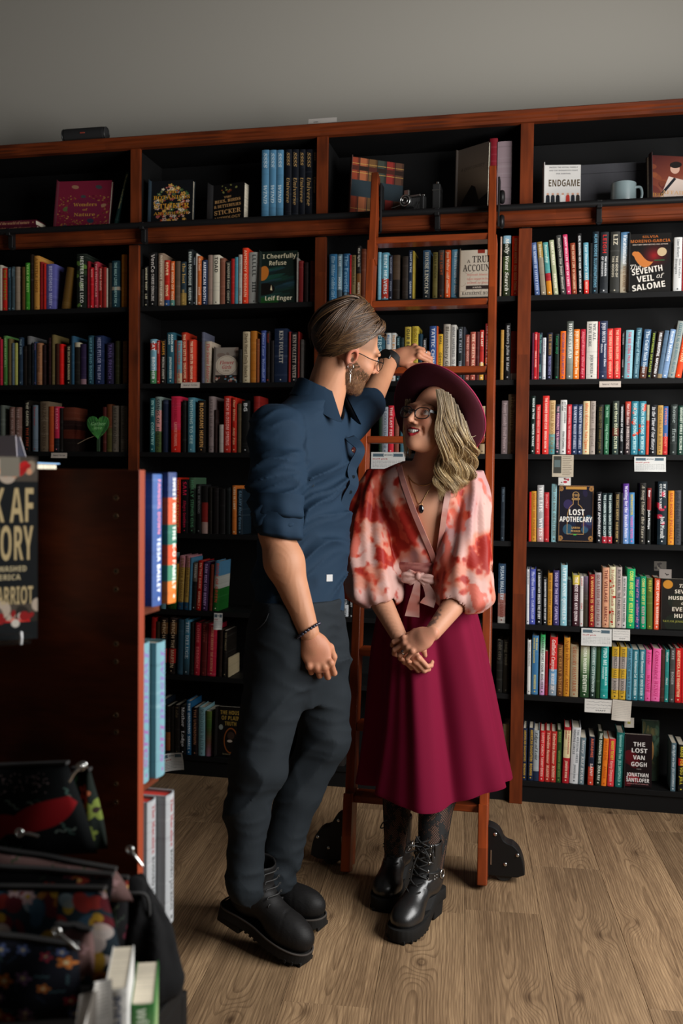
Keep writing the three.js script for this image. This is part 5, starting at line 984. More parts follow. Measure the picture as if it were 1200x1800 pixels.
// strands: each a thin tapering tube with its own tone
function strands(list, rad, tones, seed, sides = 4) {
  const pos = [], col = [], idx = [], r = rng(seed);
  for (const s of list) {
    const c = new THREE.CatmullRomCurve3(s.pts), n = s.seg || 14, tone = lin(tones[Math.floor(r() * tones.length)]), base = pos.length / 3, k = .8 + .4 * r();
    let nrm = V3(.3, .8, .5);
    for (let i = 0; i <= n; i++) { const t = i / n, p = c.getPoint(t), tg = c.getTangent(t), a = nrm.clone().addScaledVector(tg, -nrm.dot(tg)).normalize(), b = tg.clone().cross(a); nrm = a; const w = (s.rad || rad) * (s.prof ? s.prof(t) : Math.min(1, .45 + t * 3) * Math.sqrt(Math.max(.03, 1 - t * t))); for (let q = 0; q < sides; q++) { const an = q / sides * 6.2832; pos.push(p.x + (a.x * Math.cos(an) + b.x * Math.sin(an)) * w, p.y + (a.y * Math.cos(an) + b.y * Math.sin(an)) * w, p.z + (a.z * Math.cos(an) + b.z * Math.sin(an)) * w); const root = s.root ? mix(s.root, 1, Math.min(1, t * 2.2)) : 1; col.push(tone[0] * k * root, tone[1] * k * root, tone[2] * k * root); } }
    for (let i = 0; i < n; i++) for (let q = 0; q < sides; q++) { const A = base + i * sides + q, B = base + i * sides + (q + 1) % sides; idx.push(A, B, A + sides, B, B + sides, A + sides); }
  }
  const g = new THREE.BufferGeometry(); g.setAttribute('position', new THREE.Float32BufferAttribute(pos, 3)); g.setAttribute('color', new THREE.Float32BufferAttribute(col, 3)); g.setIndex(idx); g.computeVertexNormals(); return g;
}
function addHead(o, C, scale, F, U, skinFn) {   // returns the geometry in the world and the matrix
  const m = basis(F, U, C).multiply(new THREE.Matrix4().makeScale(scale, scale, scale)), f = headSDF(o), g = nets(f, [-.1, -.135, -.13], [.1, .14, .14], .0032, { slack: .008 });
  colourBy(g, skinFn); g.applyMatrix4(m); g.computeVertexNormals(); return { g, m, f };
}
const W_ = (m, x, y, z) => V3(x, y, z).applyMatrix4(m);

// ---------------------------------------------------------------- the man
{
  const man = thing('person', 'bearded man in a blue shirt and charcoal trousers leaning over with one arm raised', 'person', [0, 0, 0]);
  const yaw = 1.308;
  const row = (px, py, z, a, b) => { const p = P(px, py, z); return [p.y, p.x, p.z, a, b, yaw]; };
  const torsoRows = [row(524, 1120, 1.3, .165, .115), row(524, 1075, 1.3, .168, .118), row(533, 960, 1.27, .16, .112), row(540, 840, 1.23, .185, .122), row(540, 775, 1.21, .2, .118), row(545, 735, 1.2, .185, .1), row(556, 700, 1.2, .1, .08), row(562, 682, 1.2, .066, .066)];
  const S = P(486, 757, 1.365), E = P(484, 935, 1.44), Wn = P(543, 1112, 1.45), cuffT = P(489, 868, 1.425), cuffB = P(491, 946, 1.44);
  const S2 = P(597, 757, 1.06), W2 = P(688, 628, .54), E2 = S2.clone().lerp(W2, .52).add(V3(.0, -.05, .0));
  const neckB = P(566, 712, 1.2), Fh = V3(.76, -.24, -.6).normalize(), hs = 1.03;
  const Uh = V3(.39, .93, .22), Xh = Uh.clone().cross(Fh).normalize(), Ear = P(619, 624, 1.285), C = Ear.clone().addScaledVector(Xh, .078 * hs).addScaledVector(Fh, .012 * hs);
  const tone = lin('#b17c5d');
  const head = addHead({ w: .98, jaw: 1.08, nose: 1.12 }, C, hs, Fh, Uh, (x, y, z) => {
    const ax = Math.abs(x); let c = tone.slice();
    const red = Math.exp(-(((ax - .04) / .02) ** 2 + ((y + .03) / .022) ** 2 + ((z - .06) / .03) ** 2)) * .5 + Math.exp(-((x / .016) ** 2 + ((y + .036) / .014) ** 2 + ((z - .11) / .02) ** 2)) * .5 + sm(.07, .082, ax) * .8 * (z < .02 ? 1 : 0);
    c = lerpC(c, lin('#b0604c'), Math.min(.8, red));
    const lip = Math.exp(-(Math.pow(x / .02, 4) + Math.pow((y + .067) / .0085, 4))) * (z > .075 ? 1 : 0); c = lerpC(c, lin('#9a5548'), lip);
    const br = Math.exp(-(Math.pow((ax - .03) / .019, 4) + Math.pow((y - .0225 + (ax - .03) * .1) / .0042, 2))) * (z > .05 ? 1 : 0); c = lerpC(c, lin('#4a3424'), br * .85);
    const stub = sm(.012, -.02, y + .4 * z) * sm(-.035, -.01, z) * (1 - lip); c = lerpC(c, lin('#8a5f48'), stub * .55); const fade = sm(.012, .03, y + .2 * Math.max(0, -z)) * (ax > .035 ? 1 : 0) * sm(.072, .05, z) ; c = lerpC(c, lin('#6e5342'), fade * .7);
    return c;
  });
  // skin: arms, neck, core - one field - then head and hands at a finer grid
  const bodyF = (x, y, z) => {
    let d = loft(torsoRows, x, y, z) + .022;
    d = smin(d, cap(x, y, z, neckB, C.clone().addScaledVector(Fh, -.026).addScaledVector(Uh, -.05), .064, .055), .025);
    d = smin(d, cap(x, y, z, S, E, .05, .046), .04);
    const mid = E.clone().lerp(Wn, .3).add(V3(-.004, 0, .0)); d = smin(d, smin(cap(x, y, z, E, mid, .047, .053), cap(x, y, z, mid, Wn, .053, .0295), .03), .02);
    d = smin(d, cap(x, y, z, S2, E2, .05, .045), .04); d = smin(d, cap(x, y, z, E2, W2, .046, .03), .02);
    return d;
  };
  const bodyG = nets(bodyF, [-1.12, .82, .42], [-.4, 1.94, 1.62], .007); colourBy(bodyG, (x, y, z) => { const n = fbm(x * 30, y * 30, z * 30, 2) - .5; return tone.map((q, i) => q * (1 + n * [.12, .2, .22][i])); });
  // hands
  const dn = Wn.clone().sub(E).normalize(), bk = V3(.25, .1, .96), zn = bk.addScaledVector(dn, -bk.dot(dn)).normalize();
  const hn = handGeo({ mirror: true, s: 1.0, curl: [[.75, 1.25, .8], [.85, 1.3, .8], [.95, 1.35, .8], [1.0, 1.35, .8]], thumb: [[.022, .022, -.01], [.043, .048, -.022], [.044, .078, -.034], [.034, .098, -.042]] }, new THREE.Matrix4().makeBasis(dn.clone().cross(zn), dn, zn).setPosition(Wn.clone().addScaledVector(dn, .012)));
  const d2 = V3(.93, .2, -.06).normalize(), b2 = V3(-.3, .62, .72), z2 = b2.addScaledVector(d2, -b2.dot(d2)).normalize(), M2 = new THREE.Matrix4().makeBasis(d2.clone().cross(z2), d2, z2).setPosition(W2.clone().addScaledVector(d2, .01));
  const hf = handGeo({ s: 1.02, curl: [[.75, .5, .25], [.85, .85, .4], [.75, 1.0, .5], [.7, 1.1, .5]], spread: .5, thumb: [[.022, .02, -.012], [.046, .045, -.02], [.058, .08, -.02], [.058, .11, -.018]] }, M2);
  const flush = (g) => colourBy(g, (x, y, z) => { const n = fbm(x * 60, y * 60, z * 60, 2) - .5; return lerpC(tone, lin('#b06a54'), .3 + n * .6); });
  flush(hn.g); flush(hf.g);
  for (const g of [bodyG, head.g, hn.g, hf.g]) { const p = g.attributes.position, uv = new Float32Array(p.count * 2); for (let i = 0; i < p.count; i++) { uv[i * 2] = p.getX(i) + p.getZ(i); uv[i * 2 + 1] = p.getY(i); } g.setAttribute('uv', new THREE.BufferAttribute(uv, 2)); }
  part('body', merge([bodyG, head.g, hn.g, hf.g]), skinMat, man);
  for (const s of [-1, 1]) { const e = part('eye', eyeball('#5a6a58'), eyeMat, man); e.matrixAutoUpdate = true; e.position.copy(W_(head.m, s * .0315, 0, .0775)); e.scale.setScalar(hs); e.lookAt(P(735, 725, 1.0)); }

  // shirt
  const ridge = (a, b, c) => { const n = noise3(a, b, c); return 1 - Math.abs(2 * n - 1); };
  const folds = (x, y, z) => {   // drag lines running down and back from the buttoned front
    const q = -.5 * x + .87 * y + .12 * z, s = .87 * x + .5 * y, w = (fbm(x * 5, y * 5, z * 5, 2) - .5) * .07, m = sm(.98, 1.08, y) * sm(1.52, 1.4, y);
    const r1 = Math.pow(ridge((q + w) * 15, s * 3 + 4, z * 2), 2.2), r2 = Math.pow(ridge((q + w * 1.4) * 33 + 7, s * 6, z * 4 + 2), 2.5), r3 = ridge((q - w) * 22 + 3, s * 4 + 9, z * 3);
    return ((r1 - .35) * .026 + (r2 - .3) * .011 + (r3 - .5) * .004) * (.25 + .75 * m);
  };
  const shirtF = (x, y, z) => {
    let t = loft(torsoRows, x, y, z); t = smax(t, -(y - P(520, 1068, 1.4).y), .006);
    const nk = cap(x, y, z, neckB.clone().add(V3(.012, -.01, 0)), C, .062, .06); t = smax(t, -nk, .01);
    const vn = cap(x, y, z, neckB.clone().add(V3(.08, -.02, .015)), neckB.clone().add(V3(.115, -.065, .03)), .034, .012); t = smax(t, -vn, .01);
    let sl = cap(x, y, z, S, E, .0745, .066); sl = smin(sl, ell(x, y, z, S.x, S.y - .01, S.z, .075, .07, .07), .03);
    const ux = E.clone().sub(S).normalize(), ts = (x - S.x) * ux.x + (y - S.y) * ux.y + (z - S.z) * ux.z;
    const tw = fbm(x * 7, y * 7, z * 7, 2) * .1; sl -= (Math.pow(ridge((ts + tw + (x - S.x) * .35) * 17, (x - S.x) * 6, z * 5), 2) - .35) * .02 * sm(.0, .1, ts) + (Math.pow(ridge((ts - tw) * 36 + 4, x * 8, z * 8), 2) - .3) * .008;
    const cl = cuffB.clone().sub(cuffT), L = cl.length(); cl.normalize(); const tc = (x - cuffT.x) * cl.x + (y - cuffT.y) * cl.y + (z - cuffT.z) * cl.z;
    sl = smax(sl, tc - L * .75, .008); sl = smax(sl, -Math.max(cap(x, y, z, E, Wn, .052, .05), L * .6 - tc), .003);
    let fs = smin(cap(x, y, z, S2, E2, .072, .062), 1, .01);
    let d = smin(t, sl, .022); d = smin(d, fs, .03);
    return d - folds(x, y, z) * (sl < t ? .35 : 1);
  };
  part('shirt', nets(shirtF, [-1.1, .9, .72], [-.4, 1.68, 1.6], .0052, { lip: 1.4 }), shirtMat, man);
  {   // rolled cuff: two turned layers round the arm above the elbow
    const ax = cuffB.clone().sub(cuffT), L = ax.length(); ax.normalize(); const u = V3(0, 0, 1).cross(ax).normalize(), v = ax.clone().cross(u), N = 72;
    const roll = (t0, t1, r0, r1, ph, sl) => { const pos = [], uv = [], idx = [], R = 12; for (let j = 0; j <= N; j++) { const a = j / N * 6.28319, w = .0022 * Math.sin(a * 3 + ph) + .0016 * Math.sin(a * 7 + ph * 3); for (let i = 0; i <= R; i++) { const k = i / R, out = k < .5, q = out ? k * 2 : 2 - k * 2, t = mix(t0, t1, q) + sl * Math.cos(a - .3), rr = mix(r0, r1, q) + w * (.5 + q) + .0015 * Math.sin(q * 9 + a * 2) - (out ? 0 : .005), p = cuffT.clone().addScaledVector(ax, t * L).addScaledVector(u, Math.cos(a) * rr).addScaledVector(v, Math.sin(a) * rr); pos.push(p.x, p.y, p.z); uv.push(a * .07, t * L); } } for (let j = 0; j < N; j++) for (let i = 0; i < R; i++) { const a = j * (R + 1) + i, b = a + R + 1; idx.push(a, b, a + 1, b, b + 1, a + 1); } const g = new THREE.BufferGeometry(); g.setAttribute('position', new THREE.Float32BufferAttribute(pos, 3)); g.setAttribute('uv', new THREE.Float32BufferAttribute(uv, 2)); g.setIndex(idx); g.computeVertexNormals(); return g; };
    part('cuff', merge([roll(.02, .55, .0765, .0735, 0, .06), roll(.42, .98, .071, .0665, 2, .1)]), new THREE.MeshPhysicalMaterial({ color: shirtMat.color, roughness: .8, specularIntensity: .35, bumpMap: weaveB, bumpScale: .00018, side: THREE.DoubleSide }), man);
  }
  // collar: a folded band round the neck, standing proud, with a long point on each side
  {
    const pos = [], idx = [], uv = [], N = 40, ax = V3(.16, 1, 0).normalize(), fw = V3(Math.sin(yaw), 0, Math.cos(yaw)), sd = V3(Math.cos(yaw), 0, -Math.sin(yaw)), c0 = P(566, 676, 1.2);
    for (let i = 0; i <= N; i++) {
      const u = i / N * 2 - 1, th = u * 2.5, k = Math.abs(u), R = .072 + .004 * Math.cos(th), dir = fw.clone().multiplyScalar(-Math.cos(th)).addScaledVector(sd, -Math.sin(th));
      const drop = .052 + .052 * sm(.5, 1, k), top = c0.clone().addScaledVector(dir, R).addScaledVector(ax, .018 - .035 * sm(.35, 1, k)), bot = top.clone().addScaledVector(dir, .026 + .014 * k).addScaledVector(V3(0, -1, 0), drop).addScaledVector(fw, .02 * sm(.6, 1, k));
      const inn = top.clone().addScaledVector(dir, -.004).add(V3(0, -.035, 0));
      for (const p of [inn, top, top.clone().addScaledVector(dir, .003), bot, bot.clone().addScaledVector(dir, -.004), top.clone().addScaledVector(dir, .001).add(V3(0, -.004, 0))]) { pos.push(p.x, p.y, p.z); uv.push(i / N * .4, p.y); }
    }
    for (let i = 0; i < N; i++) for (let k = 0; k < 5; k++) { const a = i * 6 + k, b = a + 6; idx.push(a, a + 1, b, a + 1, b + 1, b); }
    const g = new THREE.BufferGeometry(); g.setAttribute('position', new THREE.Float32BufferAttribute(pos, 3)); g.setAttribute('uv', new THREE.Float32BufferAttribute(uv, 2)); g.setIndex(idx); part('collar', toCreasedNormals(g, .7), new THREE.MeshPhysicalMaterial({ color: shirtMat.color, roughness: .8, specularIntensity: .35, bumpMap: weaveB, bumpScale: .00018, side: THREE.DoubleSide }), man);
  }
  // buttoned front: a loose wavy band down the chest
  {
    const fw = V3(Math.sin(yaw), 0, Math.cos(yaw)), pts = []; for (const [px, py, z] of [[618, 768, 1.21], [637, 790, 1.225], [622, 826, 1.235], [626, 850, 1.24], [612, 880, 1.25], [605, 920, 1.26], [600, 960, 1.27], [597, 1010, 1.28], [601, 1050, 1.29], [600, 1072, 1.3]]) pts.push(P(px - 4, py, z));
    part('placket', ribbon(pts, .017, .0035, () => V3(.75, 0, .65).normalize(), 60), shirtMat, man);
    for (let i = 1; i < 6; i++) { const p = pts[i + 1].clone().lerp(pts[Math.min(9, i + 2)], .5); part('button', new THREE.CylinderGeometry(.005, .005, .002, 14).rotateX(Math.PI / 2), std(new THREE.Color(.02, .03, .04), .3), man).position.copy(p.addScaledVector(V3(.75, 0, .65), .004)); }
    const lb = P(579, 1016, 1.42), tagM = part('care_label', new RoundedBoxGeometry(.019, .02, .0012, 2, .0005), std(new THREE.Color(.5, .5, .5), .7), man, 'small white stitched label'); tagM.position.copy(lb); tagM.rotation.y = .62;
    part('button', new THREE.CylinderGeometry(.005, .005, .003, 14).rotateX(Math.PI / 2), std(new THREE.Color(.05, .07, .09), .3), man).position.copy(P(549, 853, 1.375));
  }
  // trousers
  const hB = P(500, 1135, 1.375), kB = P(455, 1345, 1.45), aB = P(430, 1560, 1.52), hA = P(556, 1135, 1.22), kA = P(570, 1300, 1.235), aA = P(482, 1548, 1.34);
  const mB = kB.clone().lerp(aB, .42).add(V3(-.016, 0, 0)), mA = kA.clone().lerp(aA, .4).add(V3(-.022, -.01, 0));
  const hips = [row(520, 1230, 1.3, .1, .09), row(521, 1175, 1.3, .16, .118), row(521, 1110, 1.3, .172, .122), row(524, 1055, 1.3, .168, .117), row(524, 1040, 1.3, .16, .11)];
  const trF = (x, y, z) => {
    let B = smin(cap(x, y, z, hB, kB, .103, .074), cap(x, y, z, kB, mB, .074, .062), .03); B = smin(B, cap(x, y, z, mB, aB, .062, .05), .03);
    let A = smin(cap(x, y, z, hA, kA, .1, .073), cap(x, y, z, kA, mA, .072, .06), .03); A = smin(A, cap(x, y, z, mA, aA, .06, .054), .03);
    let d = smin(loft(hips, x, y, z), smin(A, B, .012), .035);
    const n = fbm(x * 6, y * 6, z * 6, 3) - .5, q = y * .8 - x * .75; const kn = Math.exp(-(((y - .5) / .13) ** 2)), an = sm(.34, .16, y), th = sm(.62, .8, y);
    const r1 = Math.pow(ridge((q + n * .09) * 13, (x + y * .5) * 5, z * 4), 2.2) - .35, r2 = Math.pow(ridge((y + n * .07 + x * .25) * 30 + 5, x * 9, z * 9), 2) - .35; d -= r1 * .014 * (.35 + .65 * Math.max(kn, th)) + r2 * (.004 + .009 * an) + n * .014;
    d = smax(d, -(y - .118 - (x + .85) * .1), .004); d = smax(d, y - P(524, 1050, 1.3).y, .004); d = smax(d, -cap(x, y, z, aB.clone().add(V3(0, -.08, 0)), aB.clone().add(V3(0, .01, 0)), .034, .03), .004); d = smax(d, -cap(x, y, z, aA.clone().add(V3(0, -.08, 0)), aA.clone().add(V3(0, .01, 0)), .04, .034), .004);
    return d;
  };
  part('trousers', nets(trF, [-1.08, .08, 1.04], [-.42, 1.04, 1.66], .006, { lip: 1.4 }), trouserMat, man);
  { const onB = (px, py, z0) => { const o = camera.position, d = ray(px, py).normalize(); let t = 2.2; for (let i = 0; i < 80; i++) { const p = o.clone().addScaledVector(d, t), v = trF(p.x, p.y, p.z); t += v * .7; if (Math.abs(v) < .0008) return p.addScaledVector(d, -.001); } return P(px, py, z0); };
    part('pocket_seam', tube([[472, 1078], [466, 1092], [452, 1106], [436, 1114]].map(([a, b]) => onB(a, b, 1.42)), .0016, 20, 6), std(new THREE.Color('#14181c'), .8), man); }
  // boots
  const bootShoe = (mat, name) => {
    const g = new THREE.Group(); g.name = numbered('boot'); man.add(g);
    const up = nets((x, y, z) => { let d = ell(x, y, z, .225, .028, 0, .075, .05, .05); d = smin(d, cap(x, y, z, { x: .2, y: .03, z: 0 }, { x: .09, y: .075, z: 0 }, .042, .046), .03); d = smin(d, ell(x, y, z, .06, .05, 0, .062, .06, .041), .03); d = smin(d, cap(x, y, z, { x: .07, y: .07, z: 0 }, { x: .068, y: .165, z: 0 }, .046, .05), .03); d = smax(d, -y, .003); d = smax(d, y - .17 - x * .05, .004); d = smax(d, -cap(x, y, z, { x: .068, y: .12, z: 0 }, { x: .068, y: .22, z: 0 }, .04, .044), .004); const cap_ = Math.abs(Math.hypot((x - .3) / .1, z / .09) - 1) - .02; return d + (cap_ < 0 ? .0012 : 0) + (fbm(x * 40, y * 40, z * 40, 2) - .5) * .002; }, [-.02, -.01, -.07], [.31, .19, .07], .0045);
    part('boot_upper', up, bootLeather, g); const so = part('sole', merge(soleGeo(.305, .106, .024, 0, 0, 11)), rubber, g); so.position.set(-.006, -.024, 0);
    part('heel', box(-.004, .082, -.048, -.022, -.042, .042, .006), rubber, g); part('welt', new THREE.TubeGeometry(new THREE.CatmullRomCurve3([[0, .6], [.06, .86], [.25, .78], [.42, .78], [.62, 1], [.8, 1], [.92, .78], [.985, .4], [1, 0], [.985, -.4], [.92, -.78], [.8, -1], [.62, -1], [.42, -.78], [.25, -.78], [.06, -.86], [0, -.6]].map(([a, b]) => V3(a * .305 - .006, .003, b * .0535)), true), 90, .003, 6, true), std(new THREE.Color(.045, .036, .03), .8), g);
    const lc = []; for (let i = 0; i < 5; i++) { const y = .082 + i * .019, x = .155 - i * .0095; lc.push(tube([[x - .004, y + .002, -.03], [x + .008, y + .008, 0], [x - .004, y + .002, .03]], .0022, 10, 6)); for (const s of [-1, 1]) lc.push(new THREE.TorusGeometry(.003, .0012, 6, 12).rotateY(Math.PI / 2).translate(x - .002, y, s * .033)); } part('laces', merge(lc), std(new THREE.Color(.02, .02, .02), .6), g);
    return g;
  };
  const place = (g, heel, toe, pitch, roll) => { const d = toe.clone().sub(heel); const y = Math.atan2(-d.z, d.x); g.rotation.order = 'YZX'; g.rotation.set(roll || 0, y, pitch); };
  const b1 = bootShoe(); { const toe = PY(545, 1686, 0), heel = V3(toe.x - .27, 0, toe.z - .1); place(b1, heel, toe, -.27); b1.position.copy(P(403, 1590, toe.z - .07)); b1.updateMatrixWorld(true); let mn = 9; b1.traverse((o) => { if (o.isMesh) { const p = o.geometry.attributes.position, v = V3(0, 0, 0); for (let i = 0; i < p.count; i += 3) { v.fromBufferAttribute(p, i).applyMatrix4(o.matrixWorld); mn = Math.min(mn, v.y); } } }); b1.position.y += .001 - mn; }
  const b2_ = bootShoe(); { const toe = PY(561, 1642, 0); place(b2_, V3(toe.x - .26, 0, toe.z - .07), toe, 0); b2_.position.set(toe.x - .275, .05, toe.z - .08); }

  // hair swept back over clipped sides
  {
    const hm = (g) => { g.applyMatrix4(head.m); return g; }, HL = [[0, .34], [.5, .36], [.85, .5], [1.1, .36], [1.35, .04], [1.65, -.28], [2.1, -.8], [2.6, -1.05], [3.2, -1.1]];
    const elMin = (az) => { let i = 0; while (i < HL.length - 2 && az > HL[i + 1][0]) i++; return mix(HL[i][1], HL[i + 1][1], (az - HL[i][0]) / (HL[i + 1][0] - HL[i][0])); };
    const region = (x, y, z) => { const Y = (y - .04) / .096, X = x / .0815, Z = (z + .024) / .104; return (elMin(Math.abs(Math.atan2(X, Z))) - Math.atan2(Y, Math.hypot(X, Z))) * .09; };
    const capF = (x, y, z) => { let d = ell(x, y, z, 0, .04, -.024, .0815, .096, .104); d = smax(d, region(x, y, z), .006); d = smax(d, -ell(x, y, z, 0, .04, -.02, .06, .07, .08), .004); return d - (fbm(x * 45 + z * 4, y * 20, z * 12, 3) - .5) * .006; };
    const cg = nets(capF, [-.1, -.14, -.15], [.1, .17, .12], .0042); colourBy(cg, (x, y, z) => lin('#2e2015').map((q) => q * (.6 + .8 * noise3(x * 220, y * 60, z * 40))));
    const list = [], r = rng(9), dirOf = (az, el) => V3(Math.sin(az) * Math.cos(el), Math.sin(el), Math.cos(az) * Math.cos(el)), slerp = (a, b, t) => { const o = Math.acos(Math.max(-1, Math.min(1, a.dot(b)))), s = Math.sin(o); return s < 1e-4 ? a.clone() : a.clone().multiplyScalar(Math.sin((1 - t) * o) / s).addScaledVector(b, Math.sin(t * o) / s); };
    for (let c = 0; c < 190; c++) {    // locks swept back from the hairline to the nape, each a bundle of hairs
      const az = (r() * 2 - 1) * 1.75, e0 = elMin(Math.abs(az)) + .03 + (c % 3 ? 1.2 * r() : 0), A0 = dirOf(az, Math.min(1.35, e0)), B0 = dirOf(Math.sign(az || 1) * (2.1 + 1.0 * r()), -1.0 + .75 * r()), w = r() * 6, amp = .03 + .03 * r(), len = .55 + .4 * r(), front = Math.max(0, 1 - Math.abs(az) / .9);
      for (let h = 0; h < 16; h++) {
        const j = V3((r() - .5), (r() - .5), (r() - .5)).multiplyScalar(.16), lift = .99 + .03 * r() + .04 * (1 - Math.abs(az) / 1.8), pts = [], t1 = len * (.8 + .25 * r());
        for (let k = 0; k <= 10; k++) { const t = k / 10 * t1, d = slerp(A0, B0, t).add(j).normalize(), s = lift + front * .15 * Math.exp(-(((t - .16) / .13) ** 2)) + .05 * sm(.5, .9, t), wob = amp * Math.sin(t * 9 + w) * sm(0, .2, t); const side = d.clone().cross(slerp(A0, B0, Math.min(1, t + .05)).sub(slerp(A0, B0, t))).normalize(); d.addScaledVector(side, wob); pts.push(V3(d.x * .0825 * s, .04 + d.y * .0975 * s, -.024 + d.z * .105 * s)); }
        const cut = pts.findIndex((p) => region(p.x, p.y, p.z) > .012); if (cut >= 0) { if (cut < 4) continue; pts.length = cut; }
        list.push({ pts, seg: 14, rad: .0008 + .0009 * r() });
      }
    }
    part('hair', hm(merge([cg, strands(list, .002, ['#402b1b', '#4a3320', '#573d26', '#352415', '#654829', '#3b2919'], 4)].map((g) => { g.deleteAttribute('uv'); return g; }))), hairMat, man);
    // beard and moustache
    const bm = (x, y, z) => { const ax = Math.abs(x); return Math.max(y + .006 + .48 * z, -.024 - z, -ell(ax, y, z, 0, -.066, .1, .019, .0055, .02)); };
    const bF = (x, y, z) => { let d = head.f(x, y, z) - .0004 - .0052 * sm(-.07, -.112, y) * sm(.02, .06, z) - (Math.abs(x) < .03 && y > -.062 ? .002 : 0); d = smax(d, bm(x, y, z), .004); d = smax(d, -(y + .119), .006); return d - (fbm(x * 220, y * 150, z * 220, 2) - .5) * .0045; };
    const bg = nets(bF, [-.1, -.15, -.01], [.1, .01, .14], .0036); colourBy(bg, (x, y, z) => lerpC(lin('#432e20'), lin('#7c583c'), noise3(x * 260, y * 160, z * 260) * .7 + .3 * sm(-.03, -.1, y)));
    const bl = [], q = rng(12); const bp = bg.attributes.position, bn = bg.attributes.normal; for (let i = 0; i < 3200; i++) { const k = Math.floor(q() * bp.count), p = V3(0, 0, 0).fromBufferAttribute(bp, k), n = V3(0, 0, 0).fromBufferAttribute(bn, k); if (n.dot(V3(0, .2, 1)) < -.7) continue; const L = .0025 + .0035 * q(), dd = n.multiplyScalar(.55).add(V3(0, -.9, .1)).normalize(); bl.push({ pts: [p, p.clone().addScaledVector(dd, L * .5), p.clone().addScaledVector(dd, L).add(V3(0, -.002, 0))], seg: 3, rad: .0004 }); }
    part('beard', hm(merge([bg, strands(bl, .0006, ['#5a3c28', '#744e34', '#94704c'], 5, 3)].map((g) => { g.deleteAttribute('uv'); return g; }))), hairMat, man);
    const br = []; for (const s of [-1, 1]) for (let i = 0; i < 46; i++) { const u = i / 45, x = s * (.014 + .034 * u), y = .019 + .007 * Math.sin(u * 2.4), z = .092 - .9 * (.014 + .034 * u) ** 2 * 8 - .0; br.push({ pts: [V3(x, y - .002, z), V3(x + s * .004, y + .002, z + .002), V3(x + s * .009, y + .003, z)], seg: 3, rad: .0008 }); }
    part('eyebrows', hm(strands(br, .0008, ['#3a2818', '#4a3320'], 8, 3)), hairMat, man);
    // glasses
    const wire = new THREE.MeshStandardMaterial({ color: 0x0c0c0c, roughness: .3, metalness: .8 }), gg = new THREE.Group(); gg.name = numbered('glasses'); man.add(gg);
    const rim = (s) => { const pts = []; for (let i = 0; i < 28; i++) { const a = i / 28 * 6.283; pts.push(V3(s * .033 + .0245 * Math.cos(a), -.006 + .0205 * Math.sin(a) + (Math.sin(a) > 0 ? -.002 : 0), .108 - Math.abs(s * .033 + .0245 * Math.cos(a)) * .12)); } return pts; };
    for (const s of [-1, 1]) { part('lens_rim', hm(new THREE.TubeGeometry(new THREE.CatmullRomCurve3(rim(s), true), 60, .0011, 6, true)), wire, gg); part('temple_arm', hm(tube([[s * .058, .004, .1], [s * .074, .006, .05], [s * .08, .01, -.005], [s * .078, -.008, -.028]], .0014, 20, 6)), wire, gg); const sh = new THREE.Shape(rim(s).map((p) => new THREE.Vector2(p.x, p.y))); part('lens', hm(new THREE.ShapeGeometry(sh).translate(0, 0, .1045)), glassMat, gg); }
    part('bridge', hm(tube([[-.009, .002, .107], [0, .006, .11], [.009, .002, .107]], .0011, 10, 6)), wire, gg);
  }
  // earring, watch, ring, bead bracelet
  {
    const lob = P(616, 643, 1.3), silver = M.steel, er = new THREE.Group(); er.name = numbered('earring'); man.add(er);
    part('hoop', new THREE.TorusGeometry(.0085, .0011, 8, 28).translate(lob.x, lob.y - .002, lob.z), silver, er); const lk = []; for (let i = 0; i < 3; i++) lk.push(new THREE.TorusGeometry(.0028, .0008, 6, 12).rotateY(i % 2 ? 1.57 : 0).translate(lob.x, lob.y - .013 - i * .0048, lob.z)); part('chain_link', merge(lk), silver, er);
    part('spike', new THREE.ConeGeometry(.0026, .028, 12).rotateX(Math.PI).translate(lob.x - .001, lob.y - .04, lob.z), silver, er);
    const wt = new THREE.Group(); wt.name = numbered('watch'); man.add(wt); const axis = W2.clone().sub(E2).normalize(), wc = W2.clone().addScaledVector(axis, -.024), q = new THREE.Quaternion().setFromUnitVectors(V3(0, 0, 1), axis.clone().lerp(d2, .25).normalize());
    part('strap', new THREE.CylinderGeometry(.0385, .0395, .03, 36, 1, false).rotateX(Math.PI / 2).applyQuaternion(q).translate(wc.x, wc.y, wc.z), std(new THREE.Color(.008, .008, .008), .45), wt);
    const nf = V3(-.3, .3, .9).normalize(), qf = new THREE.Quaternion().setFromUnitVectors(V3(0, 1, 0), nf), fc = wc.clone().addScaledVector(nf, .043);
    part('watch_case', new THREE.LatheGeometry([[0, -.006], [.023, -.006], [.026, -.003], [.026, .003], [.0235, .005], [.0215, .0035], [0, .0035]].map(([a, b]) => new THREE.Vector2(a, b)), 36).applyQuaternion(qf).translate(fc.x, fc.y, fc.z), new THREE.MeshPhysicalMaterial({ color: 0x070707, roughness: .2, clearcoat: 1 }), wt);
    const f = hf.h.fingers[2], a = f[0].clone().lerp(f[1], .7).multiplyScalar(hf.h.s), bdir = f[1].clone().sub(f[0]).normalize(); part('ring', new THREE.TorusGeometry(.0101, .0022, 10, 28).applyQuaternion(new THREE.Quaternion().setFromUnitVectors(V3(0, 0, 1), bdir)).translate(a.x, a.y, a.z).applyMatrix4(M2), std(new THREE.Color(.25, .25, .26), .25, { metalness: 1 }), man);
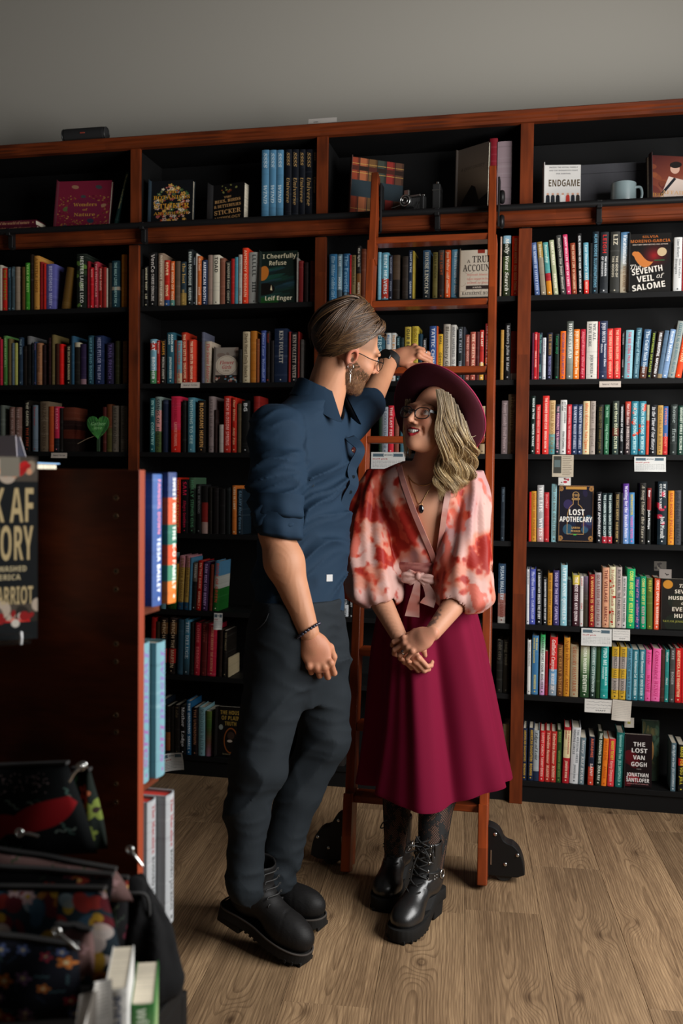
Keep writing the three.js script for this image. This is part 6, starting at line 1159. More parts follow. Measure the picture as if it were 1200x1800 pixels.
    const bc = Wn.clone().addScaledVector(dn, -.006), u = dn.clone().cross(V3(0, 0, 1)).normalize(), v = dn.clone().cross(u), beads = []; for (let i = 0; i < 24; i++) { const an = i / 24 * 6.283; const p = bc.clone().addScaledVector(u, Math.cos(an) * .0365).addScaledVector(v, Math.sin(an) * .034).addScaledVector(dn, .01 * Math.cos(an)); beads.push(new THREE.SphereGeometry(.0048, 12, 10).translate(p.x, p.y, p.z)); } const bm = new THREE.MeshPhysicalMaterial({ color: new THREE.Color(.012, .016, .035), roughness: .25, clearcoat: .8 }); const bg = new THREE.Group(); bg.name = numbered('bracelet'); man.add(bg); beads.forEach((b, i) => part('bead', b, i === 4 ? M.steel : bm, bg));
  }
}
// ---------------------------------------------------------------- the woman
{
  const wom = thing('person', 'smiling woman in a burgundy hat, tie-dyed wrap blouse and wine red skirt looking up', 'person', [0, 0, 0]);
  const yaw = -.08, row = (px, py, z, a, b) => { const p = P(px, py, z); return [p.y, p.x, p.z, a, b, yaw]; };
  const Fh = V3(-.47, .26, .85).normalize(), Uh = V3(.12, 1, 0), hs = .98, C = P(733, 724, 1.06).addScaledVector(Fh, -.088 * hs);
  const rows = [row(752, 1200, .84, .15, .11), row(752, 1095, .84, .16, .115), row(746, 1010, .86, .108, .086), row(744, 950, .86, .125, .1), row(742, 895, .87, .145, .116), row(743, 850, .87, .152, .1), row(746, 826, .87, .13, .078), row(747, 812, .87, .075, .06)];
  const neckB = P(747, 832, .885);
  const sR = P(667, 848, .87), eR = P(640, 1000, .93), wR = P(702, 1120, 1.07), sL = P(824, 850, .87), eL = P(842, 1005, .92), wL = P(760, 1112, 1.1);
  const kL = P(772, 1300, .95), aL = P(754, 1548, 1.165), kR = P(706, 1290, .92), aR = P(694, 1492, 1.0), hL = P(775, 1120, .86), hR = P(718, 1120, .84);
  const tone = lin('#b98468');
  const mw = .0315;
  const head = addHead({ w: .95, jaw: 1.0, smile: 1, nose: .95, open: .0068, noEars: true }, C, hs, Fh, Uh, (x, y, z) => {
    const ax = Math.abs(x); let c = tone.slice();
    const red = Math.exp(-(((ax - .038) / .018) ** 2 + ((y + .028) / .018) ** 2 + ((z - .075) / .04) ** 2)) * .45; c = lerpC(c, lin('#b8634f'), red);
    const yl = -.0775 + .0195 * (ax / mw) ** 2, yu = -.0572, on = z > .07 && ax < mw - .0015 ? 1 : 0;
    const tp = 1 - .75 * sm(.008, .026, ax), lip = on * (1 - sm(.024, .028, ax)) * Math.max(1 - sm(.003 * tp, .0046 * tp, Math.abs(y - yu)), 1 - sm(.0045 * tp, .0062 * tp, Math.abs(y - yl))); c = lerpC(c, lin('#8e1420'), lip);
    if (on && y < yu - .002 && y > yl + .003 && z < .088) c = lin('#3a0f10');
    const br = Math.exp(-(Math.pow((ax - .031) / .018, 4) + Math.pow((y - .0235 + (ax - .031) ** 2 * 6) / .0032, 2))) * (z > .05 ? 1 : 0); c = lerpC(c, lin('#4a3324'), br * .85);
    const lid = Math.exp(-(Math.pow((ax - .0315) / .015, 4) + Math.pow((y - .0062) / .0022, 2))) * (z > .07 ? 1 : 0); c = lerpC(c, lin('#2a1814'), lid * .8);
    return c;
  });
  const legF = (x, y, z) => { const cL = kL.clone().lerp(aL, .38).add(V3(.004, 0, -.008)), cR = kR.clone().lerp(aR, .38).add(V3(-.004, 0, -.008)); let a = smin(cap(x, y, z, hL, kL, .085, .056), cap(x, y, z, kL, cL, .054, .059), .03); a = smin(a, cap(x, y, z, cL, aL, .058, .034), .03); let b = smin(cap(x, y, z, hR, kR, .085, .055), cap(x, y, z, kR, cR, .052, .054), .03); b = smin(b, cap(x, y, z, cR, aR, .053, .034), .03); return Math.min(a, b); };
  const skinF = (x, y, z) => {
    let d = loft(rows, x, y, z) + .012;
    d = smin(d, cap(x, y, z, neckB, C.clone().addScaledVector(Fh, -.015).add(V3(0, -.05, 0)), .05, .049), .03);
    d = smin(d, cap(x, y, z, sR, eR, .034, .034), .03); const mR = eR.clone().lerp(wR, .35); d = smin(d, smin(cap(x, y, z, eR, mR, .038, .041), cap(x, y, z, mR, wR, .041, .0255), .02), .02);
    d = smin(d, cap(x, y, z, sL, eL, .034, .034), .03); const mL = eL.clone().lerp(wL, .35); d = smin(d, smin(cap(x, y, z, eL, mL, .038, .041), cap(x, y, z, mL, wL, .041, .0265), .02), .02);
    return smin(d, legF(x, y, z), .02);
  };
  const tat = P(766, 1078, 1.03), bodyG = nets(skinF, [-.72, .12, .7], [-.12, 1.56, 1.24], .0065);
  colourBy(bodyG, (x, y, z) => { const n = fbm(x * 30, y * 30, z * 30, 2) - .5; let c = tone.map((q, i) => q * (1 + n * [.1, .16, .2][i])); const t = Math.hypot((x - tat.x) * 1.3 - (y - tat.y) * .5, (y - tat.y) * .8); if (t < .024 && fbm(x * 130, y * 130, z * 130, 2) > .42) c = lerpC(c, lin('#3a3434'), .75); return c; });
  const dl = V3(-.86, -.46, .06).normalize(), zl = V3(-.12, .48, .87), ZL = zl.addScaledVector(dl, -zl.dot(dl)).normalize(), ML = new THREE.Matrix4().makeBasis(dl.clone().cross(ZL), dl, ZL).setPosition(wL.clone().addScaledVector(dl, .008).add(V3(0, 0, .012)));
  const hL_ = handGeo({ s: .9, curl: [[.3, .75, .45], [.38, .8, .45], [.45, .85, .45], [.5, .85, .45]], spread: 1.2, thumb: [[.022, .022, -.01], [.043, .048, -.02], [.046, .076, -.03], [.04, .098, -.036]] }, ML);
  const dr = V3(.5, -.85, .02).normalize(), zr = V3(-.45, .1, .88), ZR = zr.addScaledVector(dr, -zr.dot(dr)).normalize(), MR = new THREE.Matrix4().makeBasis(dr.clone().cross(ZR), dr, ZR).setPosition(wR.clone().addScaledVector(dr, .006).add(V3(0, 0, -.0)));
  const hR_ = handGeo({ mirror: true, s: .9, curl: [[.4, .95, .6], [.4, 1.0, .6], [.45, 1.0, .6], [.5, 1.0, .6]], thumb: [[.022, .022, -.01], [.042, .048, -.022], [.04, .074, -.034], [.03, .094, -.042]] }, MR);
  for (const g of [hL_.g, hR_.g]) colourBy(g, (x, y, z) => { const n = fbm(x * 60, y * 60, z * 60, 2) - .5; return lerpC(tone, lin('#b8705c'), .18 + n * .5); });
  for (const g of [bodyG, head.g, hL_.g, hR_.g]) { const p = g.attributes.position, uv = new Float32Array(p.count * 2); for (let i = 0; i < p.count; i++) { uv[i * 2] = p.getX(i) + p.getZ(i); uv[i * 2 + 1] = p.getY(i); } g.setAttribute('uv', new THREE.BufferAttribute(uv, 2)); }
  part('body', merge([bodyG, head.g, hL_.g, hR_.g]), skinMat, wom);
  for (const s of [-1, 1]) { const e = part('eye', eyeball('#4a5a58'), eyeMat, wom); e.position.copy(W_(head.m, s * .0315 * .97, 0, .0772)); e.scale.setScalar(hs); e.lookAt(P(650, 640, 1.3)); }
  { const t = []; for (let i = -4; i < 4; i++) { const x = (i + .5) * .0066, w = Math.abs(i + .5) < 1 ? .007 : .0062, g = new RoundedBoxGeometry(w, .0095 - Math.abs(x) * .12, .004, 2, .0014); g.rotateY(x * 26).translate(x, -.0636 + x * x * 9, .0885 - x * x * 17); t.push(g); } const ml = []; for (let i = -4; i < 4; i++) { const x = (i + .5) * .0055, g = new RoundedBoxGeometry(.005, .005, .003, 2, .001); g.rotateY(x * 26).translate(x, -.0712 + x * x * 10, .0862 - x * x * 16); ml.push(g); } const g = merge([...t, ...ml]); g.applyMatrix4(head.m); part('teeth', g, new THREE.MeshPhysicalMaterial({ color: new THREE.Color(.92, .88, .8), roughness: .3, clearcoat: .6 }), wom); }

  // blouse: wrap bodice and two bell sleeves gathered at the cuffs, printed all over with a red watercolour
  const yV = P(767, 988, .95).y, yN = P(745, 815, .9).y;
  const slv = (s) => { const q = s < 0 ? [[663, 826, .88, .038], [655, 860, .885, .055], [649, 920, .9, .075], [649, 980, .93, .092], [655, 1030, .96, .1], [658, 1052, .97, .094], [662, 1066, .975, .06]] : [[828, 828, .88, .04], [828, 862, .885, .058], [820, 920, .9, .076], [816, 980, .93, .092], [815, 1030, .96, .1], [815, 1056, .97, .097], [814, 1076, .975, .06]]; return q.map(([px, py, z, r]) => { const p = P(px, py, z); return [p.y, p.x, p.z, r, r * .92, 0]; }).reverse(); };
  const slR = slv(-1), slL = slv(1);
  const sleeve = (rw, x, y, z, ph) => { const n = rw.length - 1; let i = 0; while (i < n - 1 && y > rw[i + 1][0]) i++; const ft = Math.max(0, Math.min(1, (y - rw[i][0]) / (rw[i + 1][0] - rw[i][0]))), cx = mix(rw[i][1], rw[i + 1][1], ft), cz = mix(rw[i][2], rw[i + 1][2], ft), th = Math.atan2(z - cz, x - cx), t = sm(rw[n][0], rw[n][0] - .12, y); return loft(rw, x, y, z) - (Math.sin(th * 6 + ph + y * 11 + fbm(x * 6, y * 6, z * 6, 2) * 5) * .0065 + Math.sin(th * 11 + ph * 2 - y * 8) * .003) * (.35 + .65 * t) * sm(rw[0][0] - .01, rw[0][0] + .03, y) - (fbm(x * 14, y * 9, z * 14, 2) - .5) * .007; };
  const bodice = rows.map((r) => [r[0], r[1], r[2], r[3] + .008, r[4] + .008, r[5]]);
  const blouseF = (x, y, z) => {
    let d = loft(bodice, x, y, z); const q = (x + .43) * 1.0 + (y - 1.15) * .62; d -= Math.sin(q * 85 + fbm(x * 8, y * 8, z * 8, 2) * 6) * .0034 * sm(1.38, 1.25, y) * sm(.9, .95, z);
    d = smax(d, -(y - P(740, 1062, .95).y), .006);
    const xc = mix(P(767, 988, .95).x, P(750, 815, .9).x, (y - yV) / (yN - yV)), w = .004 + .088 * Math.max(0, (y - yV) / (yN - yV)); const v = Math.max(Math.abs(x - xc) - w, .87 - z, yV - y); d = smax(d, -v * .85, .006);
    const nk = cap(x, y, z, neckB, C, .056, .05); d = smax(d, -nk, .01);
    d = smin(d, sleeve(slR, x, y, z, 0), .012); d = smin(d, sleeve(slL, x, y, z, 2), .012);
    d = smax(d, -cap(x, y, z, eR, wR, .05, .035), .004); d = smax(d, -cap(x, y, z, eL, wL, .05, .036), .004);
    return d;
  };
  const blouse = nets(blouseF, [-.74, .9, .72], [-.1, 1.46, 1.12], .0048, { lip: 1.4 });
  const pale = lin('#bd958c'), peach = lin('#b9745e'), coral = lin('#aa3d28'), deep = lin('#8c1c12'), mauve = lin('#976a70');
  const dye = (x, y, z) => {
    const a = fbm(x * 11 + 3.3, y * 9.5 + 1, z * 11 + 2, 4), b = fbm(x * 30 + 9, y * 25, z * 30, 3), c2 = fbm(x * 44, y * 38, z * 44 + 5, 2), st = fbm(x * 30 + y * 12, y * 9, z * 20, 2);
    let c = lerpC(pale, mauve, sm(.48, .66, fbm(x * 7 + 20, y * 7, z * 7, 2)) * .6); c = lerpC(c, peach, sm(.42, .56, a) * .9); c = lerpC(c, coral, sm(.5, .58, a + (b - .5) * .6)); c = lerpC(c, deep, sm(.56, .64, a + (b - .5) * .8)); c = lerpC(c, lin('#bb4a34'), sm(.64, .68, st + (c2 - .5) * .3) * .8); return c;
  };
  colourBy(blouse, dye);
  const blouseMat = new THREE.MeshPhysicalMaterial({ vertexColors: true, roughness: .55, bumpMap: weaveB, bumpScale: .0001, specularIntensity: .5 });
  part('blouse', blouse, blouseMat, wom);
  const edge = (x0, y0, x1, y1, sgn) => { const pts = []; for (let i = 0; i <= 8; i++) { const t = i / 8, y = mix(yN - .01, yV - .02, t), xc = mix(P(767, 988, .95).x, P(750, 815, .9).x, (y - yV) / (yN - yV)), w = .004 + .088 * Math.max(0, (y - yV) / (yN - yV)), x = xc + sgn * w; let z = 1.1; for (let k = 0; k < 40; k++) { const d = loft(bodice, x, y, z); z -= d * .8; } pts.push(V3(x, y, z + .003)); } return pts; };
  for (const s of [1, -1]) { const g = ribbon(edge(0, 0, 0, 0, s), .009, .003, () => V3(s * .2, 0, 1).normalize(), 40); g.deleteAttribute('color'); colourBy(g, (x, y, z) => lerpC(pale, dye(x * 1.3, y * 1.3, z), .45)); part('wrap_edge', g, blouseMat, wom); }
  // sash and bow
  const sashCol = (x, y, z) => lerpC(lin('#8c4a48'), lin('#b87a70'), sm(.35, .65, fbm(x * 14, y * 60, z * 14, 3)));
  { const r2 = [[P(746, 1032, .86).y, 0], [P(746, 985, .86).y, 1]], ws = nets((x, y, z) => { const d = loft(bodice, x, y, z) - .007 - Math.sin(y * 260 + x * 14) * .0022; return smax(d, Math.abs(y - (r2[0][0] + r2[1][0]) / 2) - .045, .006); }, [-.62, .96, .7], [-.24, 1.14, 1.06], .005); colourBy(ws, sashCol); part('sash', ws, blouseMat, wom);
    const k = P(735, 1012, .985), loopG = (sx, L, w, dy, nm) => { const f = nets((x, y, z) => { const px = x * sx; const d = ell(px, y, z, L * .55, dy, .004, L * .55, w, .011), fold = Math.sin(Math.atan2(y - dy * .3, px + .012) * 16) * .0026 * sm(0, .02, px); return smin(d, Math.hypot(px, y, z) - .014, .012) - fold; }, [-.1, -.06, -.04], [.1, .06, .04], .0035); f.translate(k.x, k.y, k.z); colourBy(f, dye2); return part(nm, f, blouseMat, wom); };
    const dye2 = (x, y, z) => lerpC(lin('#bd958c'), lin('#a8665a'), sm(.45, .65, fbm(x * 22, y * 22, z * 22, 3)));
    loopG(-1, .052, .024, -.006, 'bow_loop'); loopG(1, .048, .022, -.012, 'bow_loop'); const kn = new THREE.SphereGeometry(.0095, 20, 16).scale(1, 1.35, .8).translate(k.x, k.y, k.z + .012); colourBy(kn, dye2); part('bow_knot', kn, blouseMat, wom);
    for (const pts of [[[734, 1018], [731, 1040], [727, 1062], [724, 1084]], [[742, 1018], [752, 1036], [756, 1050], [750, 1064]]]) { const g = ribbon(pts.map(([a, b], i) => P(a, b, .99 + .012 * i)), (t) => .008 + .016 * t, .0022, () => V3(-.1, .1, 1).normalize(), 30); colourBy(g, dye2); part('bow_tail', g, blouseMat, wom); } }

  // skirt: flared panels falling in folds from the waist
  {
    const ring = [[1000, 746, .86, .112, .092], [1040, 749, .857, .14, .112], [1090, 752, .855, .165, .13], [1150, 755, .86, .186, .15], [1220, 760, .87, .203, .168], [1290, 765, .885, .218, .183], [1350, 768, .9, .232, .196], [1400, 770, .91, .246, .206]].map(([py, px, z, a, b]) => { const p = P(px, py, z + .1); return [p.y, P(px, py, z).x, z, a, b]; });
    const N = 190, R = 46, pos = [], col = [], uv = [], idx = [], both = [];
    const fold = (th, t) => { const n = noise3(Math.cos(th) * 1.6 + 5, Math.sin(th) * 1.6, t * .8) - .5; return (Math.sin(th * 9 + n * 5 + t * .5) * .5 + Math.sin(th * 5 - 1.1 + n * 3) * .6) * .036 * Math.pow(t, 1.1) + Math.sin(th * 23 + n * 9) * .0025 * sm(0, .3, t) + .03 * t * Math.exp(-(((th - 1.75) / .28) ** 2)) - .012 * sm(.12, .6, t) * Math.exp(-(((th - 1.28) / .16) ** 2)) + .03 * t * Math.exp(-(((th - 1.0) / .25) ** 2)); };
    for (let i = 0; i <= R; i++) { const t = i / R, q = t * (ring.length - 1), k = Math.min(ring.length - 2, Math.floor(q)), f = q - k, L = (c) => mix(ring[k][c], ring[k + 1][c], f); for (let j = 0; j <= N; j++) { const th = j / N * 6.28319, o = fold(th, t); pos.push(L(1) + Math.cos(th) * (L(3) + o), L(0) + .06 * t * Math.pow(Math.max(0, Math.cos(th)), 1.5) + .008 * t * Math.sin(th * 3), L(2) + Math.sin(th) * (L(4) + o) * (Math.sin(th) < 0 ? .5 : 1)); uv.push(th * .25, t * .75); } }
    const inner = pos.length / 3; for (let i = 0; i <= R; i++) for (let j = 0; j <= N; j++) { const a = (i * (N + 1) + j) * 3, th = j / N * 6.28319; pos.push(pos[a] - Math.cos(th) * .003, pos[a + 1], pos[a + 2] - Math.sin(th) * .003); uv.push(0, 0); }
    for (let i = 0; i < R; i++) for (let j = 0; j < N; j++) { const a = i * (N + 1) + j, b = a + N + 1; idx.push(a, a + 1, b, a + 1, b + 1, b); const c = a + inner, d = b + inner; idx.push(c, d, c + 1, c + 1, d, d + 1); }
    for (let j = 0; j < N; j++) { const a = R * (N + 1) + j; idx.push(a, a + 1, a + inner, a + 1, a + 1 + inner, a + inner); }
    const g = new THREE.BufferGeometry(); g.setAttribute('position', new THREE.Float32BufferAttribute(pos, 3)); g.setAttribute('uv', new THREE.Float32BufferAttribute(uv, 2)); g.setIndex(idx); g.computeVertexNormals();
    part('skirt', g, new THREE.MeshPhysicalMaterial({ color: new THREE.Color(.15, .0035, .024), roughness: .85, specularIntensity: .25, bumpMap: weaveC, bumpScale: .00025 }), wom);
  }
  // lace stockings: an open net with black flowers
  {
    const S_ = 512, [ac, ag] = canvas(S_, S_); ag.fillStyle = '#000'; ag.fillRect(0, 0, S_, S_); ag.strokeStyle = '#fff'; ag.lineWidth = 9; const n = 16; for (let i = -n; i < 2 * n; i++) { ag.beginPath(); ag.moveTo(i * S_ / n, 0); ag.lineTo(i * S_ / n + S_ / 1, S_); ag.stroke(); ag.beginPath(); ag.moveTo(i * S_ / n, 0); ag.lineTo(i * S_ / n - S_, S_); ag.stroke(); }
    const r = rng(3); for (let i = 0; i < 20; i++) { const x = r() * S_, y = r() * S_; for (const [ox, oy] of [[0, 0], [S_, 0], [-S_, 0], [0, S_], [0, -S_]]) { flower3(ag, x + ox, y + oy, 34 + 22 * ((i * .37) % 1)); } }
    function flower3(g, x, y, q) { g.fillStyle = '#fff'; for (let k = 0; k < 6; k++) { g.beginPath(); g.ellipse(x + Math.cos(k * 1.047) * q * .6, y + Math.sin(k * 1.047) * q * .6, q * .55, q * .26, k * 1.047, 0, 7); g.fill(); } g.lineWidth = 12; g.beginPath(); g.arc(x + q, y + q, q * 1.4, 2, 4.4); g.stroke(); g.lineWidth = 5; }
    const at = new THREE.CanvasTexture(ac); at.wrapS = at.wrapT = THREE.RepeatWrapping; at.repeat.set(1, 1);
    const mat = new THREE.MeshStandardMaterial({ color: 0x020202, roughness: .8, alphaMap: at, alphaTest: .5, side: THREE.DoubleSide });
    for (const [k, a] of [[kL, aL], [kR, aR]]) { const x0 = Math.min(k.x, a.x) - .09, g = nets((x, y, z) => { const other = k === kL ? 1 : 0, d = legF(x, y, z) - .0022; const mid = (kL.x + kR.x) / 2 + (aL.x + aR.x - kL.x - kR.x) / 2 * sm(kL.y, aL.y, y); return Math.max(d, other ? mid - x : x - mid, y - k.y + .02); }, [-.62, .13, .8], [-.26, .5, 1.25], .0045), p = g.attributes.position, uv = g.attributes.uv; for (let i = 0; i < p.count; i++) { const t = (p.getY(i) - k.y) / (a.y - k.y), cx = mix(k.x, a.x, t), cz = mix(k.z, a.z, t); uv.setXY(i, Math.atan2(p.getX(i) - cx, p.getZ(i) - cz) * .05 / .115, p.getY(i) / .115); } part('stocking', g, mat, wom); }
  }
  // laced platform boots with a block heel and a ringed strap
  function heelBoot() {
    const g = new THREE.Group(); g.name = numbered('boot'); wom.add(g);
    const up = nets((x, y, z) => { let d = ell(x, y, z, .188, .056, 0, .058, .038, .044); d = smin(d, cap(x, y, z, { x: .17, y: .065, z: 0 }, { x: .075, y: .125, z: 0 }, .036, .037), .03); d = smin(d, ell(x, y, z, .042, .105, 0, .045, .045, .036), .03); d = smin(d, cap(x, y, z, { x: .052, y: .12, z: 0 }, { x: .045, y: .235, z: 0 }, .038, .044), .03); const sole = .036 + .045 * sm(.117, .042, x); d = smax(d, sole - y, .003); d = smax(d, y - .245, .004); d = smax(d, -cap(x, y, z, { x: .05, y: .2, z: 0 }, { x: .044, y: .3, z: 0 }, .036, .04), .003); const seam = Math.abs(x - (.13 + (y - .07) * -.3)) ; return d - (seam < .004 ? .0012 : 0) - (fbm(x * 26, y * 26, z * 26, 2) - .5) * .003 + Math.sin(y * 190 + x * 40) * .0012 * sm(.1, .13, y) * sm(.2, .16, y); }, [-.02, .02, -.06], [.26, .255, .06], .0042);
    part('boot_upper', up, glossLeather, g);
    const so = soleGeo(.262, .094, .032, 0, 0, 9); for (const q of so) { const p = q.attributes.position; for (let i = 0; i < p.count; i++) { const x = p.getX(i); p.setX(i, x - .008); p.setY(i, p.getY(i) + .007 + .045 * sm(.125, .05, x) + (x < .11 ? .004 : 0)); } q.computeVertexNormals(); }
    part('platform_sole', toCreasedNormals(merge([so[0]]), .5), rubber, g); part('sole_tread', merge(so.slice(3)), rubber, g); part('block_heel', (() => { const q = new RoundedBoxGeometry(.064, .056, .066, 3, .006), p = q.attributes.position; for (let i = 0; i < p.count; i++) { const t = (.028 - p.getY(i)) / .056; p.setX(i, p.getX(i) * (1 - .12 * t)); p.setZ(i, p.getZ(i) * (1 - .1 * t)); } return q.translate(.03, .028, 0); })(), rubber, g);
    const eyesG = [], lace = []; for (let i = 0; i < 7; i++) { const t = i / 6, y = .098 + t * .14, x = i < 3 ? .152 - i * .022 : .108 - (i - 3) * .006; for (const s of [-1, 1]) eyesG.push(new THREE.TorusGeometry(.0042, .0016, 8, 16).rotateY(Math.PI / 2).rotateZ(.3).translate(x - .008, y, s * .024)); lace.push(tube([[x - .004, y, -.025], [x + .006, y + .012, 0], [x - .008, y + .022, .025]], .0024, 12, 6), tube([[x - .004, y, .025], [x + .007, y + .012, 0], [x - .008, y + .022, -.025]], .0024, 12, 6)); }
    lace.push(tube([[.09, .235, 0], [.12, .242, .03], [.115, .215, .045], [.092, .23, .005]], .0022, 20, 6), tube([[.09, .235, 0], [.12, .235, -.03], [.112, .205, -.04], [.092, .23, -.005]], .0022, 20, 6), tube([[.092, .232, 0], [.118, .19, .012], [.13, .13, .02]], .0022, 16, 6));
    part('eyelets', merge(eyesG), M.steel, g); part('laces', merge(lace), std(new THREE.Color(.015, .015, .015), .7), g);
    const st = []; for (const s of [-1, 1]) st.push(ribbon([V3(.1, .15, s * .028), V3(.075, .148, s * .041), V3(.045, .148, s * .043)], .011, .003, () => V3(.2, 0, s), 16), ribbon([V3(.045, .148, s * .043), V3(.02, .12, s * .04), V3(.006, .1, s * .025)], .009, .003, () => V3(-.1, 0, s), 16)); for (const q of st) part('harness_strap', q, glossLeather, g);
    const rg = []; for (const s of [-1, 1]) rg.push(new THREE.TorusGeometry(.013, .0022, 8, 28).translate(.045, .148, s * .048)); for (const q of rg) part('strap_ring', q, M.steel, g); const sd = []; for (const s of [-1, 1]) for (const [x, y] of [[.074, .153], [.074, .143], [.088, .154], [.088, .144]]) sd.push(new THREE.SphereGeometry(.0024, 8, 6).translate(x, y, s * .043)); part('stud', merge(sd), M.steel, g);
    return g;
  }
  { const b = heelBoot(), t = PY(700, 1655, 0), d = V3(-.36, 0, 1).normalize(), y = Math.atan2(-d.z, d.x); b.rotation.y = y; b.position.set(t.x - d.x * .235, .001, t.z - d.z * .235); }
  { const b = heelBoot(), t = PY(672, 1600, 0), d = V3(-.12, 0, 1).normalize(), y = Math.atan2(-d.z, d.x); b.rotation.y = y; b.position.set(t.x - d.x * .235, .001, t.z - d.z * .235); }

  // hat: felt, tipped to the back of the head
  const A = V3(.4, .46, -.79).normalize(), hc = P(766, 727, .955), hq = new THREE.Quaternion().setFromUnitVectors(V3(0, 1, 0), A);
  {
    const ht = new THREE.Group(); ht.name = numbered('hat'); wom.add(ht); const felt = new THREE.MeshPhysicalMaterial({ color: new THREE.Color(.075, .004, .016), roughness: .88, sheen: .8, sheenRoughness: .45, sheenColor: new THREE.Color(.75, .05, .2) });
    const prof = (pts) => new THREE.LatheGeometry(new THREE.SplineCurve(pts.map(([a, b]) => new THREE.Vector2(a, b))).getPoints(40), 72);
    const brim = prof([[.088, .012], [.094, .002], [.115, -.002], [.145, .0], [.165, .006], [.17, .0115], [.1675, .013], [.145, .004], [.115, .002], [.098, .006], [.093, .014]]); { const p = brim.attributes.position; for (let i = 0; i < p.count; i++) { const r = Math.hypot(p.getX(i), p.getZ(i)), a = Math.atan2(p.getZ(i), p.getX(i)); p.setY(i, p.getY(i) + .012 * Math.cos(2 * a + .6) * sm(.1, .17, r)); } brim.computeVertexNormals(); }
    part('brim', brim.applyQuaternion(hq).translate(hc.x, hc.y, hc.z), felt, ht);
    const crown = prof([[.091, .004], [.09, .03], [.086, .07], [.08, .1], [.068, .115], [.045, .117], [.02, .108], [0, .104]]); { const p = crown.attributes.position; for (let i = 0; i < p.count; i++) { const h = p.getY(i), x = p.getX(i); p.setY(i, h - .022 * sm(.09, .115, h) * Math.exp(-((x / .022) ** 2))); } crown.computeVertexNormals(); }
    part('crown', crown.applyQuaternion(hq).translate(hc.x, hc.y, hc.z), felt, ht);
    part('hat_band', new THREE.CylinderGeometry(.0905, .0925, .022, 64, 1, true).translate(0, .018, 0).applyQuaternion(hq).translate(hc.x, hc.y, hc.z), std(new THREE.Color(.05, .006, .014), .7, { side: THREE.DoubleSide }), ht);
    part('lit_brim_edge', (() => { const pts = []; for (let i = 0; i < 60; i++) { const a = i / 60 * 6.283; pts.push(V3(.1695 * Math.cos(a), .0118 + .012 * Math.cos(2 * a + .6), .1695 * Math.sin(a))); } return new THREE.TubeGeometry(new THREE.CatmullRomCurve3(pts, true), 120, .0026, 8, true).applyQuaternion(hq).translate(hc.x, hc.y, hc.z); })(), new THREE.MeshPhysicalMaterial({ color: new THREE.Color(.26, .008, .05), roughness: .85 }), ht);  // brim edge coloured brighter than the felt, a rim highlight painted in
  }
  // hair: a cap under the hat and long waves over her left shoulder
  {
    const capF = (x, y, z) => { let d = ell(x, y, z, 0, .04, -.03, .078, .09, .095); d = smax(d, -(y + .075 - Math.max(0, -z) * 0), .02); const face = ell(x, y, z, 0, -.03, .07, .066, .1, .075); d = smax(d, -face, .006); return d - (fbm(x * 40, y * 16, z * 40, 3) - .5) * .008; };
    const cg = nets(capF, [-.1, -.12, -.14], [.1, .15, .1], .0045); colourBy(cg, (x, y, z) => lin('#33261a').map((q) => q * (.6 + .8 * noise3(x * 200, y * 40, z * 200)))); cg.applyMatrix4(head.m); cg.deleteAttribute('uv');
    const list = [], r = rng(21), tones = ['#bfa274', '#d2ba8c', '#a0835a', '#7a6040', '#e0cca4', '#8a6f4a', '#b0925f', '#644d34'];
    for (let c = 0; c < 22; c++) {
      const u = (c + .5) / 22 + (r() - .5) * .03, dep = r(), ph = r() * 6.28, amp = .014 + .011 * r(), wl = 1.5 + .5 * r();
      const root = P(767 + 52 * u, 680 + 66 * u * u + 5 * r(), 1.095 - .08 * u), m1 = P(776 + 50 * u, 738 + 44 * u, 1.098 - .1 * u - .015 * dep), m2 = P(776 + 50 * u, 800 + 8 * u, 1.06 - .12 * u - .03 * dep), m3 = P(774 + 46 * u, 838 + 4 * u, 1.03 - .1 * u - .03 * dep), en = P(776 + 30 * u + 8 * (r() - .5), 884 - 46 * Math.abs(u - .35) - 14 * r(), 1.02 - .08 * u - .02 * dep);
      const cv = new THREE.CatmullRomCurve3([root, m1, m2, m3, en]), lt = r();
      for (let s = 0; s < 130; s++) { const ox = (r() + r() - 1) * .015, oz = (r() + r() - 1) * .014, e = .78 + .24 * r(), p2 = ph + (r() - .5) * .55, pts = []; for (let k = 0; k <= 18; k++) { const t = k / 18 * e, p = cv.getPoint(Math.min(1, t)), w = amp * sm(.1, .4, t), sp = .4 + .8 * Math.sin(Math.min(1, t) * 2.8); pts.push(p.add(V3(ox * sp + Math.sin(t * wl * 6.28 + p2) * w, 0, oz * sp + Math.cos(t * wl * 6.28 + p2) * w * .9))); } list.push({ pts, seg: 30, rad: .00045 + .0005 * r(), root: .5 }); }
    }
    for (let i = 0; i < 60; i++) { const u = r(), a = P(712 + 10 * u, 700 + 10 * r(), .98), b = P(708 + 12 * u, 760, .93), c = P(708 + 12 * u + 4 * r(), 796 + 10 * r(), .92); list.push({ pts: [a, b, c], seg: 10, rad: .0012, root: .4 }); }
    for (let i = 0; i < 26; i++) { const a = P(815 + 14 * r(), 770 + 40 * r(), 1.0), d = V3((r() - .2) * .03, (r() - .6) * .03, (r() - .5) * .02); list.push({ pts: [a, a.clone().add(d.clone().multiplyScalar(.6)).add(V3(.004, .003, 0)), a.clone().add(d)], seg: 8, rad: .0005 }); }
    const sg = strands(list, .0015, tones, 6, 4); part('hair', merge([cg, sg]), hairMat, wom);
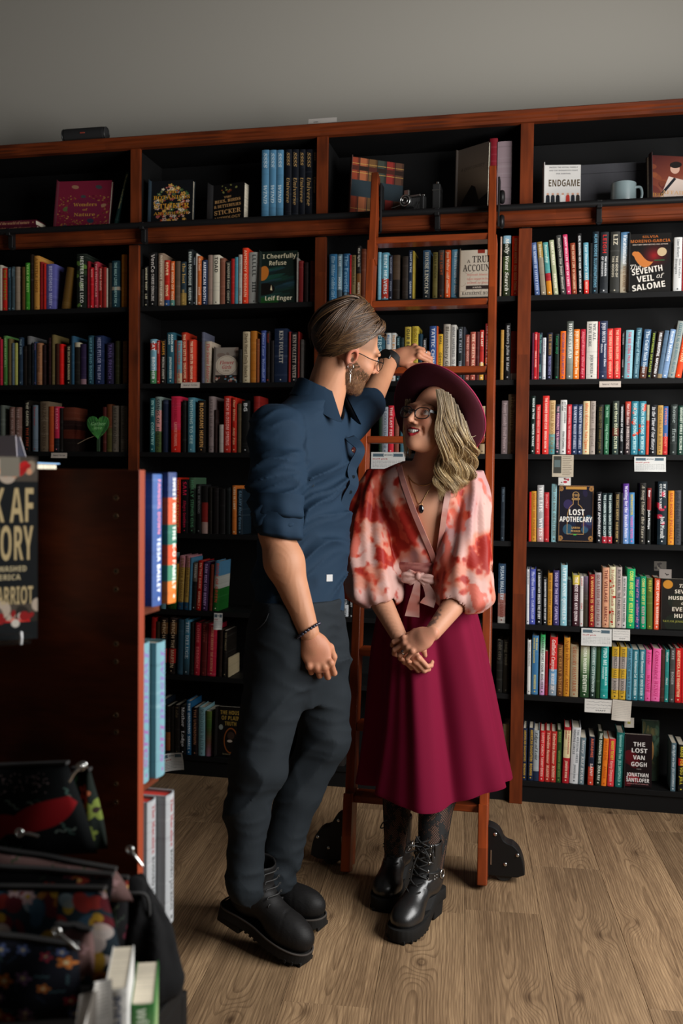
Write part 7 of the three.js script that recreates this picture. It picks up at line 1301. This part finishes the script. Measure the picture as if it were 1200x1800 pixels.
    const br = []; for (const s of [-1, 1]) for (let i = 0; i < 40; i++) { const u = i / 39, x = s * (.013 + .034 * u), y = .021 + .006 * Math.sin(u * 2.6), z = .0905 - .9 * (.013 + .034 * u) ** 2 * 8; br.push({ pts: [V3(x, y - .001, z), V3(x + s * .004, y + .002, z + .0015), V3(x + s * .008, y + .002, z)], seg: 3, rad: .0006 }); } const bg = strands(br, .0006, ['#4a3526', '#3a281c'], 8, 3); bg.applyMatrix4(head.m); part('eyebrows', bg, hairMat, wom);
  }
  // glasses, necklaces, ring
  {
    const hm = (g) => { g.applyMatrix4(head.m); return g; }, fr = new THREE.MeshPhysicalMaterial({ color: 0x0b0c10, roughness: .4 }), gg = new THREE.Group(); gg.name = numbered('glasses'); wom.add(gg);
    const rim = (s) => { const pts = []; for (let i = 0; i < 32; i++) { const a = i / 32 * 6.283, c = Math.cos(a), n = Math.sin(a); const x = .0255 * Math.sign(c) * Math.pow(Math.abs(c), .85), y = .0185 * Math.sign(n) * Math.pow(Math.abs(n), .85) + (c > 0 && n > 0 ? .004 * c * n : 0) - (n < 0 ? -.001 * c : 0); const X = s * (.0335 + x); pts.push(V3(X, y - .007, .1075 - Math.abs(X) * .16)); } return pts; };
    for (const s of [-1, 1]) { const pts = rim(s); part('lens_rim', hm(new THREE.TubeGeometry(new THREE.CatmullRomCurve3(pts, true), 64, .0019, 8, true)), fr, gg); part('temple_arm', hm(ribbon([V3(s * .0585, .004, .098), V3(s * .071, .006, .06), V3(s * .0765, .006, .01), V3(s * .078, -.006, -.02)], .0042, .0022, () => V3(s, 0, .25).normalize(), 20)), fr, gg); const sh = new THREE.Shape(pts.map((p) => new THREE.Vector2(p.x, p.y))); part('lens', hm(new THREE.ShapeGeometry(sh).translate(0, 0, .1025)), glassMat, gg); }
    part('bridge', hm(tube([[-.009, -.003, .106], [0, .001, .109], [.009, -.003, .106]], .0018, 10, 8)), fr, gg);
    const gold = std(new THREE.Color(.55, .36, .15), .3, { metalness: 1 }), chain = (pts, r) => tube(pts.map(([a, b, z]) => { const q = P(a, b, z); let zz = 1.1; for (let k = 0; k < 40; k++) { const d = skinF(q.x, q.y, zz); zz -= d * .7; } return V3(q.x, q.y, Math.max(zz, .86) + .002); }), r, 40, 6);
    const n1 = new THREE.Group(); n1.name = numbered('necklace'); wom.add(n1); part('chain', chain([[716, 836, .95], [728, 848, .95], [740, 853, .95], [752, 852, .95], [762, 846, .95]], .0014), gold, n1);
    const n2 = new THREE.Group(); n2.name = numbered('necklace'); wom.add(n2); part('chain', chain([[712, 815, .94], [720, 845, .95], [730, 870, .96], [737, 886, .97], [750, 868, .96], [766, 838, .95]], .0011), gold, n2);
    const pc = P(739, 894, .99); let pz = 1.1; for (let k = 0; k < 40; k++) pz -= skinF(pc.x, pc.y, pz) * .7; part('pendant', new THREE.SphereGeometry(.0115, 20, 16).scale(.8, 1.25, .5).translate(pc.x, pc.y - .002, pz + .007), new THREE.MeshPhysicalMaterial({ color: 0x0c0a10, roughness: .15, clearcoat: 1 }), n2); part('pendant_mount', new THREE.TorusGeometry(.004, .0012, 6, 14).translate(pc.x, pc.y + .014, pz + .006), gold, n2);
    const f = hL_.h.fingers[2], a = f[0].clone().lerp(f[1], .55).multiplyScalar(.9), bd = f[1].clone().sub(f[0]).normalize(), rg = new THREE.Group(); rg.name = numbered('ring'); wom.add(rg); part('band', new THREE.TorusGeometry(.0088, .0013, 8, 28).applyQuaternion(new THREE.Quaternion().setFromUnitVectors(V3(0, 0, 1), bd)).translate(a.x, a.y, a.z).applyMatrix4(ML), M.steel, rg); part('stone', new THREE.OctahedronGeometry(.0042, 1).translate(a.x, a.y, a.z + .0105).applyMatrix4(ML), new THREE.MeshPhysicalMaterial({ color: 0x15151c, roughness: .05, clearcoat: 1 }), rg);
  }
}
// ---------------------------------------------------------------- narrow freestanding display unit near the camera: its back panel faces us, books face the other way
const cx0 = P(243, 1000, 2.78).x;   // the panel's free edge (towards +x)
{
  const zf = 2.78, th = .02, topY = P(150, 825, zf).y, D = -.152;
  const cab = thing('shelf_unit', 'narrow cherry wood display unit whose plain back panel has a column of peg holes', 'shelf', [cx0, 0, zf]);
  const panelTex = dataTex(512, 512, (x, y) => { const u = x / 512, v = y / 512, n = fbm(u * 3.2, v * 26 + fbm(u * 3, v * 3, 2) * 5, 3, 4), f = noise3(u * 30, v * 260, 2), b = sm(.55, .85, fbm(u * 5 + 3, v * 5, 8, 3)); return lerpC(lerpC([62, 26, 12], [128, 58, 26], n * .9 + .2 * (f - .5)), [38, 13, 6], b * .6); });
  const pm = new THREE.MeshPhysicalMaterial({ map: panelTex, roughness: .55, specularIntensity: .4 });
  const panel = box(-.62, -.0005, .05, topY, -th, 0, .0015), pu = panel.attributes.position, uu = panel.attributes.uv; for (let i = 0; i < pu.count; i++) uu.setXY(i, pu.getX(i) * 1.3 + 1, pu.getY(i) * .9);
  part('back_panel', panel, pm, cab); part('edge_band', boxUV(box(-.0005, .0012, .05, topY, -th, 0, .0005), 1), new THREE.MeshPhysicalMaterial({ color: new THREE.Color('#8a3415'), roughness: .45, clearcoat: .2 }), cab);
  part('side_panel', box(-.62, -.6, .05, topY, D, -th), pm, cab); part('plinth', box(-.6, -.02, 0, .05, D + .01, -.004), M.black, cab);
  for (const y of [.12, .64, .878, 1.16]) { part('shelf', box(-.6, -.03, y - .018, y, D, -th, .001), pm, cab); part('shelf_lip', box(-.6, -.03, y, y + .02, D, D + .008, .001), pm, cab); }
  for (const py of [875, 907, 1004, 1036, 1132, 1163, 1257, 1287, 1378, 1410]) { const c = P(204, py, zf); part('peg_hole', new THREE.CylinderGeometry(.0028, .0028, .0012, 16).rotateX(Math.PI / 2).translate(c.x - cx0, c.y, .0004), std(new THREE.Color(.006, .004, .003), .9), cab); part('peg_sleeve', new THREE.TorusGeometry(.0031, .0007, 6, 18).translate(c.x - cx0, c.y, .0008), std(new THREE.Color(.2, .12, .06), .4, { metalness: .6 }), cab); }
}
// copies stacked on its shelves, spines past the panel's edge (towards +x)
function sideBook(x, z, w, h, d, yb, bg, fg, tx, label, group, name) {
  const b = makeBook(w, h, d, bg, fg, tx, label, group, name.startsWith('paper'), name); b.rotation.y = Math.PI / 2; b.position.set(x, yb + .0006, z); return b;
}
{
  const g = 'romance paperbacks on the display unit', gl = 'light blue volumes on the display unit', gm = 'white volumes with red page tops', y1 = 1.16, y2 = .878, y3 = .64;
  sideBook(cx0 - .016, 2.74, .034, .2, .13, y1, '#33508a@.45,#2a4680', '#f0f0f4/#e88070', 'UNFORTUNATELY~TESSA BAILEY', 'blue paperback with white capitals half hidden behind the panel edge', g, 'paperback_book');
  sideBook(cx0 + .0, 2.702, .036, .205, .13, y1, '#3f5f9a>#324f8c', '#e88a98/#f4f4f8', 'FANGIRL DOWN~TESSA BAILEY', 'thick blue paperback with pink and white capitals, next to the orange one', g, 'paperback_book');
  sideBook(cx0 + .009, 2.662, .034, .208, .13, y1, '#3a4a78@.2,#c8502a@.4,#2a6a58@.55,#c84a22@.7,#3a7a60@.82,#d8742a', '#f6f2ea', 'SWEET WAKE~THE K-O FAMILY', 'orange and green paperback with white handwriting on the display unit', g, 'paperback_book');
  for (let i = 0; i < 3; i++) sideBook(cx0 + [-.034, -.021, -.011][i], 2.738 - .04 * i, .036, .226 - .004 * i, .15, y2, '#6a949f', '#7a68a0/#8a5a94', 'i:Twisted~Lies', ['nearest', 'middle', 'furthest'][i] + ' light blue hardcover of three with purple script, under the blue paperbacks', gl, 'hardcover_book');
  for (let i = 0; i < 3; i++) { const b = sideBook(cx0 + [-.022, -.008, .008][i], 2.735 - .036 * i, .034, .212, .15, y3, '#9c9fa2', '#7a1418/#1a1a1a', 's:The Macabre~KOSOKO JACKSON', ['nearest', 'middle', 'furthest'][i] + ' white hardcover of three with dark red serif title and red page edges', gm, 'hardcover_book'), pb = b.children.find((c) => c.name.startsWith('page_block')); pb.material = std(new THREE.Color(.5, .03, .02), .7); }
}
// the book held face out on the panel by an acrylic bracket
{
  const z = 2.86, A = P(66, 1122, z), T0 = P(68, 803, z), h = T0.y - A.y, w = h * .66;
  const cell = coverCell((g, W, H) => {
    g.fillStyle = '#141719'; g.fillRect(0, 0, W, H); const people = (y, hh) => { g.fillStyle = '#4a423a'; g.fillRect(0, y, W, hh); blobs(g, 30, ['#8a7a68', '#5a5048', '#b0a090', '#2a2622'], [0, y, W, hh], 8, 26); blobs(g, 16, ['#b81c1c', '#d84030', '#a01818'], [0, y + hh * .4, W, hh * .35], 6, 18); blobs(g, 14, ['#e0b090', '#c89070'], [0, y + hh * .5, W, hh * .3], 5, 9); };
    people(0, H * .14); g.fillStyle = '#7a7468'; g.fillRect(W * .7, 4, 44, 46); people(H * .8, H * .2); g.fillStyle = '#141719'; g.fillRect(0, H * .9, W, H * .1); blobs(g, 14, ['#c8c0b4', '#8a1c1c'], [W * .5, H * .84, W * .45, 30], 5, 12);
    T(g, 'BLACK AF', W * .6, H * .27, 90, '#b7a277', { w: W * .74, sy: 1.25 }); T(g, 'HISTORY', W * .68, H * .475, 90, '#b7a277', { w: W * .56, sy: 1.25 }); T(g, 'THE UN-WHITEWASHED', W * .6, H * .61, 18, '#c4b48c', { w: W * .62 }); T(g, 'STORY OF AMERICA', W * .58, H * .655, 18, '#c4b48c', { w: W * .56 }); T(g, 'MICHAEL HARRIOT', W * .6, H * .755, 46, '#b7a277', { w: W * .72, sy: 1.3 });
  });
  const b = faceBook(w, h, .034, cell, '#16181a', 'black history book in tall gold capitals held face out before the wood panel', 'books standing face out'); b.rotation.y = .7; b.position.set(A.x - w / 2 * Math.cos(.7), A.y, z + w / 2 * Math.sin(.7)); 
  const br = thing('book_bracket', 'clear acrylic bracket with a rolled lip under the black history book', 'bracket', [A.x - w / 2 * Math.cos(.7), A.y - .0006, z + w / 2 * Math.sin(.7)]); br.rotation.y = .7;
  const ac = new THREE.MeshPhysicalMaterial({ color: 0xffffff, transmission: 1, thickness: .003, roughness: .06, ior: 1.49 }); part('ledge', box(-w / 2, w / 2 - .012, -.004, -.0012, -.045, .016, .001), ac, br); part('lip', box(-w / 2, w / 2 - .012, -.004, .012, .016, .0195, .001), ac, br); part('arm', box(w / 2 - .06, w / 2 - .05, -.004, -.0012, -.06, -.05), ac, br); part('hook', tube([[w / 2 - .026, -.003, .018], [w / 2 - .026, .008, .021], [w / 2 - .026, .014, .018]], .0022, 12, 8), std(new THREE.Color(.6, .6, .6), .3), br);
}
// things standing on the unit's top
{
  const zt = 2.69, topY = P(150, 825, 2.78).y, A = P(-40, 765, zt), B = P(31, 797, zt);
  const bb = makeBook(.02, .05, .12, '#6f93b8', '#e0e8f0', '', 'pale blue book lying on top of the display unit behind the card', 'things on the display unit'); bb.rotation.z = Math.PI / 2; bb.position.set(P(46, 800, zt).x, topY + .0102 - .008, zt + .01);
  const cd = thing('blank_card', 'blank pale lavender card propped on top of the display unit', 'card', [(A.x + B.x) / 2, topY + .0142, zt]); const w = (B.x - A.x) / 2, hh = A.y - topY - .014; const sh = new THREE.Shape(); sh.moveTo(-w, 0); sh.lineTo(w, 0); sh.lineTo(w - .006, hh); sh.lineTo(-w, hh - .002); sh.closePath(); part('card_front', new THREE.ExtrudeGeometry(sh, { depth: .0012, bevelEnabled: false }).rotateX(-.12), std(new THREE.Color(.5, .46, .5), .9), cd); part('card_stand', new THREE.ExtrudeGeometry(sh, { depth: .0012, bevelEnabled: false }).rotateX(.3).translate(0, 0, -.03), std(new THREE.Color(.45, .42, .45), .9), cd);
}
// ---------------------------------------------------------------- printed zip pouches on a dark crate
{
  const ty = P(302, 1747, 2.9).y, tb = thing('display_crate', 'dark stained crate carrying the zip pouches in the near corner', 'crate', [0, 0, 0]), R = P(306, 1760, 2.9).x, dk = new THREE.MeshPhysicalMaterial({ color: new THREE.Color(.005, .0045, .004), roughness: .8, specularIntensity: .3 });
  part('top_board', box(-1.25, R, ty - .02, ty, 2.865, 3.3, .002), dk, tb); part('front_board', box(-1.25, R, .02, ty - .02, 3.27, 3.29, .002), dk, tb); part('back_board', box(-1.25, R, .02, ty - .02, 2.85, 2.87, .002), dk, tb); for (const x of [-1.25, R - .02]) part('end_board', box(x, x + .02, 0, ty - .02, 2.87, 3.27, .002), dk, tb);
  const prints = {};
  function print(kind) {
    if (prints[kind]) return prints[kind]; const [c, g] = canvas(256, 256), base = { fox: '#0d1214', green: '#101c16', pink: '#8a6a66', rose: '#0f0f12', navy: '#101420', mixed: '#20303a', black: '#08080a' }[kind]; g.fillStyle = base; g.fillRect(0, 0, 256, 256);
    const leafs = (n, cols, s) => { for (let i = 0; i < n; i++) { const x = crnd() * 256, y = crnd() * 256, a = crnd() * 6.3; g.fillStyle = cols[i % cols.length]; for (let k = -2; k <= 2; k++) { g.beginPath(); g.ellipse(x + Math.cos(a) * k * s * .7, y + Math.sin(a) * k * s * .7, s * .5, s * .2, a + (k % 2 ? .8 : -.8), 0, 7); g.fill(); } } };
    if (kind === 'fox') { leafs(16, ['#5a7a70', '#39544c', '#8a9a90'], 12); for (let i = 0; i < 60; i++) { g.fillStyle = '#c8a8a8'; g.fillRect(60 + crnd() * 150, 20 + crnd() * 60, 3, 3); } g.fillStyle = '#a8141c'; g.beginPath(); g.moveTo(30, 200); g.bezierCurveTo(30, 130, 90, 130, 120, 140); g.bezierCurveTo(160, 100, 220, 100, 240, 90); g.lineTo(250, 110); g.bezierCurveTo(220, 190, 150, 190, 100, 190); g.lineTo(70, 214); g.closePath(); g.fill(); g.fillStyle = '#d8c8c0'; g.fillRect(34, 170, 12, 10); }
    else if (kind === 'green') { for (let i = 0; i < 16; i++) flower(g, crnd() * 256, crnd() * 256, 22 + crnd() * 16, ['#b85a28', '#a8a030', '#c8704a', '#7a8a3a'][i % 4], '#2a1a14', 5); leafs(14, ['#2a6a3a', '#4a7a3a'], 12); }
    else if (kind === 'pink') { for (let i = 0; i < 14; i++) flower(g, crnd() * 256, crnd() * 256, 18, '#b08a8a', '#6a3a3a', 6); leafs(12, ['#2a4a2a', '#3a5a3a'], 11); }
    else if (kind === 'rose') { for (let i = 0; i < 12; i++) flower(g, crnd() * 256, crnd() * 256, 15 + crnd() * 9, ['#8a2a1c', '#b0602a', '#6a2a3a'][i % 3], '#d8a860', 6); leafs(22, ['#2a3a2a', '#39443a', '#5a6450'], 10); }
    else if (kind === 'navy') { for (let i = 0; i < 16; i++) flower(g, crnd() * 256, crnd() * 256, 14 + crnd() * 9, ['#7a5a7a', '#c07030', '#a83040', '#5a6a9a'][i % 4], '#e0d0a0', 5); leafs(14, ['#2a3a50', '#4a6a70'], 10); }
    else if (kind === 'mixed') { blobs(g, 60, ['#a83028', '#c8a030', '#d8c8c0', '#3a5a70', '#b0702a', '#8a9aa0', '#6a1a24'], [0, 0, 256, 256], 10, 30, .9); for (let i = 0; i < 8; i++) flower(g, crnd() * 256, crnd() * 256, 22, '#c8a8a8', '#c8a030', 6); }
    const t = canvasTex(c); t.wrapS = t.wrapT = THREE.RepeatWrapping; return prints[kind] = new THREE.MeshPhysicalMaterial({ color: new THREE.Color(.6, .6, .6), roughness: .85, specularIntensity: .35, map: t, side: THREE.DoubleSide });
  }
  function pouch(name, label, kind, c, th, o = {}) {   // c: four corners in the world TL, TR, BR, BL
    const [TL, TR, BR, BL] = c, n = TR.clone().sub(TL).cross(BL.clone().sub(TL)).normalize().negate(), cen = TL.clone().add(TR).add(BR).add(BL).multiplyScalar(.25), g = thing(name, label, 'pouch', cen.toArray(), 'printed zip pouches'), N = 24;
    const side = (s) => { const pos = [], uv = [], idx = []; for (let j = 0; j <= N; j++) for (let i = 0; i <= N; i++) { let u = i / N, v = j / N; const p = TL.clone().lerp(TR, u).lerp(BL.clone().lerp(BR, u), v), b = Math.pow(Math.max(0, 16 * u * (1 - u) * v * (1 - v)), .42) * th * (.75 + .35 * v); p.addScaledVector(n, s * b + .003 * Math.sin(u * 9 + v * 4) * (o.wave || 1)); if (j === 0) p.y -= .006 * Math.sin(u * Math.PI) * (o.sag || 0); p.sub(cen); pos.push(p.x, p.y, p.z); uv.push(u * (o.ru || 1) + (o.ou || 0), (1 - v) * (o.rv || 1)); } for (let j = 0; j < N; j++) for (let i = 0; i < N; i++) { const a = j * (N + 1) + i, b = a + N + 1; s > 0 ? idx.push(a, b, a + 1, b, b + 1, a + 1) : idx.push(a, a + 1, b, b, a + 1, b + 1); } const q = new THREE.BufferGeometry(); q.setAttribute('position', new THREE.Float32BufferAttribute(pos, 3)); q.setAttribute('uv', new THREE.Float32BufferAttribute(uv, 2)); q.setIndex(idx); q.computeVertexNormals(); return q; };
    part('pouch_body', merge([side(1), side(-1)]), print(kind), g);
    const l = (p) => p.clone().sub(cen), mid = (t) => l(TL.clone().lerp(TR, t)).addScaledVector(n, .003 * Math.sin(t * 9));
    part('zip', ribbon([0, .25, .5, .75, 1].map((t) => mid(t).add(V3(0, .002, 0))), .005, .004, () => V3(0, 1, 0), 24), std(new THREE.Color(.01, .01, .01), .6), g);
    if (o.pull) { const [a, b] = o.pull.map(l), q = part('zip_pull', tube([a, a.clone().lerp(b, .5).add(V3(0, .002, .002)), b], .0021, 12, 8), M.steel, g); part('pull_ring', new THREE.TorusGeometry(.0048, .0016, 8, 18).translate(a.x, a.y, a.z), M.steel, g); }
    return g;
  }
  const bot = (px, z) => V3(P(px, 1500, z).x, ty + .0015, z), Q = (px, py, z) => P(px, py, z), low = (px, py, z) => { const p = P(px, py, z); return V3(p.x, Math.max(ty + .001, p.y), z); };
  pouch('zip_pouch', 'dark pouch printed with a red fox and leaves, zip pull at its corner', 'fox', [Q(-60, 1350, 2.93), Q(120, 1343, 2.93), low(172, 1500, 2.96), low(-60, 1510, 2.96)].map((p, i) => i > 1 ? V3(p.x, p.y, p.z) : p), .016, { pull: [Q(141, 1348, 2.95), Q(121, 1374, 2.96)], ru: 1 });
  pouch('zip_pouch', 'slim dark green pouch with orange blooms behind the fox pouch', 'green', [Q(128, 1352, 2.895), Q(160, 1354, 2.895), low(190, 1492, 2.9), low(140, 1498, 2.9)], .01, { pull: [Q(146, 1345, 2.905), Q(137, 1354, 2.91)], ru: .4 });
  pouch('zip_pouch', 'pink floral pouch lying slumped under the fox pouch', 'pink', [Q(-50, 1486, 2.99), Q(205, 1530, 2.97), low(236, 1585, 2.99), low(-50, 1585, 3.0)], .014, { pull: [Q(34, 1464, 3.0), Q(68, 1470, 3.0)], ru: 1.4, rv: .5 });
  pouch('zip_pouch', 'black pouch with small rust flowers behind the patchwork pouch', 'rose', [Q(150, 1540, 2.94), Q(226, 1545, 2.93), low(220, 1765, 2.94), low(160, 1765, 2.95)], .014, { pull: [Q(228, 1494, 2.93), Q(250, 1522, 2.93)], ru: .7 });
  pouch('zip_pouch', 'patchwork print pouch of red, gold and blue at the front', 'mixed', [Q(-50, 1560, 3.05), Q(186, 1564, 3.05), low(222, 1730, 3.07), low(-50, 1740, 3.09)], .02, { ru: 1.5 });
  pouch('zip_pouch', 'pale pink pouch tucked behind the navy one', 'pink', [Q(100, 1626, 3.085), Q(163, 1636, 3.085), low(165, 1716, 3.09), low(100, 1720, 3.09)], .008, { ru: .4, rv: .5 });
  pouch('zip_pouch', 'navy floral pouch with long silver zip pull, nearest the camera', 'navy', [Q(-50, 1640, 3.12), Q(138, 1664, 3.11), low(140, 1790, 3.13), low(-50, 1800, 3.15)], .018, { pull: [Q(99, 1638, 3.135), Q(138, 1670, 3.135)] });
  pouch('zip_pouch', 'black printed pouch lying across the pink one', 'rose', [Q(-50, 1522, 3.03), Q(200, 1540, 3.015), low(190, 1600, 3.03), low(-50, 1600, 3.04)], .01, { ru: 1.3, rv: .5 });
  // plain black drawstring bag at the end
  const F = thing('cloth_bag', 'plain black cloth bag slumped at the right end of the crate', 'bag', [0, 0, 0]), bg = nets((x, y, z) => { const a = P(240, 1560, 2.9), b = P(262, 1640, 2.9), c = P(272, 1722, 2.91); let d = smin(cap(x, y, z, a, b, .016, .026), cap(x, y, z, b, c, .028, .036), .02); d = smax(d, ty + .001 - y, .006); return d - (fbm(x * 16, y * 8, z * 16, 3) - .5) * .022 - Math.sin(Math.atan2(z - b.z, x - b.x) * 6 + y * 20) * .003; }, [-.72, ty - .02, 2.82], [-.44, .98, 2.98], .0042); part('bag_body', bg, new THREE.MeshPhysicalMaterial({ color: new THREE.Color(.0045, .0045, .005), roughness: .9, specularIntensity: .3 }), F); const nk = P(240, 1562, 2.9); part('drawstring', tube([[nk.x - .02, nk.y, nk.z + .016], [nk.x, nk.y + .004, nk.z + .024], [nk.x + .02, nk.y, nk.z + .016], [nk.x + .028, nk.y - .04, nk.z + .018]], .0022, 24, 8), std(new THREE.Color(.02, .02, .02), .8), F);
  // paper slips and paperbacks leaning at the crate's front edge
  const slip = (pts, label, tone) => { const [A, B, C, D] = pts, g = new THREE.BufferGeometry(), n = B.clone().sub(A).cross(D.clone().sub(A)).normalize(), pos = [], idx = [], uv = []; for (let s = 0; s < 2; s++) for (let j = 0; j <= 8; j++) for (let i = 0; i <= 8; i++) { const u = i / 8, v = j / 8, p = A.clone().lerp(B, u).lerp(D.clone().lerp(C, u), v).addScaledVector(n, .012 * Math.sin(u * 3.14) + (s ? -.0005 : 0)); pos.push(p.x, p.y, p.z); uv.push(u, 1 - v); } for (let s = 0; s < 2; s++) for (let j = 0; j < 8; j++) for (let i = 0; i < 8; i++) { const a = s * 81 + j * 9 + i; s ? idx.push(a, a + 1, a + 9, a + 9, a + 1, a + 10) : idx.push(a, a + 9, a + 1, a + 9, a + 10, a + 1); } g.setAttribute('position', new THREE.Float32BufferAttribute(pos, 3)); g.setAttribute('uv', new THREE.Float32BufferAttribute(uv, 2)); g.setIndex(idx); g.computeVertexNormals(); const [c, k] = canvas(128, 128); k.fillStyle = tone; k.fillRect(0, 0, 128, 128); lines(k, 12, 9, '#8a8680'); tag(part('paper_slip', g, std(0xffffff, .9, { map: canvasTex(c), side: THREE.DoubleSide }), scene), label, 'paper', 'paper slips'); };
  slip([Q(168, 1728, 3.2), Q(196, 1720, 3.18), low(200, 1805, 3.22), low(140, 1830, 3.24)], 'white printed slip standing between the pouches and the green paperback', '#c8c4be'); slip([Q(140, 1750, 3.22), Q(170, 1740, 3.2), low(168, 1830, 3.23), low(128, 1840, 3.25)], 'greyer slip just left of the white printed slip', '#9a948e');
  for (const [px, py, z, bgc, fg, tx, lb, w] of [[203, 1742, 3.17, '#c8c8c4', '#2a3a5a', 'POETRY UNBOUND', 'white spined paperback leaning beside the paper slips', .024], [250, 1768, 3.12, '#2f6a34>#8aa070>#2f5a30', '#e0e8d8', 'wild garden', 'green paperback leaning beside the white spined one', .026]]) { const t = Q(px, py, z), h = Math.max(.1, t.y - ty), b = makeBook(w, h, .1, bgc, fg, tx, lb, 'paperbacks at the crate end', true, 'paperback_book'); b.rotation.y = .35; b.position.set(t.x, ty + .0006, z); }
}
// heart on a stick among the books of the first bay
{
  const z = .012, c = P(172.5, 750, z), hs = (P(192, 750, z).x - P(154, 750, z).x) / 2, t = thing('heart_pick', 'green paper heart with lettering on a thin stick, bay above the wooden cabinet', 'ornament', [c.x, c.y, z]);
  const sh = new THREE.Shape(); sh.moveTo(0, -hs * 1.05); sh.bezierCurveTo(-hs * .5, -hs * .6, -hs, -hs * .2, -hs, hs * .35); sh.bezierCurveTo(-hs, hs * .95, -hs * .2, hs * 1.1, 0, hs * .5); sh.bezierCurveTo(hs * .2, hs * 1.1, hs, hs * .95, hs, hs * .35); sh.bezierCurveTo(hs, -hs * .2, hs * .5, -hs * .6, 0, -hs * 1.05);
  const [cv, g] = canvas(256, 256); g.fillStyle = '#1f5a22'; g.fillRect(0, 0, 256, 256); blobs(g, 40, ['#2f7a30', '#184a1c', '#4a8a3a', '#266a28'], [0, 0, 256, 256], 10, 34, .7); g.strokeStyle = '#4a9a48'; g.lineWidth = 4; for (let i = 0; i < 8; i++) { g.beginPath(); g.moveTo(128, 250); g.lineTo(i * 36, 20); g.stroke(); } T(g, 'Gather', 128, 100, 44, '#8ac080', { fam: 'serif', style: 'italic bold ' }); T(g, 'love', 128, 140, 40, '#8ac080', { fam: 'serif', style: 'italic bold ' });
  const geo = new THREE.ExtrudeGeometry(sh, { depth: .003, bevelEnabled: true, bevelSize: .001, bevelThickness: .001, bevelSegments: 2 }), p = geo.attributes.position, uv = geo.attributes.uv; for (let i = 0; i < p.count; i++) uv.setXY(i, p.getX(i) / hs * .45 + .5, p.getY(i) / hs * .45 + .5); part('heart', geo, std(0xffffff, .7, { map: canvasTex(cv) }), t);
  const e = P(136, 780, z - .002).sub(c); part('stick', tube([[0, -hs * .7, -.002], [(e.x) * .5, e.y * .62 - hs * .1, -.003], [e.x, e.y, -.004]], .0016, 10, 6), std(new THREE.Color(.3, .22, .14), .7), t); part('base_clip', box(-.008, .008, SHELF[3] - c.y + .0005, -hs * .75, -.005, -.0005, .001), std(new THREE.Color(.02, .05, .02), .6), t);
}
renderer.render(scene, camera);
